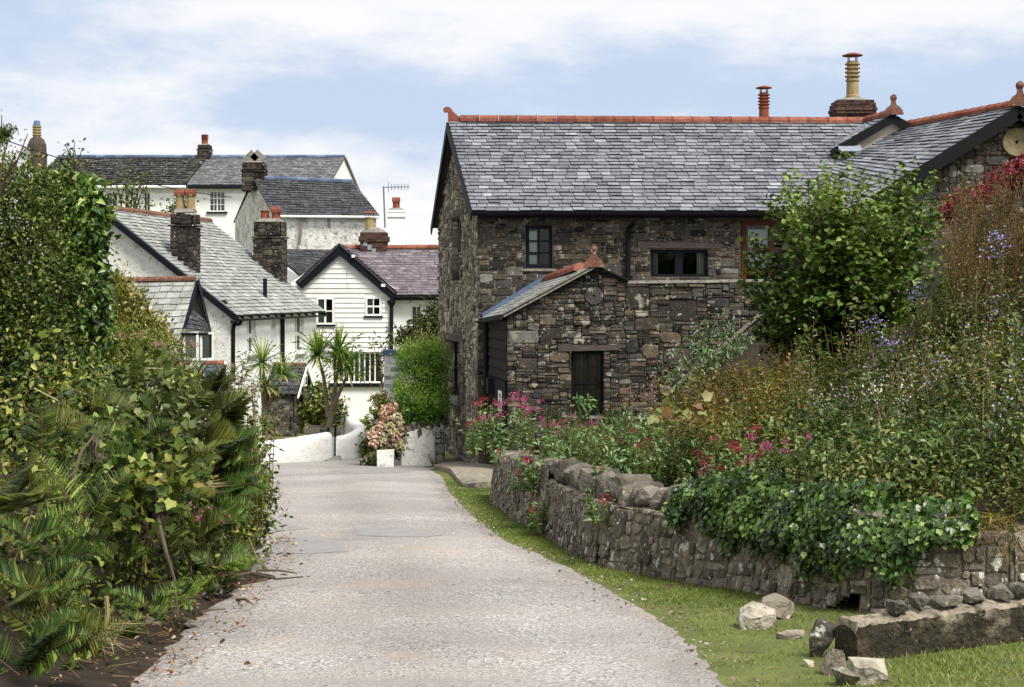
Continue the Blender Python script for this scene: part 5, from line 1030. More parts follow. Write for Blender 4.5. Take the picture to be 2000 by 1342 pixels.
while u < WLEN-.3:
    big_ = ua < u < ub; x, y, z, dx, dy = wline(u); c = V((x-dy*.16, y+dx*.16, z-(.08 if big_ else .06)))
    w_ = rnd.uniform(.07, .15) if big_ else rnd.uniform(.08, .2)
    mb.rock(c+V((0, 0, rnd.uniform(-.02, .03))), w_, rnd.uniform(.13, .2), rnd.uniform(.10, .16) if big_ else rnd.uniform(.05, .09), 20, rnd.random(), math.atan2(dy, dx)+rnd.uniform(-.2, .2), rnd.uniform(-.45, .1) if big_ else rnd.uniform(-.1, .1)); u += w_*(1.35 if big_ else 1.7)
mb.build('coping', K['crag'], fw)
# boulders on the verge
def gr(px, py, f=zg, lo=5, hi=40):
    for i in range(700):
        y = lo+(hi-lo)*i/700; x = (px-CX)*y/F
        if HC+(HY-py)*y/F < f(x, y): return V((x, y, f(x, y)))
    return V((x, y, f(x, y)))
def boulder(name, lab, px, py, w, h, d=None, n=22, m='rock', tilt=0, rz=0, cat='stone', sink=.25):
    p = gr(px, py); k = p.y/F; sx, sz = w*k/2, h*k/2; mb = MB(); mb.rock((0, 0, sz*(1-sink)), sx, (d or sx*.8), sz*1.15, n, rnd.random(), rz, tilt)
    b_ = MB(); b_.v, b_.f, b_.t, b_.m = [(x+p.x, y+p.y, z+p.z) for x, y, z in mb.v], mb.f, mb.t, mb.m
    return tag(b_.build(name, K[m]), lab, cat)
boulder('boulder', 'broad pale boulder lying on the grass below the field wall', 1478, 1225, 78, 50, .12, tilt=.1)
boulder('boulder', 'grey boulder leaning against the broad pale one on the grass', 1515, 1206, 84, 48, .13, m='rock', tilt=.25)
boulder('flat_stone', 'flat strip of grey stone half sunk in the grass', 1545, 1248, 62, 20, .03, tilt=-.18)
boulder('pointed_stone', 'upright pointed slab of grey stone standing in the grass by the concrete wall', 1606, 1284, 60, 82, .05, 16, 'crag', tilt=.2)
boulder('corner_stone', 'angular grey stone at the broken end of the concrete wall', 1628, 1322, 56, 56, .06, 14, tilt=-.2)
boulder('footing_stone', 'squarish pale footing block beneath the end of the concrete wall', 1700, 1334, 90, 50, .09, 18)
boulder('small_stone', 'small stone in the grass at the foot of the pointed slab', 1580, 1302, 22, 14, .03)
boulder('chip_stone', 'lowest small dark stone beside the angular grey corner stone', 1652, 1342, 60, 40, .06, 14, m='crag')
# low mossy wall in the near right corner
lw = thing('low_concrete_wall', 'low mossy concrete wall topped with loose stones in the grass', 'wall', (1.9, 7.4, 0))
K['mossy'] = mat('mossy_concrete', [C('#3a352b'), C('#3a352b')], 1, (7, .5), (30, 1), [(9, .56, .70, C('#4d4638')), (4, .60, .70, C('#857c6a')), (16, .6, .68, C('#1d1c15')), (40, .66, .72, C('#9a9382'))])
a, b = gr(1672, 1296), gr(2060, 1246); a.z -= .12; b.z -= .12; d = (b-a); nL = 110; L_ = d.length; dn = V((-d.y, d.x, 0)).normalized()
mb = MB(); prof = [(0, 0), (-.004, .05), (-.006, .1), (-.004, .15), (-.002, .2), (.0, .25), (.004, .285), (.016, .298), (.05, .304), (.09, .306), (.13, .304), (.165, .29), (.17, .15), (.17, 0)]; rows = []
for i in range(nL+1):
    k = i/nL; c = a+d*k; hh = (.99 if i else .86)+.05*k; rows.append([(lambda q: q+mnoise.noise_vector(q*6)*.008+mnoise.noise_vector(q*30)*.014)(c+dn*x+V((0, 0, z*hh))) for x, z in prof])
n = len(prof); vv = [v for r_ in rows for v in r_]; mb.add(vv, [(i*n+k, i*n+k+1, (i+1)*n+k+1, (i+1)*n+k) for i in range(nL) for k in range(n-1)]+[tuple(range(n))])
for q in range(len(mb.f)):
    if 6 <= q % (n-1) <= 10 and q < nL*(n-1): mb.m[q] = 1  # top faces take a paler material: light from above put into colour
mb.build('footing', [K['mossy'], mat('lit_wall_top', [C('#8a8070'), C('#8a8070')], 1, (9, .4), (30, .8), [(6, .52, .62, C('#4a4538')), (20, .6, .68, C('#37352a'))])], lw)
for px, w, h in ((1768, 40, 26), (1812, 34, 30), (1862, 52, 22), (1918, 46, 26), (1975, 40, 22), (2012, 40, 24)):
    k = (px-1672)/388; c = a+d*k+dn*.08+V((0, 0, .31+.03*k)); kk = c.y/F; mb = MB(); mb.rock(c+V((0, 0, h*kk*.3)), w*kk*.55, .075, h*kk*.6, 18, rnd.random(), rnd.uniform(-.3, .3), rnd.uniform(-.2, .2)); mb.build('loose_stone', K['crag'], lw)
# bare rock apron by the barn corner, doorstep slab
mb = MB(); R = random.Random(5); pts = [(846, 915), (880, 907), (935, 905), (968, 912), (972, 950), (930, 955), (905, 952), (892, 940), (880, 925)]
top = [gpt(px, py, zg)+V((0, 0, .05+.05*R.random())) for px, py in pts]; cc = sum(top, V())/len(top)+V((0, 0, .03)); vs = top+[p.lerp(cc, .5)+V((0, 0, .02*R.random())) for p in top]+[cc]+[p-V((0, 0, .2)) for p in top]; n = len(pts)
mb.add(vs, [(i, (i+1) % n, (i+1) % n+n, i+n) for i in range(n)]+[(i+n, (i+1) % n+n, 2*n) for i in range(n)]+[(i, i+2*n+1, (i+1) % n+2*n+1, (i+1) % n) for i in range(n)]); tag(mb.build('rock_path', K['rock']), kind='structure')
boulder('doorstep', 'dark slab step at the foot of the barn gable corner', 895, 908, 46, 16, .2, 20, 'crag', cat='step')
# muddy gutter along the left edge of the lane
strip('muddy_ground', 4, 18, lambda y: lx(y)-.9, lambda y: lx(y)-.02+.06*math.sin(y*2.1)+.05*math.sin(y*5.3)+(.35 if 10.2 < y < 11.2 else 0)*math.sin((y-10.2)*math.pi), .022, K['soil'], edge=.05, cols=8, seed=8)
m = bpy.data.materials.new('dark_water'); m.use_nodes = True; q = m.node_tree.nodes['Principled BSDF']; q.inputs['Base Color'].default_value = (.01, .01, .009, 1); q.inputs['Roughness'].default_value = .04
K['water'] = m
def puddle(px, py, w, h):
    p = gr(px, py); mb = MB(); n = 18; ww, dd = w*p.y/F/2, h*.02; z = p.z+.055; vs = [V((p.x+ww*math.cos(2*math.pi*i/n)*rnd.uniform(.75, 1.1), p.y+dd*math.sin(2*math.pi*i/n)*rnd.uniform(.75, 1.1), z)) for i in range(n)]; mb.add(vs, [tuple(range(n))]); o = mb.build('water_puddle', m, normals=False); tag(o, kind='structure')
puddle(432, 1162, 62, 16); puddle(410, 1178, 34, 8)
def stick(lab, pix, r, lift=.03):
    mb = MB(); pts = [gpt(px, py)+V((0, 0, lift+dz)) for px, py, dz in pix]; mb.tube(pts, [r*(1-.6*i/(len(pts)-1)) for i in range(len(pts))], 6); return tag(mb.build('stick', K['bark']), lab, 'stick')
stick('thin bowed twig lying across the smooth tarmac patch', [(492, 1056, .01), (520, 1055, .02), (540, 1051, .03), (554, 1047, .02)], .008)
stick('longest brown stick lying over the wet gutter mud', [(428, 1150, .05), (490, 1146, .06), (540, 1149, .03), (592, 1141, .02)], .012)
stick('short brown stick on top of the muddy heap beside the road', [(500, 1140, .06), (545, 1137, .05), (580, 1134, .02)], .010)
stick('dark curved twig in the gutter near the slate chip', [(392, 1214, .02), (412, 1212, .03), (440, 1207, .02)], .009)
stick('dark twig at the edge of the muddy heap', [(462, 1188, .02), (480, 1190, .03), (494, 1194, .01)], .009)
def slab(lab, px, py, w, h, m='concrete'): boulder('slate_chip', lab, px, py, w, h, .09, 9, m, tilt=.12, cat='stone')
slab('pale grey slate chip on the gutter edge under the ferns', 376, 1228, 44, 16); slab('brown stone half buried under the ferns', 305, 1232, 44, 30, 'crag'); slab('blue grey slate chip among dead leaves', 264, 1270, 34, 14)
# leaf litter, chippings
def litter(n, seed):
    lv = Lv(); r = np.random.default_rng(seed); y = r.uniform(5, 14, n); x = np.array([lx(v) for v in y])+r.uniform(-.8, .28, n)+np.where(r.random(n) < .05, .3, 0)*r.random(n); z = np.array([zr(b) for b in y])+.045+r.uniform(0, .02, n)
    a = r.random(n)*6.28; l_ = r.uniform(.012, .045, n); lv.add(np.c_[x, y, z], np.c_[np.cos(a), np.sin(a), r.normal(size=n)*.25], nrm(np.c_[r.normal(size=(n, 2))*.4, np.ones(n)]), l_, l_*.7, r.random(n), 'oval', 0)
    k = 420; y = r.uniform(5, 14, k); x = np.array([lx(v) for v in y])+r.uniform(-.6, .25, k); a = r.random(k)*6.28; lv.add(np.c_[x, y, np.array([zr(b) for b in y])+.06], np.c_[np.cos(a), np.sin(a), r.normal(size=k)*.1], np.tile([0, 0, 1.], (k, 1)), r.uniform(.06, .2, k), .006, r.random(k), 'strip', 0)
    return lv
K['dead'] = leafm('dead_leaf', ['#2b2018', '#4a3524', '#6b4a2c', '#94704a', '#b59a74'], .1, .8)
tag(litter(900, 4).build('litter_leaves', K['dead']), kind='stuff')
mb = MB()
for i in range(900):
    y = rnd.uniform(5, 24)**1.0; s = rnd.choice((0, 0, 1)); x = (rx(y)+rnd.gauss(-.06, .09)) if s == 0 else (lx(y)+rnd.gauss(.15, .16)); r = rnd.uniform(.005, .014); mb.rock((x, y, zr(y)+.028), r, r, r*.7, 7, rnd.random())
tag(mb.build('gravel', K['rock']), kind='stuff')
# ------------------------------------------------------------------ foliage materials
K['lf_ivy'] = leafm('ivy_leaf', ['#18240c', '#304618', '#4e6a2a', '#789044', '#b4bc78'], .15, .35, .5)
K['lf_hedge'] = leafm('olive_leaf', ['#1c2a0e', '#303f18', '#4a5a24', '#6c7a38', '#9a9a58'], .25)
K['lf_priv'] = leafm('yellowgreen_leaf', ['#3a3c16', '#55571f', '#6f6e2e', '#8d8848', '#b0a66a'], .22)
K['lf_mix'] = leafm('bramble_leaf', ['#18220c', '#2d3c14', '#4a5c20', '#707c36', '#a4a456', '#6a4e2e'], .22)
K['lf_fern'] = leafm('fern_leaf', ['#1e2b0f', '#394d1c', '#596f2c', '#97a850'], .28)
K['lf_brk'] = leafm('bracken_leaf', ['#2a3112', '#454e1e', '#646a2c', '#84803c'], .25)
K['lf_hazel'] = leafm('hazel_leaf', ['#1a260d', '#324317', '#4e6428', '#7d924a', '#a4ac60'], .3)
K['lf_val'] = leafm('valerian_leaf', ['#3a562e', '#557442', '#75925a', '#a0b486'], .22)
K['lf_aster'] = leafm('aster_leaf', ['#22321a', '#3e5226', '#5e7038', '#808850', '#948f5c'], .2)
K['lf_dry'] = leafm('drying_leaf', ['#3e3a18', '#5a5424', '#78702e', '#a69a4c', '#7a5632'], .25)
K['lf_bud'] = leafm('buddleia_leaf', ['#4a6640', '#667f54', '#84986f', '#a8b894'], .18)
K['lf_syc'] = leafm('sycamore_leaf', ['#3c4824', '#566232', '#727c48', '#8e9060', '#7c5e3a', '#5c4028'], .25)
K['lf_palm'] = leafm('palm_leaf', ['#2c4a1c', '#466826', '#6c8a3c', '#a09c58'], .15, .45)
K['lf_box'] = leafm('hedge_leaf', ['#30561a', '#5a8a2e', '#90b046', '#c0cc74'], .3)
K['lf_dark'] = leafm('dark_shrub_leaf', ['#2a3418', '#414a24', '#5a5e34', '#7a7446'], .15)
K['lf_red'] = leafm('red_creeper_leaf', ['#4c1018', '#741c2c', '#94304a', '#a8505c'], .2)
K['grass'] = leafm('grass_blade', ['#4a5c28', '#647634', '#808e48', '#9e9a5c'], .25, .6)
K['straw'] = leafm('straw', ['#75684a', '#948662', '#b4a884'], .15, .7)
K['fl_crim'] = leafm('crimson_petal', ['#740f28', '#941c3a', '#a83252'], .2, .7)
K['fl_pink'] = leafm('pink_petal', ['#8c2858', '#a84478', '#bc6c98'], .25, .7)
K['fl_lil'] = leafm('lilac_petal', ['#9080c0', '#b4a8d8', '#dcd6ea'], .25, .7)
K['fl_white'] = leafm('white_petal', ['#d8d6cc', '#e6e4de', '#efeee8'], .25, .7)
K['fl_agr'] = leafm('faded_pink_head', ['#5c4436', '#7d6150', '#9c8070', '#b4a090'], .2, .8)
K['fl_hyd'] = leafm('hydrangea_petal', ['#9c9872', '#c4ba96', '#d8ceb4', '#bc8a72', '#d8bcb2'], .25, .7)
K['stalk'] = leafm('brown_stalk', ['#3c2c1e', '#5a4630', '#776040', '#948058'], .1, .8)
def bl(px, py, y, rx_, ry_, rd): return (tuple(P(px, py, y)), (rx_*y/F, rd, ry_*y/F))
PAL = lambda *k: [K[i] for i in k]

# ------------------------------------------------------------------ left hedge bank
iv = thing('ivy_clad_tree', 'tall tree stump smothered in dark glossy ivy, behind the lane side ferns', 'tree', P(110, 900, 13.2))
b_ = [bl(150, 470, 13, 48, 120, .3), bl(140, 620, 13, 62, 120, .35), bl(175, 420, 12.9, 28, 75, .2), bl(172, 560, 12.9, 32, 120, .22), bl(110, 380, 13.1, 60, 45, .35), bl(60, 700, 13, 130, 150, .6)]
lv = crown(b_, 1500, 9, .05, .062, .8, 'ivy', .5, .35, (.42, .16, .12), .45, topl=.12); lv.build('crown', K['lf_ivy'], iv)
branches('trunk', P(100, 1000, 13.3), [tuple(p) for p in lv.cp[:24]], .11, iv, K['bark'], wig=.1)
sh = thing('blackthorn_shrub', 'small leaved olive green shrub rising over the top of the ivy', 'shrub', P(30, 900, 12.6))
b_ = [bl(30, 430, 12.4, 100, 110, .5), bl(80, 560, 12.2, 90, 130, .4), bl(-30, 600, 12.2, 110, 200, .5), bl(10, 360, 12.5, 60, 45, .4), bl(70, 690, 12, 100, 90, .4)]
lv = crown(b_, 1700, 12, .06, .036, .6, 'oval', .65, 0, (.42, .24, .16), .6, topl=.15); lv.build('crown', K['lf_hedge'], sh); branches('stem', P(20, 960, 12.6), [tuple(p) for p in lv.cp[:60]], .03, sh, K['bark'], .003)
# thin shoots against the sky
def sprig(name, lab, base, tips, mat_, ln=.05, per=16, cat='shoot', asp=.6, r0=.012, sp=.05, tpl='oval', along=.35):
    t = thing(name, lab, cat, base); lv = Lv(); mb = MB(); base = V(base)
    for tp in tips:
        tp = V(tp); pts = [base.lerp(tp, k)+V((rnd.uniform(-1, 1), rnd.uniform(-1, 1), 0))*.03*(tp-base).length*(0 < k < 1) for k in (0, .25, .5, .75, 1)]; mb.tube(pts, [r0, r0*.8, r0*.6, r0*.4, r0*.25], 5, rnd.random())
        k = along+(1-along)*rng.random(per); q = np.array([list(base.lerp(tp, float(x))) for x in k])+rv(per, sp); d = nrm(rv(per)+np.array([0, 0, .2])); l_ = ln*rng.uniform(.6, 1.2, per); lv.add(q, d, nrm(rv(per, .5)+np.array([0, 0, 1])), l_, l_*asp, .5+.2*rng.normal(size=per), tpl)
    lv.build('foliage', mat_, t); mb.build('stem', K['bark'], t); return t
sprig('thin_shoot', 'thin upright shoot with dark leaves against the pale sky above the mossy roof', P(150, 345, 13.2), [P(127, 283, 13), P(131, 300, 13.1)], K['lf_dark'], .04, 12, along=.6)
sprig('leafy_shoot', 'leafy yellowish shoots rising in front of the mossy terrace roof', P(135, 400, 13), [P(133, 295, 13), P(146, 275, 13), P(158, 296, 13.1), P(124, 330, 13)], K['lf_hedge'], .045, 34, sp=.045)
sprig('sky_twigs', 'dark straggling twigs in the upper left corner against the sky', P(-10, 400, 9.5), [P(18, 262, 9.5), P(34, 292, 9.5), P(54, 262, 9.6), P(25, 325, 9.5), P(30, 300, 9.4), P(3, 225, 9.5)], K['lf_dark'], .028, 20, sp=.022, cat='twigs')
sprig('conifer_branch', 'feathery green branch tip poking in at the left edge below the sky', P(-40, 285, 8.5), [P(28, 251, 8.5), P(20, 262, 8.5), P(10, 275, 8.6)], K['lf_fern'], .05, 110, cat='branch', asp=.14, sp=.014, tpl='strip')
# shrubs farther down the lane
el = thing('garden_shrub', 'yellowish green small leaved shrub in front of the cottage extension', 'shrub', P(270, 760, 20))
b_ = [bl(245, 600, 20, 34, 36, .3), bl(270, 635, 19.8, 44, 30, .3), bl(222, 565, 20, 20, 28, .25), bl(300, 662, 19.6, 34, 18, .25), bl(240, 680, 19.6, 56, 40, .3), bl(335, 672, 19.5, 14, 10, .15)]
lv = crown(b_, 420, 14, .07, .055, .6, 'oval', .6, -.5, (.5, .18, .15), .6, topl=.1); lv.build('crown', K['lf_priv'], el); branches('stem', P(260, 820, 20), [tuple(p) for p in lv.cp[:70]], .04, el, K['bark'], .004)
gs = thing('feathery_shrub', 'soft mid green feathery bush at the foot of the yellowish shrub', 'bush', P(265, 760, 16))
lv = crown([bl(255, 675, 16, 65, 36, .3), bl(300, 700, 15.8, 60, 36, .3), bl(215, 690, 16, 40, 50, .3)], 420, 16, .05, .035, .3, 'lance', .6, -.3, (.55, .15, .12), .5); lv.build('crown', K['lf_mix'], gs)
for nm, lab, base, tips, mm in (('garden_tree', 'thin leafed tree in front of the white terrace wall', P(240, 470, 52), [P(225, 345, 52), P(245, 335, 52), P(262, 350, 52), P(278, 335, 52), P(285, 350, 52), P(250, 370, 52), P(205, 385, 52), P(290, 390, 52), P(270, 375, 52)], 'lf_hedge'), ('garden_tree', 'small leafy tree just right of the front cottage chimney', P(338, 440, 53), [P(330, 395, 53), P(352, 392, 53), P(364, 384, 53), P(345, 410, 53), P(368, 398, 53)], 'lf_hedge')):
    t = thing(nm, lab, 'tree', base); lv = Lv(); mb = MB()
    for tp in tips:
        mb.tube([base, base.lerp(tp, .5)+V((.08, 0, .1)), tp], [.05, .03, .012], 5); n = 70; k = .4+.6*rng.random(n); q = np.array([list(base.lerp(tp, float(x))) for x in k])+rv(n, .17); l_ = .12*rng.uniform(.6, 1.2, n); lv.add(q, rv(n), nrm(rv(n, .6)+np.array([0, 0, 1])), l_, l_*.7, .5+.2*rng.normal(size=n), 'oval')
    lv.build('crown', K[mm], t); mb.build('trunk', K['bark'], t)

# the massed growth of the left bank: one uncountable cover, then the plants one can tell apart
Yl = lambda px, py: 6.3+4.7*min(1, max(0, px/520))+1.5*min(1, max(0, (1000-py)/300))
und = Lv()
front = [(60, 800, 110, 100), (180, 780, 100, 90), (290, 790, 90, 80), (380, 830, 70, 70), (60, 960, 120, 110), (190, 950, 110, 100), (310, 950, 100, 100), (410, 930, 70, 80), (480, 960, 48, 85), (60, 1130, 130, 110), (190, 1110, 110, 80), (320, 1080, 100, 70), (430, 1050, 66, 55), (60, 1270, 120, 90), (150, 1230, 70, 60), (480, 880, 36, 40), (490, 1000, 38, 50), (470, 1075, 48, 36), (400, 800, 40, 40), (250, 740, 70, 40), (30, 1340, 120, 80), (150, 1300, 70, 40)]
b_ = [bl(px, py, Yl(px, py)+.6, a, b, .5) for px, py, a, b in front]
b_ += [bl(120, 1325, 6.9, 110, 56, .3), bl(205, 1268, 7.7, 55, 42, .25), bl(300, 1212, 8.6, 66, 36, .25), bl(400, 1150, 9.9, 60, 30, .3)]
for y_ in (12.5, 14, 15.5, 17, 19, 21, 23, 25, 27): b_.append(((lx(y_)-1.0, y_, zg(lx(y_)-1.0, y_)+.1), (.75, .9, .5)))
b_ += [((-4.6, 9, 1.2), (.8, 1.6, .9)), ((-5, 12, 1.2), (1, 1.6, 1.0))]
und = crown(b_, 4900, 9, .05, .042, .62, 'oval', .45, .1, (.42, .22, .18), .6, lv=und, topl=.1); und = crown(b_, 620, 5, .06, .05, .8, 'lobed', .3, .25, (.46, .2, .1), .6, lv=und); und = crown(b_, 1400, 8, .06, .06, .22, 'lance', .45, .2, (.4, .2, .15), .5, lv=und)
for _ in range(1): k = 500; ctr = und.cp[rng.integers(0, len(und.cp), k)]; und.add(ctr, nrm(rv(k)+np.array([.3, -.3, .4])), rv(k), rng.uniform(.1, .35, k), .006, rng.random(k), 'strip', 1)
tag(und.build('undergrowth', PAL('lf_mix', 'straw')), kind='stuff')
# ferns
def frond_mesh(name, L=1, pairs=24, wide=.34, arch=.55, mats=None, tint=.5):
    lv = Lv(); ax = []
    for i in range(pairs+1): k = i/pairs; ax.append(np.array([L*k*(1-.25*arch*k*k), 0, L*(.55*arch*k*(1.35-k*1.15))]))
    for i in range(pairs):
        d = ax[i+1]-ax[i]; l_ = np.linalg.norm(d); lv.add([ax[i]], [d], [[0, 0, 1]], l_*1.05, .012*(1-.7*i/pairs), .9, 'strip', 1); lv.add([ax[i]], [d], [[0, 1, 0]], l_*1.05, .012*(1-.7*i/pairs), .9, 'strip', 1)
    for i in range(3, pairs+1):
        k = i/pairs; prof = wide*min(1, (k/.28)**.8)*max(.03, (1-k)**.75)*1.25; t = ax[min(i, pairs-1)+1 if i < pairs else pairs]-ax[i-1]; t = t/np.linalg.norm(t); nup = np.cross(t, [0, 1, 0])*-1
        for s in (-1, 1):
            pd = np.array([0, s, 0])*1.0+t*.42-nup*.03+rng.normal(size=3)*.05; tt = tint+.2*rng.normal()
            lv.add([ax[i]], [pd], [nup+rng.normal(size=3)*.15], prof*1.02, (.012+.010*prof/wide), tt, 'lance', 0)
            q = np.array([.22, .42, .6, .76]); pdn = pd/np.linalg.norm(pd)
            for s2 in (-1, 1): lv.add(ax[i]+pdn*(prof*q)[:, None]-nup*(.03*prof*q**2)[:, None], np.tile(np.cross(nup, pdn)*s2*.8+pdn*.7, (4, 1)), np.tile(nup, (4, 1)), .03*(1.15-q)*(.4+prof/wide), .014*(1.15-q), tt, 'lance', 0)
    return lv.build(name, mats, mesh_only=True)
FR = {'green': [frond_mesh('frond', arch=a, mats=PAL('lf_fern', 'stem'), tint=t) for a, t in ((.4, .6), (.6, .45), (.25, .7))], 'olive': [frond_mesh('frond', arch=a, wide=.42, mats=PAL('lf_brk', 'stem'), tint=t) for a, t in ((.45, .5), (.7, .4))], 'dark': [frond_mesh('frond', arch=a, wide=.34, mats=PAL('lf_fern', 'stem'), tint=t) for a, t in ((.5, .38), (.75, .5))]}
def fern(lab, px, py, y, L, n, kind, az0=None, azr=3.14, el=.75, group=None, elr=.3):
    t = thing('fern', lab, 'fern', P(px, py, y-.35), group=group); L *= .92
    for i in range(n):
        o = link('frond', rnd.choice(FR[kind]), None); o.parent = t; a = rnd.uniform(-.9, .7) if n > 1 and rnd.random() < .75 else math.pi+rnd.uniform(-.6, .9) if n > 1 else az0
        e_ = el+rnd.uniform(-elr, elr); o.rotation_euler = (.75*math.cos(a)+rnd.uniform(-.25, .25), -e_, a); s = L*rnd.uniform(.7, 1.15); o.scale = (s, s, s)
    return t
R_, L_z, T_ = 0, math.pi, -math.pi/2
fern('bright green fern frond standing upright at the left edge of the bank', 82, 905, 6.6, .42, 1, 'green', -1.4, .1, 1.25, elr=.02)
fern('pale green fern arching out at mid height of the left bank', 165, 1020, 7.2, .42, 3, 'green', -.3, .4, .75)
fern('light green fern low over the gutter, tip towards the road', 350, 1165, 8.6, .26, 3, 'green', -.2, .5, .35)
fern('pale fern drooping low on the left bank near the bottom corner', 70, 1150, 6.5, .34, 4, 'green', -.6, .8, .35)
fern('large dark fern clump in the bottom left corner', 40, 1320, 6.0, .38, 7, 'dark', -.6, 1.2, .55)
fern('light green fern near the ground beneath the bank, left of the slate chip', 290, 1185, 8.0, .30, 5, 'green', -.7, 1.0, .3)
fern('olive fern in the bottom corner above the dry grass tuft', 120, 1270, 6.6, .34, 5, 'olive', -.5, .9, .45)
fern('dark fern hanging over the road where the bank sticks out most', 420, 905, 10.6, .52, 6, 'dark', -.15, .5, .25)
fern('dark drooping fern just above the wet gutter', 400, 1020, 10.2, .46, 7, 'dark', -.4, .8, .05)
fern('feathery dark fern with tips against the grey road', 412, 965, 10.5, .5, 7, 'dark', -.2, .6, .15)
fern('olive bracken high on the bank beside the faded pink flower heads', 400, 800, 11.5, .60, 6, 'olive', .1, .9, .8)
fern('golden olive bracken spreading right at the top edge of the bank', 405, 850, 11.2, .5, 6, 'olive', .05, .6, .55)
fern('olive bracken in the middle of the bank below the sycamore leaves', 330, 860, 10, .48, 6, 'olive', -.4, 1.0, .6)
fern('dark fern in the hollow of the bank above the magenta flowers', 330, 980, 9.4, .42, 6, 'dark', -.5, 1.0, .35)
fern('small green fern beside the wet gutter', 420, 1110, 9.8, .30, 5, 'green', -.5, .9, .2)
fern('lowest dark fern leaning on the road by the muddy heap', 425, 1085, 10.2, .36, 6, 'dark', -.3, .7, -.05)
fern('brownish fern at the far left below the upright bright frond', 20, 1000, 6.5, .36, 5, 'olive', -.5, .9, .4)
for px, py, kd, L in [(150, 820, 'olive', .4), (250, 880, 'green', .38), (60, 860, 'olive', .36), (390, 870, 'olive', .46), (420, 990, 'dark', .4), (250, 1010, 'olive', .34), (110, 1090, 'dark', .32), (230, 1100, 'green', .28), (310, 1080, 'dark', .32), (20, 1180, 'olive', .32), (180, 1190, 'dark', .28), (380, 1050, 'olive', .34), (340, 930, 'olive', .38), (430, 1000, 'dark', .36), (100, 1220, 'green', .3), (50, 1060, 'green', .3), (200, 930, 'dark', .34), (415, 930, 'olive', .38)]:
    fern('fern among the tangled growth of the left bank', px, py, Yl(px, py)+.25, L, 5, kd, -.9, 1.3, .35, 'ferns in the left bank')
for i, (px, py) in enumerate([(60, 1345), (130, 1335), (190, 1300), (245, 1265), (300, 1235), (345, 1205), (395, 1172), (440, 1150)]):
    y_ = 3550/(py-805); fern('low fern sprouting at the foot of the left bank beside the gutter', px-12, py-6, y_+.45, .2, 5, 'green', -.5, 1, .55, 'ferns along the gutter')
# upright willowherb stems at the outer edge
hv_ = [herb(5, .75, .22, 26, .085, .18, 'lance', .1, .4, .2, flower=dict(frac=.0), m=0) for _ in range(2)]
WHM = [h.build('foliage', PAL('lf_brk', 'stem'), mesh_only=True) for h in hv_]
for lab, px, py, y, s in (('reddish leaved willowherb at the bank edge, in front of the white garden wall', 500, 950, 11, .95), ('dark willowherb overhanging the road above the thin twig', 498, 1040, 10.8, .75), ('willowherb clump below the faded flower heads', 462, 860, 11.4, .8)):
    t = thing('willowherb', lab, 'plant', P(px, py, y)); o = link('foliage', rnd.choice(WHM)); o.parent = t; t.scale = (s,)*3; t.rotation_euler.z = rnd.random()*6
# hemp agrimony with faded heads
agh = [herb(4, .55, .16, 12, .09, .3, 'lance', .15, .45, .2, flower=dict(n=40, r=.024, ln=.014, flat=.65, m=0, each=1)) for _ in range(3)]
AGM = [(h.build('foliage', PAL('lf_mix', 'stem'), mesh_only=True), bloom_meshes(h, K['fl_agr'], 'flower_head')) for h in agh]
for lab, px, py, y in (('faded pink hemp agrimony in front of the bay window', 372, 850, 11), ('hemp agrimony with brown heads at the left, under the yellowish shrub', 250, 840, 10.5), ('hemp agrimony heads before the blue slate porch', 432, 870, 11.4), ('hemp agrimony standing left of the stone porch', 480, 900, 11.5), ('lowest hemp agrimony, heads in front of the porch wall', 522, 990, 11.3), ('pale agrimony head between shrub and bay window', 312, 850, 11), ('brown agrimony in front of the cottage drainpipe', 452, 910, 11.6)):
    t = thing('hemp_agrimony', lab, 'plant', P(px, py, y)); f, g = rnd.choice(AGM); t.rotation_euler.z = rnd.random()*6
    for nm, me in [('foliage', f)]+[('flower_head', q) for q in g]: o = link(nm, me); o.parent = t
# sycamore seedling leaves in the middle of the bank
def sapling(name, lab, root, blobs, ncl, per, ln, mat_, cat='sapling', tint=.4, tpl='lobed', sp=.07, asp=.85):
    t = thing(name, lab, cat, root); lv = crown(blobs, ncl, per, sp, ln, asp, tpl, .4, .3, (tint, .16, .1), .65, topl=.1); lv.build('crown', K[mat_], t); branches('stem', root, [tuple(p) for p in lv.cp[:max(8, ncl//4)]], .014, t, K['bark'], .004); return t
sapling('sycamore_sapling', 'broad leaved sycamore sapling among the ferns of the left bank', P(290, 900, 9.4), [bl(300, 770, 9.3, 60, 60, .2), bl(345, 840, 9.3, 50, 50, .2)], 70, 5, .055, 'lf_syc', tint=.2)
sapling('sycamore_sapling', 'low sycamore sapling with dark lobed leaves in the centre of the left bank', P(300, 1050, 8.4), [bl(330, 950, 8.6, 60, 60, .2), bl(270, 960, 8.3, 60, 60, .2)], 80, 5, .058, 'lf_mix', tint=.45)
sapling('bindweed', 'pale green bindweed leaves trailing over the centre of the left bank', P(180, 900, 7.7), [bl(200, 850, 7.8, 70, 40, .15)], 40, 4, .05, 'lf_hazel', 'climber', .4, 'ivy')
mg = herb(5, .32, .2, 7, .05, .35, flower=dict(n=9, r=.02, ln=.022, m=0)); t = thing('red_campion', 'small magenta campion flowers low on the left bank', 'flower', P(385, 1100, 9.6)); mg.build('foliage', PAL('lf_mix', 'stem')).parent = t; mg.fl.build('blossom', K['fl_pink']).parent = t
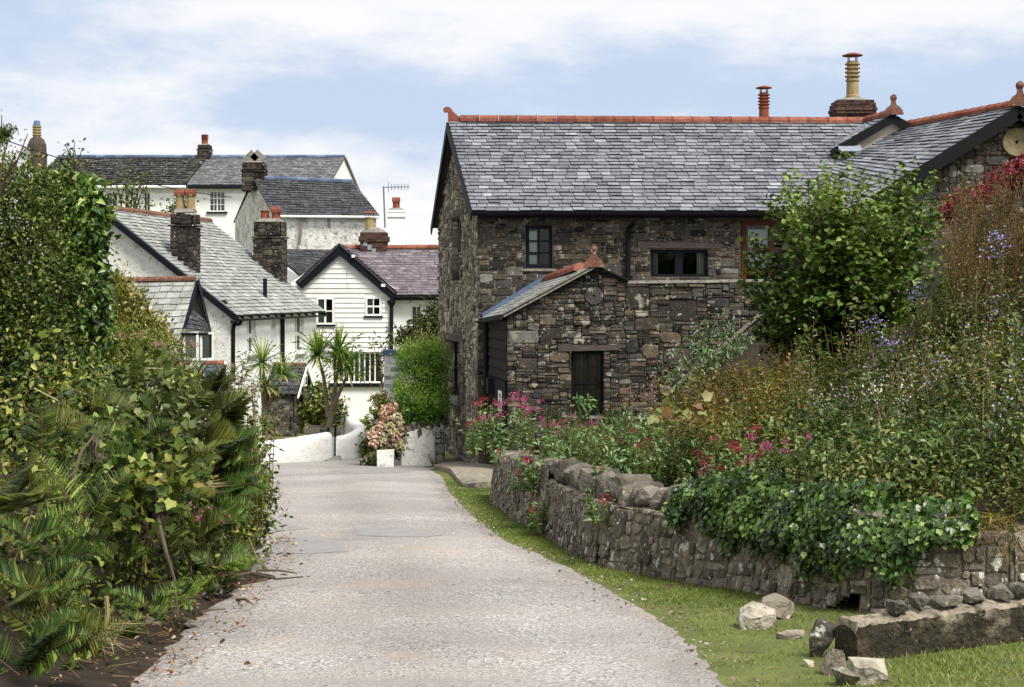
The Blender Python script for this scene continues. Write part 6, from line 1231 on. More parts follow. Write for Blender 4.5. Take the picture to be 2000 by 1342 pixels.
dgv = Lv(); n = 45; a = rng.uniform(-1.1, 1.0, n); dgv.add(np.tile([0, 0, 0.], (n, 1))+rv(n, .03), np.c_[np.cos(a), np.sin(a)-.5, rng.uniform(-.5, .35, n)], rv(n), rng.uniform(.12, .28, n), .005, rng.random(n), 'blade'); t = thing('dry_grass_tuft', 'bleached dry grass tuft drooping over the gutter in the near left corner', 'grass tuft', P(195, 1245, 7.2)); dgv.build('blade_tuft', K['straw']).parent = t
dg2 = Lv(); n = 22; a = rng.uniform(-.6, .6, n); dg2.add(rv(n, .02), np.c_[np.cos(a), np.sin(a)*.4, rng.uniform(-.1, .25, n)], rv(n), rng.uniform(.2, .32, n), .006, rng.random(n), 'blade'); t = thing('dry_grass_tuft', 'few straw coloured dry stems sticking out across the centre of the left bank', 'grass tuft', P(352, 955, 8.9)); dg2.build('blade_tuft', K['straw']).parent = t
for lab, pa in (('bare grey branch leaning up through the left bank', [(85, 1062, 6.7), (112, 1010, 6.8), (140, 940, 6.9), (160, 880, 7), (185, 850, 7.1)]), ('dead reddish stem hanging down the front of the left bank', [(308, 1010, 8.2), (325, 1080, 8.1), (340, 1130, 8.1), (348, 1205, 8.1)]), ('straight pale cane standing in the gutter below the left bank', [(208, 1165, 7.2), (210, 1200, 7.2), (211, 1228, 7.2)])):
    mb = MB(); mb.tube([P(*p) for p in pa], [.012, .011, .009, .007, .005][:len(pa)], 6); tag(mb.build('dead_branch', K['straw'] if 'cane' in lab else K['bark']), lab, 'branch')
# ------------------------------------------------------------------ lane end: palms, hedge, hydrangea
def palm_head(p, n, L, parent, seed):
    r = np.random.default_rng(seed); lv = Lv(); a = r.random(n)*6.28; el = np.arcsin(np.clip(r.uniform(-.55, 1, n), -1, 1)); d = np.c_[np.cos(a)*np.cos(el), np.sin(a)*np.cos(el), np.sin(el)]; l_ = L*r.uniform(.75, 1.1, n)
    up = nrm(np.c_[-np.cos(a)*np.sin(el), -np.sin(a)*np.sin(el), np.cos(el)]); b = np.tile(np.array(p), (n, 1)); t = .5+.25*np.sin(el)+.12*r.normal(size=n)
    for i, (f, dz) in enumerate(((.5, -.02), (.3, -.16), (.2, -.36))):
        dd = nrm(d+np.array([0, 0, dz*1.4])*(1-.6*np.abs(d[:, 2:3]))); w_ = .05*(1, .95, .62)[i]; lv.add(b, dd, up+r.normal(size=(n, 3))*.15, l_*f*1.03, w_, np.where(el < -.25, .95, t), 'strip' if i < 2 else 'lance', 0); b = b+dd*(l_*f)[:, None]
    return lv.build('leaf_head', K['lf_palm'], parent)
def palm(lab, root, heads):
    t = thing('cabbage_palm', lab, 'palm', root); fork = V(heads[0][0]) if len(heads) == 1 else None
    for i, (path, L, n) in enumerate(heads):
        pts = [V(p) for p in path]; mb = MB(); r0 = .085 if i == 0 else .06; mb.tube(pts, [r0*(1-.45*k/(len(pts)-1)) for k in range(len(pts))], 8, rnd.random()); mb.build('trunk', K['pbark'], t); palm_head(pts[-1], n, L, t, 100+i+int(root[0]*7))
    return t
y = 40.3
palm('tall three headed cabbage palm growing out of the grey trough', P(637, 838, y), [([P(640, 842, y), P(650, 800, y), P(654, 760, y), P(660, 715, y), P(661, 688, y)], .8, 130), ([P(640, 815, y), P(637, 770, y), P(632, 735, y), P(624, 708, y), P(621, 692, y-.1)], .8, 130), ([P(643, 815, y), P(655, 785, y-.1), P(666, 760, y-.2), P(676, 738, y-.3), P(680, 722, y-.3)], .74, 110)])
y = 42.5
palm('slimmer cabbage palm with four small heads in front of the stone porch', P(515, 850, y), [([P(517, 850, y), P(516, 800, y), P(512, 745, y), P(512, 708, y)], .78, 120), ([P(516, 790, y), P(520, 770, y-.1), P(519, 752, y-.2)], .6, 90), ([P(517, 800, y), P(535, 770, y-.1), P(549, 745, y-.1), P(551, 728, y-.1)], .58, 90), ([P(516, 845, y), P(514, 830, y-.4)], .5, 70)])
cl = thing('wall_climber', 'dark red and green climber covering the wall behind the tall palm', 'climber', P(630, 835, 44))
lv = crown([bl(622, 790, 44, 22, 42, .35), bl(650, 805, 43.6, 24, 30, .35), bl(605, 815, 44, 16, 30, .3)], 260, 12, .09, .10, .75, 'ivy', .6, .2, (.45, .2, .15), .5); lv.build('crown', K['lf_mix'], cl); branches('stem', P(625, 840, 44), [tuple(p) for p in lv.cp[:12]], .03, cl, K['bark'])
bs = thing('bamboo_shrub', 'dark narrow leaved shrub in front of the white side wall, behind the clipped hedge', 'shrub', P(830, 720, 47))
b_ = [bl(835, 650, 47, 36, 34, .7), bl(862, 625, 47.5, 26, 30, .5), bl(800, 660, 47, 24, 20, .4), bl(845, 680, 46, 40, 24, .6)]
lv = crown(b_, 230, 13, .16, .22, .2, 'lance', .7, .4, (.5, .2, .15), .6); lv.build('crown', K['lf_dark'], bs); branches('stem', P(835, 800, 47), [tuple(p) for p in lv.cp[:40]], .04, bs, K['bark'], .01)
sprig('climbing_stem', 'straggling creeper beside the big barred window, left of the brick garden wall', P(748, 760, 45), [P(742, 655, 45), P(765, 640, 45), P(775, 655, 45), P(728, 668, 45), P(750, 690, 45), P(738, 700, 45)], K['lf_dark'], .16, 30, 'creeper', .35, .02, .12, 'lance', .3)
hd = thing('clipped_hedge', 'bright green clipped privet hedge between the brick wall and the barn gable', 'hedge', P(815, 835, 34))
b_ = [bl(812, 760, 34.2, 44, 78, .45), bl(842, 740, 34.3, 34, 88, .45), bl(800, 790, 34, 34, 48, .4), bl(850, 700, 34.4, 26, 34, .4), bl(806, 700, 34.3, 32, 34, .4), bl(838, 800, 34, 30, 44, .4), bl(856, 790, 34.2, 20, 60, .4)]
lv = crown(b_, 1900, 14, .055, .044, .6, 'oval', .45, -.4, (.40, .2, .14), .6, topl=.4); lv.build('crown', K['lf_box'], hd); branches('stem', P(820, 850, 34.2), [tuple(p) for p in lv.cp[:20]], .03, hd, K['bark'])
hy = thing('hydrangea', 'hydrangea bush covered in cream and dusty pink flower heads at the lane corner', 'hydrangea', P(748, 912, 33))
b_ = [bl(752, 850, 33, 34, 52, .4), bl(742, 885, 32.8, 32, 28, .35), bl(762, 815, 33.2, 20, 28, .3)]
lv = crown(b_, 260, 8, .07, .10, .62, 'oval', .5, .2, (.35, .16, .12), .65); lv.build('crown', K['lf_mix'], hy); branches('stem', P(750, 912, 33), [tuple(p) for p in lv.cp[:14]], .02, hy, K['bark'])
n = 60; hh = Lv(); hh.add(rv(n)*0+nrm(rv(n))*.075, nrm(rv(n)), nrm(rv(n)), .045, .045, .5+.2*rng.normal(size=n), 'round'); hq = nrm(rv(90)); HYM = []
for tt in (.15, .4, .62, .85):
    h = Lv(); q = nrm(rv(110)); h.add(q*np.array([.12, .12, .10])-.01, nrm(rv(110)), q+rv(110, .3), .06, .054, tt+.12*rng.normal(size=110), 'round'); HYM.append(h.build('flower_head', K['fl_hyd'], mesh_only=True))
hp = [(760, 800), (750, 812), (770, 815), (745, 830), (762, 832), (775, 838), (738, 843), (755, 850), (772, 856), (734, 862), (748, 868), (764, 870), (778, 868), (728, 880), (742, 884), (745, 862), (758, 815), (768, 845), (730, 848), (755, 838), (776, 826), (752, 892), (722, 893), (766, 795)]
for px, py in hp:
    o = link('flower_head', rnd.choice(HYM)); o.parent = hy; hy_l = V(hy.location); o.location = P(px+rnd.uniform(-3, 3), py, 32.55+.2*rnd.random())-hy_l; o.rotation_euler = (rnd.random(), rnd.random(), rnd.random()*6); o.scale = (rnd.uniform(.85, 1.15),)*3
cro = herb(16, .42, .3, 6, .22, .12, 'lance', .02, .5, .9, flower=dict(frac=.6, n=10, r=.035, ln=.035, m=0)); t = thing('montbretia', 'montbretia with orange red flowers at the left foot of the hydrangea', 'plant', P(722, 908, 32.8)); cro.build('foliage', PAL('lf_fern', 'stem')).parent = t; cro.fl.build('blossom', K['terra']).parent = t
yt = thing('potted_maple', 'yellow orange leaved plant in a dark pot in front of the brick garden wall', 'potted plant', P(740, 810, 37))
lv = crown([bl(740, 786, 37, 15, 16, .2), bl(748, 775, 37, 8, 10, .15)], 60, 10, .05, .07, .5, 'lance', .7, .1, (.75, .12, .1), .5); lv.build('foliage', K['lf_dry'], yt); mb = MB(); mb.lathe(P(742, 822, 37), [(.13, 0), (.17, .22), (.19, .23), (.19, .27)], 12); mb.build('pot', K['bluebk'], yt)
mb = MB(); p = P(742, 822, 37); mb.box((p.x-.25, p.y-.2, -3), (.5, 0, 0), (0, .4, 0), (0, 0, p.z+3)); tag(mb.build('pot_stand', K['rwhite']), 'white rendered block that carries the yellow potted plant', 'plinth')
g1_ = herb(30, .22, .2, 0, .1, .1, flower=None, sw=.012); t = thing('grass_tuft', 'grass tuft at the foot of the small white plinth', 'grass tuft', P(752, 912, 32.6)); g1_.build('blade_tuft', PAL('grass', 'grass')).parent = t
w5 = herb(12, .3, .35, 9, .05, .4, 'oval', .1, .4); t = thing('weed_clump', 'brownish weed clump at the barn corner below the stub wall', 'weeds', P(850, 912, 32.4)); w5.build('foliage', PAL('lf_dark', 'stem')).parent = t

# ------------------------------------------------------------------ hazel, buddleia, creeper and the flowers of the right bank
hz = thing('hazel_bush', 'big round leaved hazel bush in front of the barn, at the top of the bank', 'bush', P(1645, 740, 20.6))
hpoly = in_poly([(1432, 560), (1455, 470), (1485, 400), (1500, 335), (1560, 318), (1590, 300), (1640, 315), (1652, 270), (1668, 310), (1720, 322), (1770, 302), (1815, 325), (1850, 360), (1840, 420), (1880, 470), (1860, 560), (1820, 660), (1720, 760), (1560, 760), (1490, 710), (1468, 640)])
lv, shoots, R = Lv(), [], random.Random(17)
hr_ = V(hz.location)
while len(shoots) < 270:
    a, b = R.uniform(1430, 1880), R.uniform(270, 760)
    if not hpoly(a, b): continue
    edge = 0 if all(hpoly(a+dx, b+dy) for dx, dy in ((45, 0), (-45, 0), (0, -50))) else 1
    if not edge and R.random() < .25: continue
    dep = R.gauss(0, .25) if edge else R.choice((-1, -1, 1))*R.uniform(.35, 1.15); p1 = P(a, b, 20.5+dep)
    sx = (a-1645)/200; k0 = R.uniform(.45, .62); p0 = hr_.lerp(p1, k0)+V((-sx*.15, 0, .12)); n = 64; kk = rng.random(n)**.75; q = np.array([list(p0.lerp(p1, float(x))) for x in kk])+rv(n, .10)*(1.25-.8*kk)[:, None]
    tn = .26+.30*min(1, max(0, (700-b)/400))*(.6+.4*(dep < 0))+R.gauss(0, .09); l_ = .105*(1-.35*kk)*rng.uniform(.65, 1.2, n); lv.add(q, nrm(rv(n)*[1, 1, .55]+np.array([0, 0, -.2])), nrm(rv(n, .42)+np.array([0, -.15, 1])), l_, l_*.84, tn+.13*rng.normal(size=n)+.12*kk, 'round'); shoots.append(tuple(p1))  # tint lighter high up and in front, darker inside: painted light and shade
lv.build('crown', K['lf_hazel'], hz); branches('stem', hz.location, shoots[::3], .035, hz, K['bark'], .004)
bd = thing('buddleia', 'grey green buddleia with narrow leaves growing against the stair wall', 'shrub', P(1405, 800, 25.6))
yb = 25.5; lv = Lv(); stems = []
for a, b, c, d in [(1412, 612, 1420, 760), (1350, 655, 1400, 760), (1375, 640, 1400, 760), (1445, 660, 1425, 760), (1300, 720, 1390, 800), (1320, 690, 1390, 790), (1460, 690, 1425, 770), (1390, 690, 1410, 780), (1430, 640, 1420, 760), (1345, 745, 1390, 800), (1475, 650, 1430, 760), (1385, 720, 1400, 800), (1440, 720, 1420, 790)]:
    y_ = yb+rnd.uniform(-.5, .5); p0, p1 = P(c, d, y_), P(a, b, y_); n = 150; k = rng.random(n)**.8; q = np.array([list(p0.lerp(p1, float(x))) for x in k])+rv(n, .09); l_ = .17*(1-.45*k)*rng.uniform(.7, 1.2, n); dd = nrm(rv(n)+np.array(list((p1-p0).normalized()))*.7); lv.add(q, dd, nrm(rv(n, .5)+np.array([0, 0, 1])), l_, l_*.27, .5+.2*rng.normal(size=n), 'lance'); stems.append(tuple(p1))
lv.build('crown', K['lf_bud'], bd); branches('stem', bd.location, stems, .025, bd, K['bark'], .005)
rc = thing('red_creeper', 'crimson leaved creeper along the top of the bank below the wing gable', 'creeper', P(1930, 450, 24))
pts = [(1855, 405), (1880, 385), (1905, 372), (1930, 355), (1955, 340), (1980, 328), (2005, 318), (2030, 312)]
lv = crown([bl(px, py+12, 24.5, 20, 17, .3) for px, py in pts], 190, 9, .07, .075, .7, 'ivy', .6, .1, (.5, .2, .15), .5); lv.build('foliage', K['lf_red'], rc); branches('stem', P(1950, 480, 24.6), [tuple(p) for p in lv.cp[:30]], .02, rc, K['bark'])
gw = sprig('green_shoot', 'light green leafy shoots left of the crimson creeper', P(1885, 430, 24), [P(1885, 350, 24), P(1862, 372, 24), P(1900, 345, 24.1), P(1870, 395, 24)], K['lf_hazel'], .07, 26, sp=.06)
# common cover of the bank, sampled so that it is even in depth
def in_region(pix, n, seed):
    r = random.Random(seed); f = in_poly(pix); x0, x1 = min(p[0] for p in pix), max(p[0] for p in pix); y0, y1 = min(p[1] for p in pix), max(p[1] for p in pix); out = []
    tries = 0
    while len(out) < n and tries < n*30:
        tries += 1; a, b = r.uniform(x0, x1), r.uniform(y0, y1)
        if not f(a, b): continue
        g = gbank(a, b)
        if g is not None: out.append(g)
    return out
def cover(tpls, pts, lv, smin=.7, smax=1.25, dt=.12):
    for p in pts:
        t = rnd.choice(tpls); g = mnoise.noise(p*1.3); lv.a += t.moved((p.x, p.y, p.z-.03), rnd.random()*6.28, rnd.uniform(smin, smax)*(1+.55*mnoise.noise(p*1.1+V((9, 3, 1)))), rnd.gauss(0, dt)+.45*g)
und = Lv()
dry = [herb(7, .42, .3, 26, .06, .45, 'oval', .1, .5, .3, sw=.006, ms=1, m=3) for _ in range(3)]
gre = [herb(9, .55, .3, 26, .075, .24, 'lance', .05, .45, .3, sw=.006, ms=1, m=0) for _ in range(4)]
brm = [herb(7, .42, .34, 18, .06, .6, 'oval', .05, .45, .2, sw=.006, ms=1, m=2) for _ in range(3)]
cover(dry, in_region([(1290, 850), (1345, 810), (1470, 765), (1580, 780), (1600, 900), (1450, 940), (1330, 930)], 120, 1), und)
cover(gre, in_region([(1480, 880), (1560, 835), (1700, 805), (1800, 745), (1880, 640), (1950, 570), (2360, 520), (2360, 990), (1800, 965), (1560, 930), (1480, 900)], 290, 2), und)
cover(brm, in_region([(1450, 910), (1560, 840), (1700, 810), (1810, 740), (1900, 650), (2360, 620), (2360, 1040), (1750, 1010), (1480, 960)], 250, 3), und, .6, 1)
cover(gre, in_region([(1000, 880), (1120, 840), (1320, 850), (1420, 950), (1330, 965), (1100, 930)], 110, 4), und, .45, .8)
cover(gre, in_region([(1300, 840), (1480, 740), (1600, 760), (1600, 890), (1330, 920)], 60, 9), und, .45, .8)
cover(brm, in_region([(1480, 760), (1640, 760), (1760, 740), (1640, 800)], 24, 5), und, .4, .6)
cover(brm, in_region([(1640, 700), (1700, 640), (1830, 570), (1870, 600), (1830, 740), (1680, 780)], 70, 17), und, .3, .5)
cover(gre, in_region([(1640, 700), (1700, 640), (1830, 570), (1870, 600), (1830, 740), (1680, 780)], 26, 18), und, .25, .45)
cover(gre, in_region([(1780, 680), (1840, 560), (1890, 560), (1890, 680), (1820, 760)], 34, 16), und, .6, .9)
cover(gre, in_region([(1860, 560), (1950, 470), (2360, 440), (2360, 640), (1850, 660)], 110, 6), und, .7, 1.1)
k = 160; pp = in_region([(1300, 800), (1500, 700), (2360, 450), (2360, 1020), (1450, 970)], k, 7); und.add(np.array([list(p) for p in pp]), nrm(rv(len(pp), .35)+np.array([0, 0, 1])), rv(len(pp)), rng.uniform(.4, .9, len(pp)), .006, rng.random(len(pp)), 'strip', 4)
pp = in_region([(1400, 930), (1560, 850), (1700, 820), (1800, 760), (1880, 660), (2360, 530), (2360, 1030), (1800, 1010), (1400, 985)], 2700, 12); k = np.repeat(np.arange(len(pp)), 10); q = np.array([list(p) for p in pp])[k]+rv(len(k), .07)*[1, 1, .8]+np.c_[np.zeros((len(k), 2)), (rng.random(len(pp))**1.3*.5)[k]]; l_ = rng.uniform(.025, .06, len(k)); und.add(q, rv(len(k)), nrm(rv(len(k), .5)+np.array([0, 0, 1])), l_, l_*.6, .38+.5*np.array([mnoise.noise(p*1.6) for p in pp])[k]+.12*rng.normal(size=len(pp))[k]+.15*rng.normal(size=len(k)), 'oval', 0)
pp = in_region([(1050, 890), (1300, 850), (1420, 950), (1330, 965), (1100, 930)], 300, 13); k = np.repeat(np.arange(len(pp)), 9); q = np.array([list(p) for p in pp])[k]+rv(len(k), .06)+np.c_[np.zeros((len(k), 2)), (rng.random(len(pp))*.35)[k]]; l_ = rng.uniform(.04, .08, len(k)); und.add(q, rv(len(k)), nrm(rv(len(k), .5)+np.array([0, 0, 1])), l_, l_*.4, .6+.2*rng.normal(size=len(k)), 'lance', 5)
tag(und.build('undergrowth', PAL('lf_aster', 'stem', 'lf_mix', 'lf_dry', 'stalk', 'lf_val')), kind='stuff')
# asters
def flower_proto(tpl, mats, flm): return [(h.build('foliage', mats, mesh_only=True), bloom_meshes(h, flm, 'flower_head' if len(h.heads) > 1 else 'blossom')) for h in tpl]
def put(name, lab, cat, protos, p, s=1, group=None, rz=None):
    t = thing(name, lab, cat, p, rnd.random()*6.28 if rz is None else rz, group); f, g = rnd.choice(protos); t.scale = (s,)*3
    for nm, me in [('foliage', f)]+[('flower_head' if len(g) > 1 else 'blossom', q) for q in g]: o = link(nm, me); o.parent = t
    return t
asf = dict(frac=.45, n=8, r=.05, ln=.021, flat=.9, m=0, tpl='round', asp=1, lo=.82)
ASL = flower_proto([herb(8, .7, .28, 24, .06, .2, 'lance', .1, .45, .3, flower=asf, sw=.005) for _ in range(3)], PAL('lf_aster', 'stem'), K['fl_lil'])
ASW = flower_proto([herb(8, .66, .26, 22, .06, .2, 'lance', .1, .45, .3, flower=asf, sw=.005) for _ in range(3)], PAL('lf_aster', 'stem'), K['fl_white'])
for p in in_region([(1640, 850), (1780, 790), (1880, 700), (2020, 630), (2020, 960), (1700, 950), (1600, 900)], 30, 21): put('aster_plant', 'michaelmas daisy with small pale lilac flowers on the right bank', 'plant', ASL, p, rnd.uniform(.6, .85), 'lilac daisies on the bank')
for p in in_region([(1530, 880), (1640, 830), (1760, 800), (1760, 900), (1600, 920)], 14, 22): put('aster_plant', 'michaelmas daisy with white flowers between dry plants and lilac daisies', 'plant', ASW, p, rnd.uniform(.55, .8), 'white daisies on the bank')
for lab, px, py, y_, s in (('bright violet daisy clump standing out in the middle of the right bank', 1735, 770, 14.5, .8), ('tall lilac daisy in front of the brown stalks at the right', 1945, 590, 14.5, .95), ('lilac daisies rising before the dark base of the hazel', 1800, 660, 17, .95), ('lilac daisy low beneath the left of the hazel', 1690, 720, 17, .9)):
    vm = flower_proto([herb(6, .62, .16, 20, .06, .2, 'lance', .1, .45, .3, flower=dict(asf, frac=.8, n=16, ln=.02), sw=.005)], PAL('lf_aster', 'stem'), mat('violet_petal', [C('#7868c0'), C('#a094dc'), C('#c4bcec')], .7, None, None, trans=.2)); put('aster_plant', lab, 'plant', vm, P(px, py, y_), s)
# tall brown stalks
stk = [herb(11, 1.05, .26, 20, .05, .16, 'lance', .35, .4, .9, flower=dict(n=26, r=.03, ln=.03, flat=2.2, tpl='lance', asp=.3, m=0, lo=.6), sw=.006) for _ in range(3)]
STK = flower_proto(stk, PAL('lf_dry', 'stalk'), K['stalk'])
for p in in_region([(1850, 560), (1900, 520), (1960, 470), (2040, 440), (2160, 430), (2160, 700), (1900, 720)], 44, 31): put('seed_stalks', 'tall brown seeding willowherb stalks at the right edge of the bank', 'plant', STK, p, rnd.uniform(.8, 1.15), 'brown seeding stalks')
for p in in_region([(1330, 800), (1480, 720), (1580, 740), (1560, 860), (1400, 880)], 10, 32): put('seed_stalks', 'thin brown stalks among the yellowing plants under the buddleia', 'plant', STK, p, rnd.uniform(.45, .65), 'brown stalks among dry plants')
# red valerian
vf = dict(each=1, frac=.5, n=44, r=.018, ln=.013, flat=.7, m=0)
vt = [herb(13, .42, .26, 12, .075, .38, 'lance', .1, .55, .35, flower=vf, sw=.005) for _ in range(3)]
VC, VP = flower_proto(vt, PAL('lf_val', 'stem'), K['fl_crim']), flower_proto([herb(13, .4, .26, 12, .075, .38, 'lance', .1, .55, .35, flower=vf, sw=.005) for _ in range(3)], PAL('lf_val', 'stem'), K['fl_pink'])
for lab, pr, px, py, y_, s in (
    ('red valerian with crimson heads in front of the outhouse door', VC, 950, 880, 24, 1.0), ('red valerian with pink heads at the left end of the field wall', VP, 985, 885, 22.5, 1.05), ('red valerian leaning out left towards the barn doorstep', VC, 925, 890, 25, .9),
    ('pink valerian under the outhouse wall', VP, 1030, 880, 23, .95), ('pink valerian above the first coping stones of the field wall', VP, 1080, 905, 18, .8), ('pale pink valerian in front of the outhouse window', VP, 1140, 905, 17.5, .8), ('crimson valerian right of the outhouse window', VC, 1215, 925, 14.5, .75), ('crimson valerian on the wall top before the brown sycamore sapling', VC, 1270, 940, 13.2, .7), ('crimson valerian below the outhouse window sill', VC, 1175, 900, 19, .7),
    ('largest crimson valerian, right of the brown sycamore sapling', VC, 1440, 985, 11.1, 1.0), ('valerian with magenta heads above the ivy', VP, 1505, 985, 10.7, .9), ('crimson valerian just left of the ivy', VC, 1395, 985, 11.4, .8), ('leafy valerian over the left end of the ivy', VP, 1355, 1000, 11.2, .7)):
    put('red_valerian', lab, 'plant', pr, P(px, py+6, y_), s*(1.75 if y_ > 20 else 1.5 if y_ > 15 else 1.15))
lo_ = [herb(9, .2, .16, 9, .075, .4, 'lance', .1, .5, .5, flower=dict(vf, frac=.12)) for _ in range(2)]; LO = flower_proto(lo_, PAL('lf_val', 'stem'), K['fl_crim'])
for lab, px, d_, h_, s in (('small valerian rooted high on the left face of the field wall', 1030, .02, .30, .75), ('leafy green plant halfway down the field wall', 1062, .03, .34, 1.1), ('lowest plant at the foot of the field wall', 1085, .06, .02, .9), ('green plant under the white lichened coping stone', 1198, .04, .30, .8), ('plant sprouting from the left end of the field wall', 978, .02, .5, .7), ('small sprout on the coping of the field wall', 1150, -.1, .62, .4)):
    put('wall_plant', lab, 'plant', LO, wmap(s_at(px), h_, d_), s*1.7)
sapling('sycamore_sapling', 'sycamore sapling with browning leaves behind the field wall', P(1335, 960, 14.5), [bl(1330, 860, 14.4, 42, 70, .25), bl(1375, 880, 14.4, 40, 40, .25), bl(1300, 920, 14.4, 30, 40, .2)], 75, 5, .11, 'lf_syc', tint=.55)
sapling('elder_seedling', 'slender green seedling in front of the outhouse window', P(1148, 870, 22), [bl(1140, 790, 22, 18, 26, .1)], 16, 5, .10, 'lf_val', 'seedling', .5, 'lance', .05, .35)
gr_h = [herb(7, .5, .2, 0, .1, .1, flower=dict(n=30, r=.02, ln=.02, flat=3, lo=.7, m=0), sw=.004)]; GH = flower_proto(gr_h, PAL('straw', 'straw'), K['fl_agr'])
for lab, px, py, y_, s in (('dry seeding grass against the outhouse wall right of its window', 1225, 850, 24, 1.3), ('dry pinkish seed stems at the foot of the stair coping', 1275, 830, 24, 1.2)): put('seeding_grass', lab, 'plant', GH, P(px, py, y_), s)
LG = [(f, []) for f, g in LO]
for p in in_region([(1560, 960), (1700, 975), (1900, 985), (1960, 940), (1800, 900), (1600, 920)], 16, 41): put('leafy_clump', 'low bright green leafy clump on the bank above the ivy', 'plant', LG, p, rnd.uniform(1.3, 2.1), 'leafy clumps above the ivy')
BR = [herb(9, .5, .42, 12, .085, .62, 'oval', .1, .6, .2, sw=.006, flower=dict(frac=.01, n=1)) for _ in range(2)]; BRM = [h.build('foliage', PAL('lf_mix', 'stalk'), mesh_only=True) for h in BR]
for p in in_region([(1520, 900), (1650, 860), (1800, 800), (1980, 640), (1990, 930), (1700, 940)], 20, 42):
    t = thing('bramble', 'bramble bush with broad leaves among the daisies of the right bank', 'bramble', p, rnd.random()*6, 'brambles on the right bank'); t.scale = (rnd.uniform(.8, 1.3),)*3; link('foliage', rnd.choice(BRM)).parent = t
MU = [herb(1, 1.0, .1, 34, .09, .2, 'lance', .1, .5, .3, sw=.012, flower=dict(n=40, r=.03, ln=.02, flat=4, lo=.8, m=0)) for _ in range(3)]; MUP = flower_proto(MU, PAL('lf_bud', 'stalk'), K['fl_agr'])
for p in in_region([(1500, 900), (1640, 850), (1800, 780), (1960, 640), (1990, 930), (1700, 940)], 22, 43): put('tall_weed', 'tall single stemmed weed with a faded spike on the right bank', 'plant', MUP, p, rnd.uniform(.7, 1.05), 'single stemmed weeds on the bank')
# ivy on the wall
ivy = thing('wall_ivy', 'thick dark green ivy hanging over the right half of the field wall', 'ivy', wmap(s_at(1600), .3, .1))
lowp = [(1325, 1012), (1400, 1022), (1480, 1042), (1560, 1090), (1605, 1118), (1680, 1100), (1745, 1098), (1800, 1060), (1890, 1050), (1960, 1020)]
lv = Lv(); n = 11000; u0_, u1_ = s_at(1330), s_at(1905); u = rng.uniform(u0_, u1_, n); P0, D0, U0 = [], [], []
for uu in u:
    x, y_, z, dx, dy = wline(float(uu)); px = CX+F*x/y_; zl = HC+(HY-float(np.interp(px, [a for a, b in lowp], [b for a, b in lowp])))*y_/F; zb_ = zg(x, y_); hi = z+.07; lo = max(zl+.10*math.sin(uu*7.3)*math.sin(uu*3.1+1)+.05*math.sin(uu*19), zb_+.02)+rnd.gauss(0, .03); hi += .05*math.sin(uu*5+2)+.03*math.sin(uu*13)
    k = rnd.random(); zz = lo+(hi-lo)*k; o = .03+(.12+.07*mnoise.noise(V((uu*3.5, zz*7, 0))))*math.sin(math.pi*min(1, .25+.75*k))*rnd.uniform(.2, 1)+rnd.uniform(0, .03); 
    if rnd.random() < .25: o = -rnd.uniform(.0, .4); zz = hi+rnd.uniform(-.02, .06)
    P0.append((x+dy*o, y_-dx*o, zz)); D0.append((rnd.gauss(0, .5)+dy*.25, rnd.gauss(0, .5)-dx*.25, -.75+rnd.gauss(0, .3))); U0.append((dy+rnd.gauss(0, .35), -dx+rnd.gauss(0, .35), .55+rnd.gauss(0, .3)))
for _ in range(26):
    uu = rnd.uniform(u0_+.1, u1_-.1); x, y_, z, dx, dy = wline(uu); px = CX+F*x/y_; z0_ = HC+(HY-float(np.interp(px, [a for a, b in lowp], [b for a, b in lowp])))*y_/F+.08; L_ = rnd.uniform(.1, .3); sw_ = rnd.uniform(-.08, .08)
    for i in range(int(L_*90)):
        k = i/(L_*90); zz = max(z0_-L_*k, zg(x, y_)+.02); P0.append((x+dy*.05+dx*sw_*k+rnd.gauss(0, .012), y_-dx*.05+dy*sw_*k+rnd.gauss(0, .012), zz)); D0.append((rnd.gauss(0, .6)+dy*.3, rnd.gauss(0, .6)-dx*.3, -.5)); U0.append((dy+rnd.gauss(0, .3), -dx+rnd.gauss(0, .3), .5))
n = len(P0); l_ = rng.uniform(.02, .040, n); tz = .36+.3*np.array([mnoise.noise(V(p)*6) for p in P0])+.14*rng.normal(size=n)+.14*rng.normal(size=n); lv.add(np.array(P0), np.array(D0), np.array(U0), l_, l_*.95, tz, 'lobed'); lv.build('foliage', K['lf_ivy'], ivy)
# trailing grass at the right end of the wall
tg = thing('trailing_grass', 'dry olive grass trailing down the wall right of the ivy', 'grass tuft', wmap(s_at(1900), .5, .1)); lv = Lv(); n = 520; pos, dd = [], []
for _ in range(n):
    x, y_, z, dx, dy = wline(float(rnd.uniform(s_at(1850), s_at(1990)))); pos.append((x-dy*.05, y_+dx*.05, z+rnd.uniform(-.12, .06))); dd.append((rnd.gauss(-.15, .35), -.5+rnd.gauss(0, .2), rnd.uniform(-1, .4)))
lv.add(np.array(pos), np.array(dd), rv(n), rng.uniform(.12, .3, n), .006, rng.random(n), 'blade'); lv.build('blade_tuft', K['lf_dry'], tg)
boulder_ = P(1975, 1120, 9.1); mb = MB(); mb.rock(boulder_, .14, .12, .19, 18, .4, .3, .2); tag(mb.build('wall_boulder', K['crag']), 'big dark boulder at the right end of the field wall, above the concrete wall', 'stone')
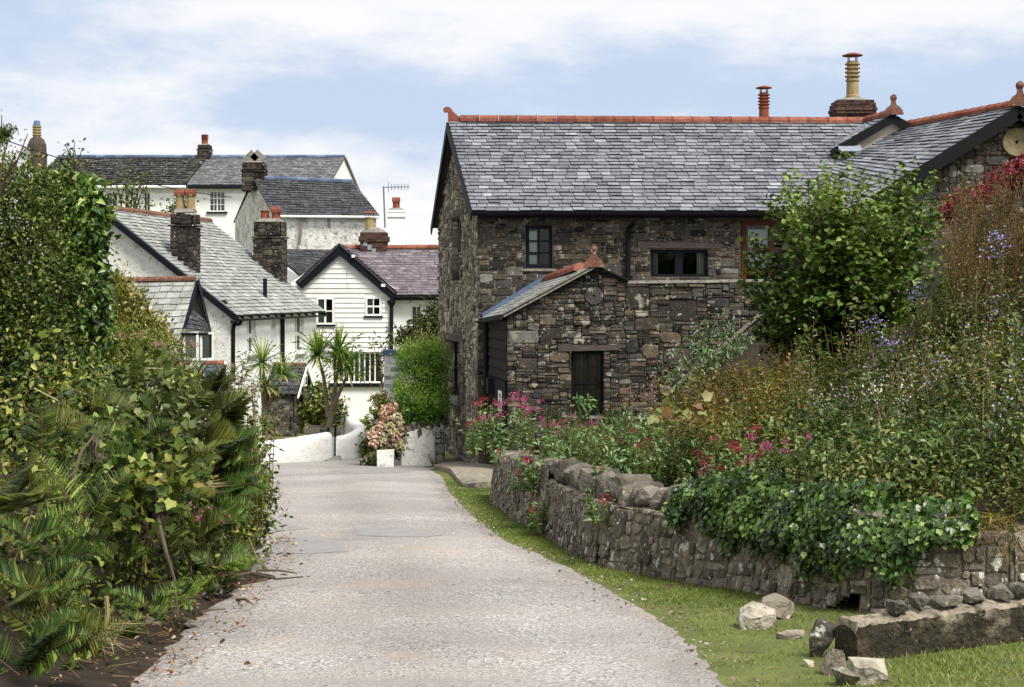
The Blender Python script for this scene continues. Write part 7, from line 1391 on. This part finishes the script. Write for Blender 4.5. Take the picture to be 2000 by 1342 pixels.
# ------------------------------------------------------------------ turf
n = 170000; r = np.random.default_rng(5); y_ = 5+22*r.random(n)**2.3; l0 = np.array([rx(v) for v in y_]); wy, wx = _pp[:, 1], _pp[:, 0]; jmin = int(np.argmin(wy))
lim = np.interp(y_, wy[:jmin+1][::-1], wx[:jmin+1][::-1], left=4.2); lim = np.where(y_ < 9.2, 4.0, lim-.04); x_ = l0-.05+(np.maximum(lim-l0, .05)+.05)*r.random(n)**np.where(y_ < 9.2, .8, .95)
edge = np.clip((x_-l0+.05)/.12, 0, 1); keep = r.random(n) < edge*(.55+.45*np.sin(x_*5+np.sin(y_*3)*2)*np.sin(y_*4.3)); x_, y_ = x_[keep], y_[keep]; n = len(x_); z_ = np.array([zg(a, b) for a, b in zip(x_, y_)])
lawn = np.clip((8.2-y_)/1.0, 0, 1)*(x_ > 1.4); l_ = r.uniform(.012, .028, n)*(1+.6*lawn); d = np.c_[r.normal(size=(n, 2))*.65, np.ones(n)]
lv = Lv(); lv.add(np.c_[x_, y_, z_-.004], d, r.normal(size=(n, 3)), l_, .0035*(1+y_/16), .45+.22*r.normal(size=n)+.1*lawn-.12*np.sin(x_*2.1+y_*1.3), 'blade'); tag(lv.build('grass', K['grass']), kind='stuff')
# ------------------------------------------------------------------ camera, sky, sun
cd = bpy.data.cameras.new('camera'); cam = bpy.data.objects.new('camera', cd); COL.objects.link(cam)
cam.location = (0, 0, HC); cam.rotation_euler = (math.pi/2, 0, 0); cd.sensor_width = 36; cd.lens = 36*F/2000; cd.shift_y = -(671-HY)/2000; cd.clip_end = 3000; cd.clip_start = .1
S.camera = cam
w = bpy.data.worlds.new('World'); S.world = w; w.use_nodes = True; N, L = w.node_tree.nodes, w.node_tree.links; N.clear()
SUN_EL, SUN_AZ = 54, 140     # degrees; azimuth clockwise from +Y (the view direction)
wo = N.new('ShaderNodeOutputWorld'); bg = N.new('ShaderNodeBackground'); sk = N.new('ShaderNodeTexSky'); sk.sky_type = 'NISHITA'; sk.sun_disc = False
sk.sun_elevation = math.radians(SUN_EL); sk.sun_rotation = math.radians(SUN_AZ); sk.air_density = 1.0; sk.dust_density = .6
tc = N.new('ShaderNodeTexCoord'); mp = N.new('ShaderNodeMapping'); mp.inputs['Scale'].default_value = (1, 1, 3.0); mp.inputs['Location'].default_value = SKY_OFF = (3.1, 1.7, .35)
L.new(tc.outputs['Generated'], mp.inputs[0])
def noi(sc, det, rough=.55):
    q = N.new('ShaderNodeTexNoise'); q.inputs['Scale'].default_value = sc; q.inputs['Detail'].default_value = det; q.inputs['Roughness'].default_value = rough; L.new(mp.outputs[0], q.inputs[0]); return q.outputs['Fac']
def mrange(x, a, b, c, d):
    q = N.new('ShaderNodeMapRange'); q.interpolation_type = 'SMOOTHSTEP'; L.new(x, q.inputs[0])
    for i, z in enumerate((a, b, c, d)): q.inputs[i+1].default_value = z
    return q.outputs[0]
def mixc(f, a, b, mode='MIX'):
    q = N.new('ShaderNodeMix'); q.data_type = 'RGBA'; q.blend_type = mode
    for x, i in ((f, 0), (a, 6), (b, 7)):
        if hasattr(x, 'links'): L.new(x, q.inputs[i])
        else: q.inputs[i].default_value = x
    return q.outputs[2]
sep = N.new('ShaderNodeSeparateXYZ'); L.new(tc.outputs['Generated'], sep.inputs[0])
CW = 5.5
white = (CW, CW*1.0, CW*1.02, 1); blue = (CW*.58, CW*.70, CW*.89, 1)
def madd(a, b):
    q = N.new('ShaderNodeMath'); q.operation = 'ADD'; L.new(a, q.inputs[0]); L.new(b, q.inputs[1]); return q.outputs[0]
band = madd(mrange(sep.outputs['Z'], .075, .125, .10, -.075), mrange(sep.outputs['Z'], .14, .20, 0, .12))    # paler cloud low and high, a bluer belt between
cloud = mixc(mrange(madd(noi(3.2, 9, .62), band), .38, .60, 0, 1), blue, white)           # grey-blue bellies to white tops
zen = mrange(sep.outputs['Z'], .2, .9, 1.0, 1.1)
comb = N.new('ShaderNodeCombineColor')
for i in range(3): L.new(zen, comb.inputs[i])
cloud = mixc(1.0, cloud, comb.outputs[0], 'MULTIPLY')
col = mixc(mrange(noi(1.3, 3), .25, .45, .90, .97), sk.outputs[0], cloud)
L.new(col, bg.inputs[0]); bg.inputs[1].default_value = .1; L.new(bg.outputs[0], wo.inputs[0])
sl = bpy.data.lights.new('sun', 'SUN'); sl.energy = 3.2; sl.angle = math.radians(22); sl.color = (1, .96, .9)
so = bpy.data.objects.new('sun', sl); COL.objects.link(so)
sd = V((math.sin(math.radians(SUN_AZ))*math.cos(math.radians(SUN_EL)), math.cos(math.radians(SUN_AZ))*math.cos(math.radians(SUN_EL)), math.sin(math.radians(SUN_EL))))
so.rotation_euler = sd.to_track_quat('Z', 'Y').to_euler(); so.location = sd*100
S.view_settings.view_transform = 'Standard'; S.view_settings.look = 'None'; S.view_settings.exposure = .84; S.view_settings.gamma = 1
S.cycles.max_bounces = 6; S.cycles.diffuse_bounces = 3; S.cycles.transparent_max_bounces = 8; S.cycles.use_denoising = True
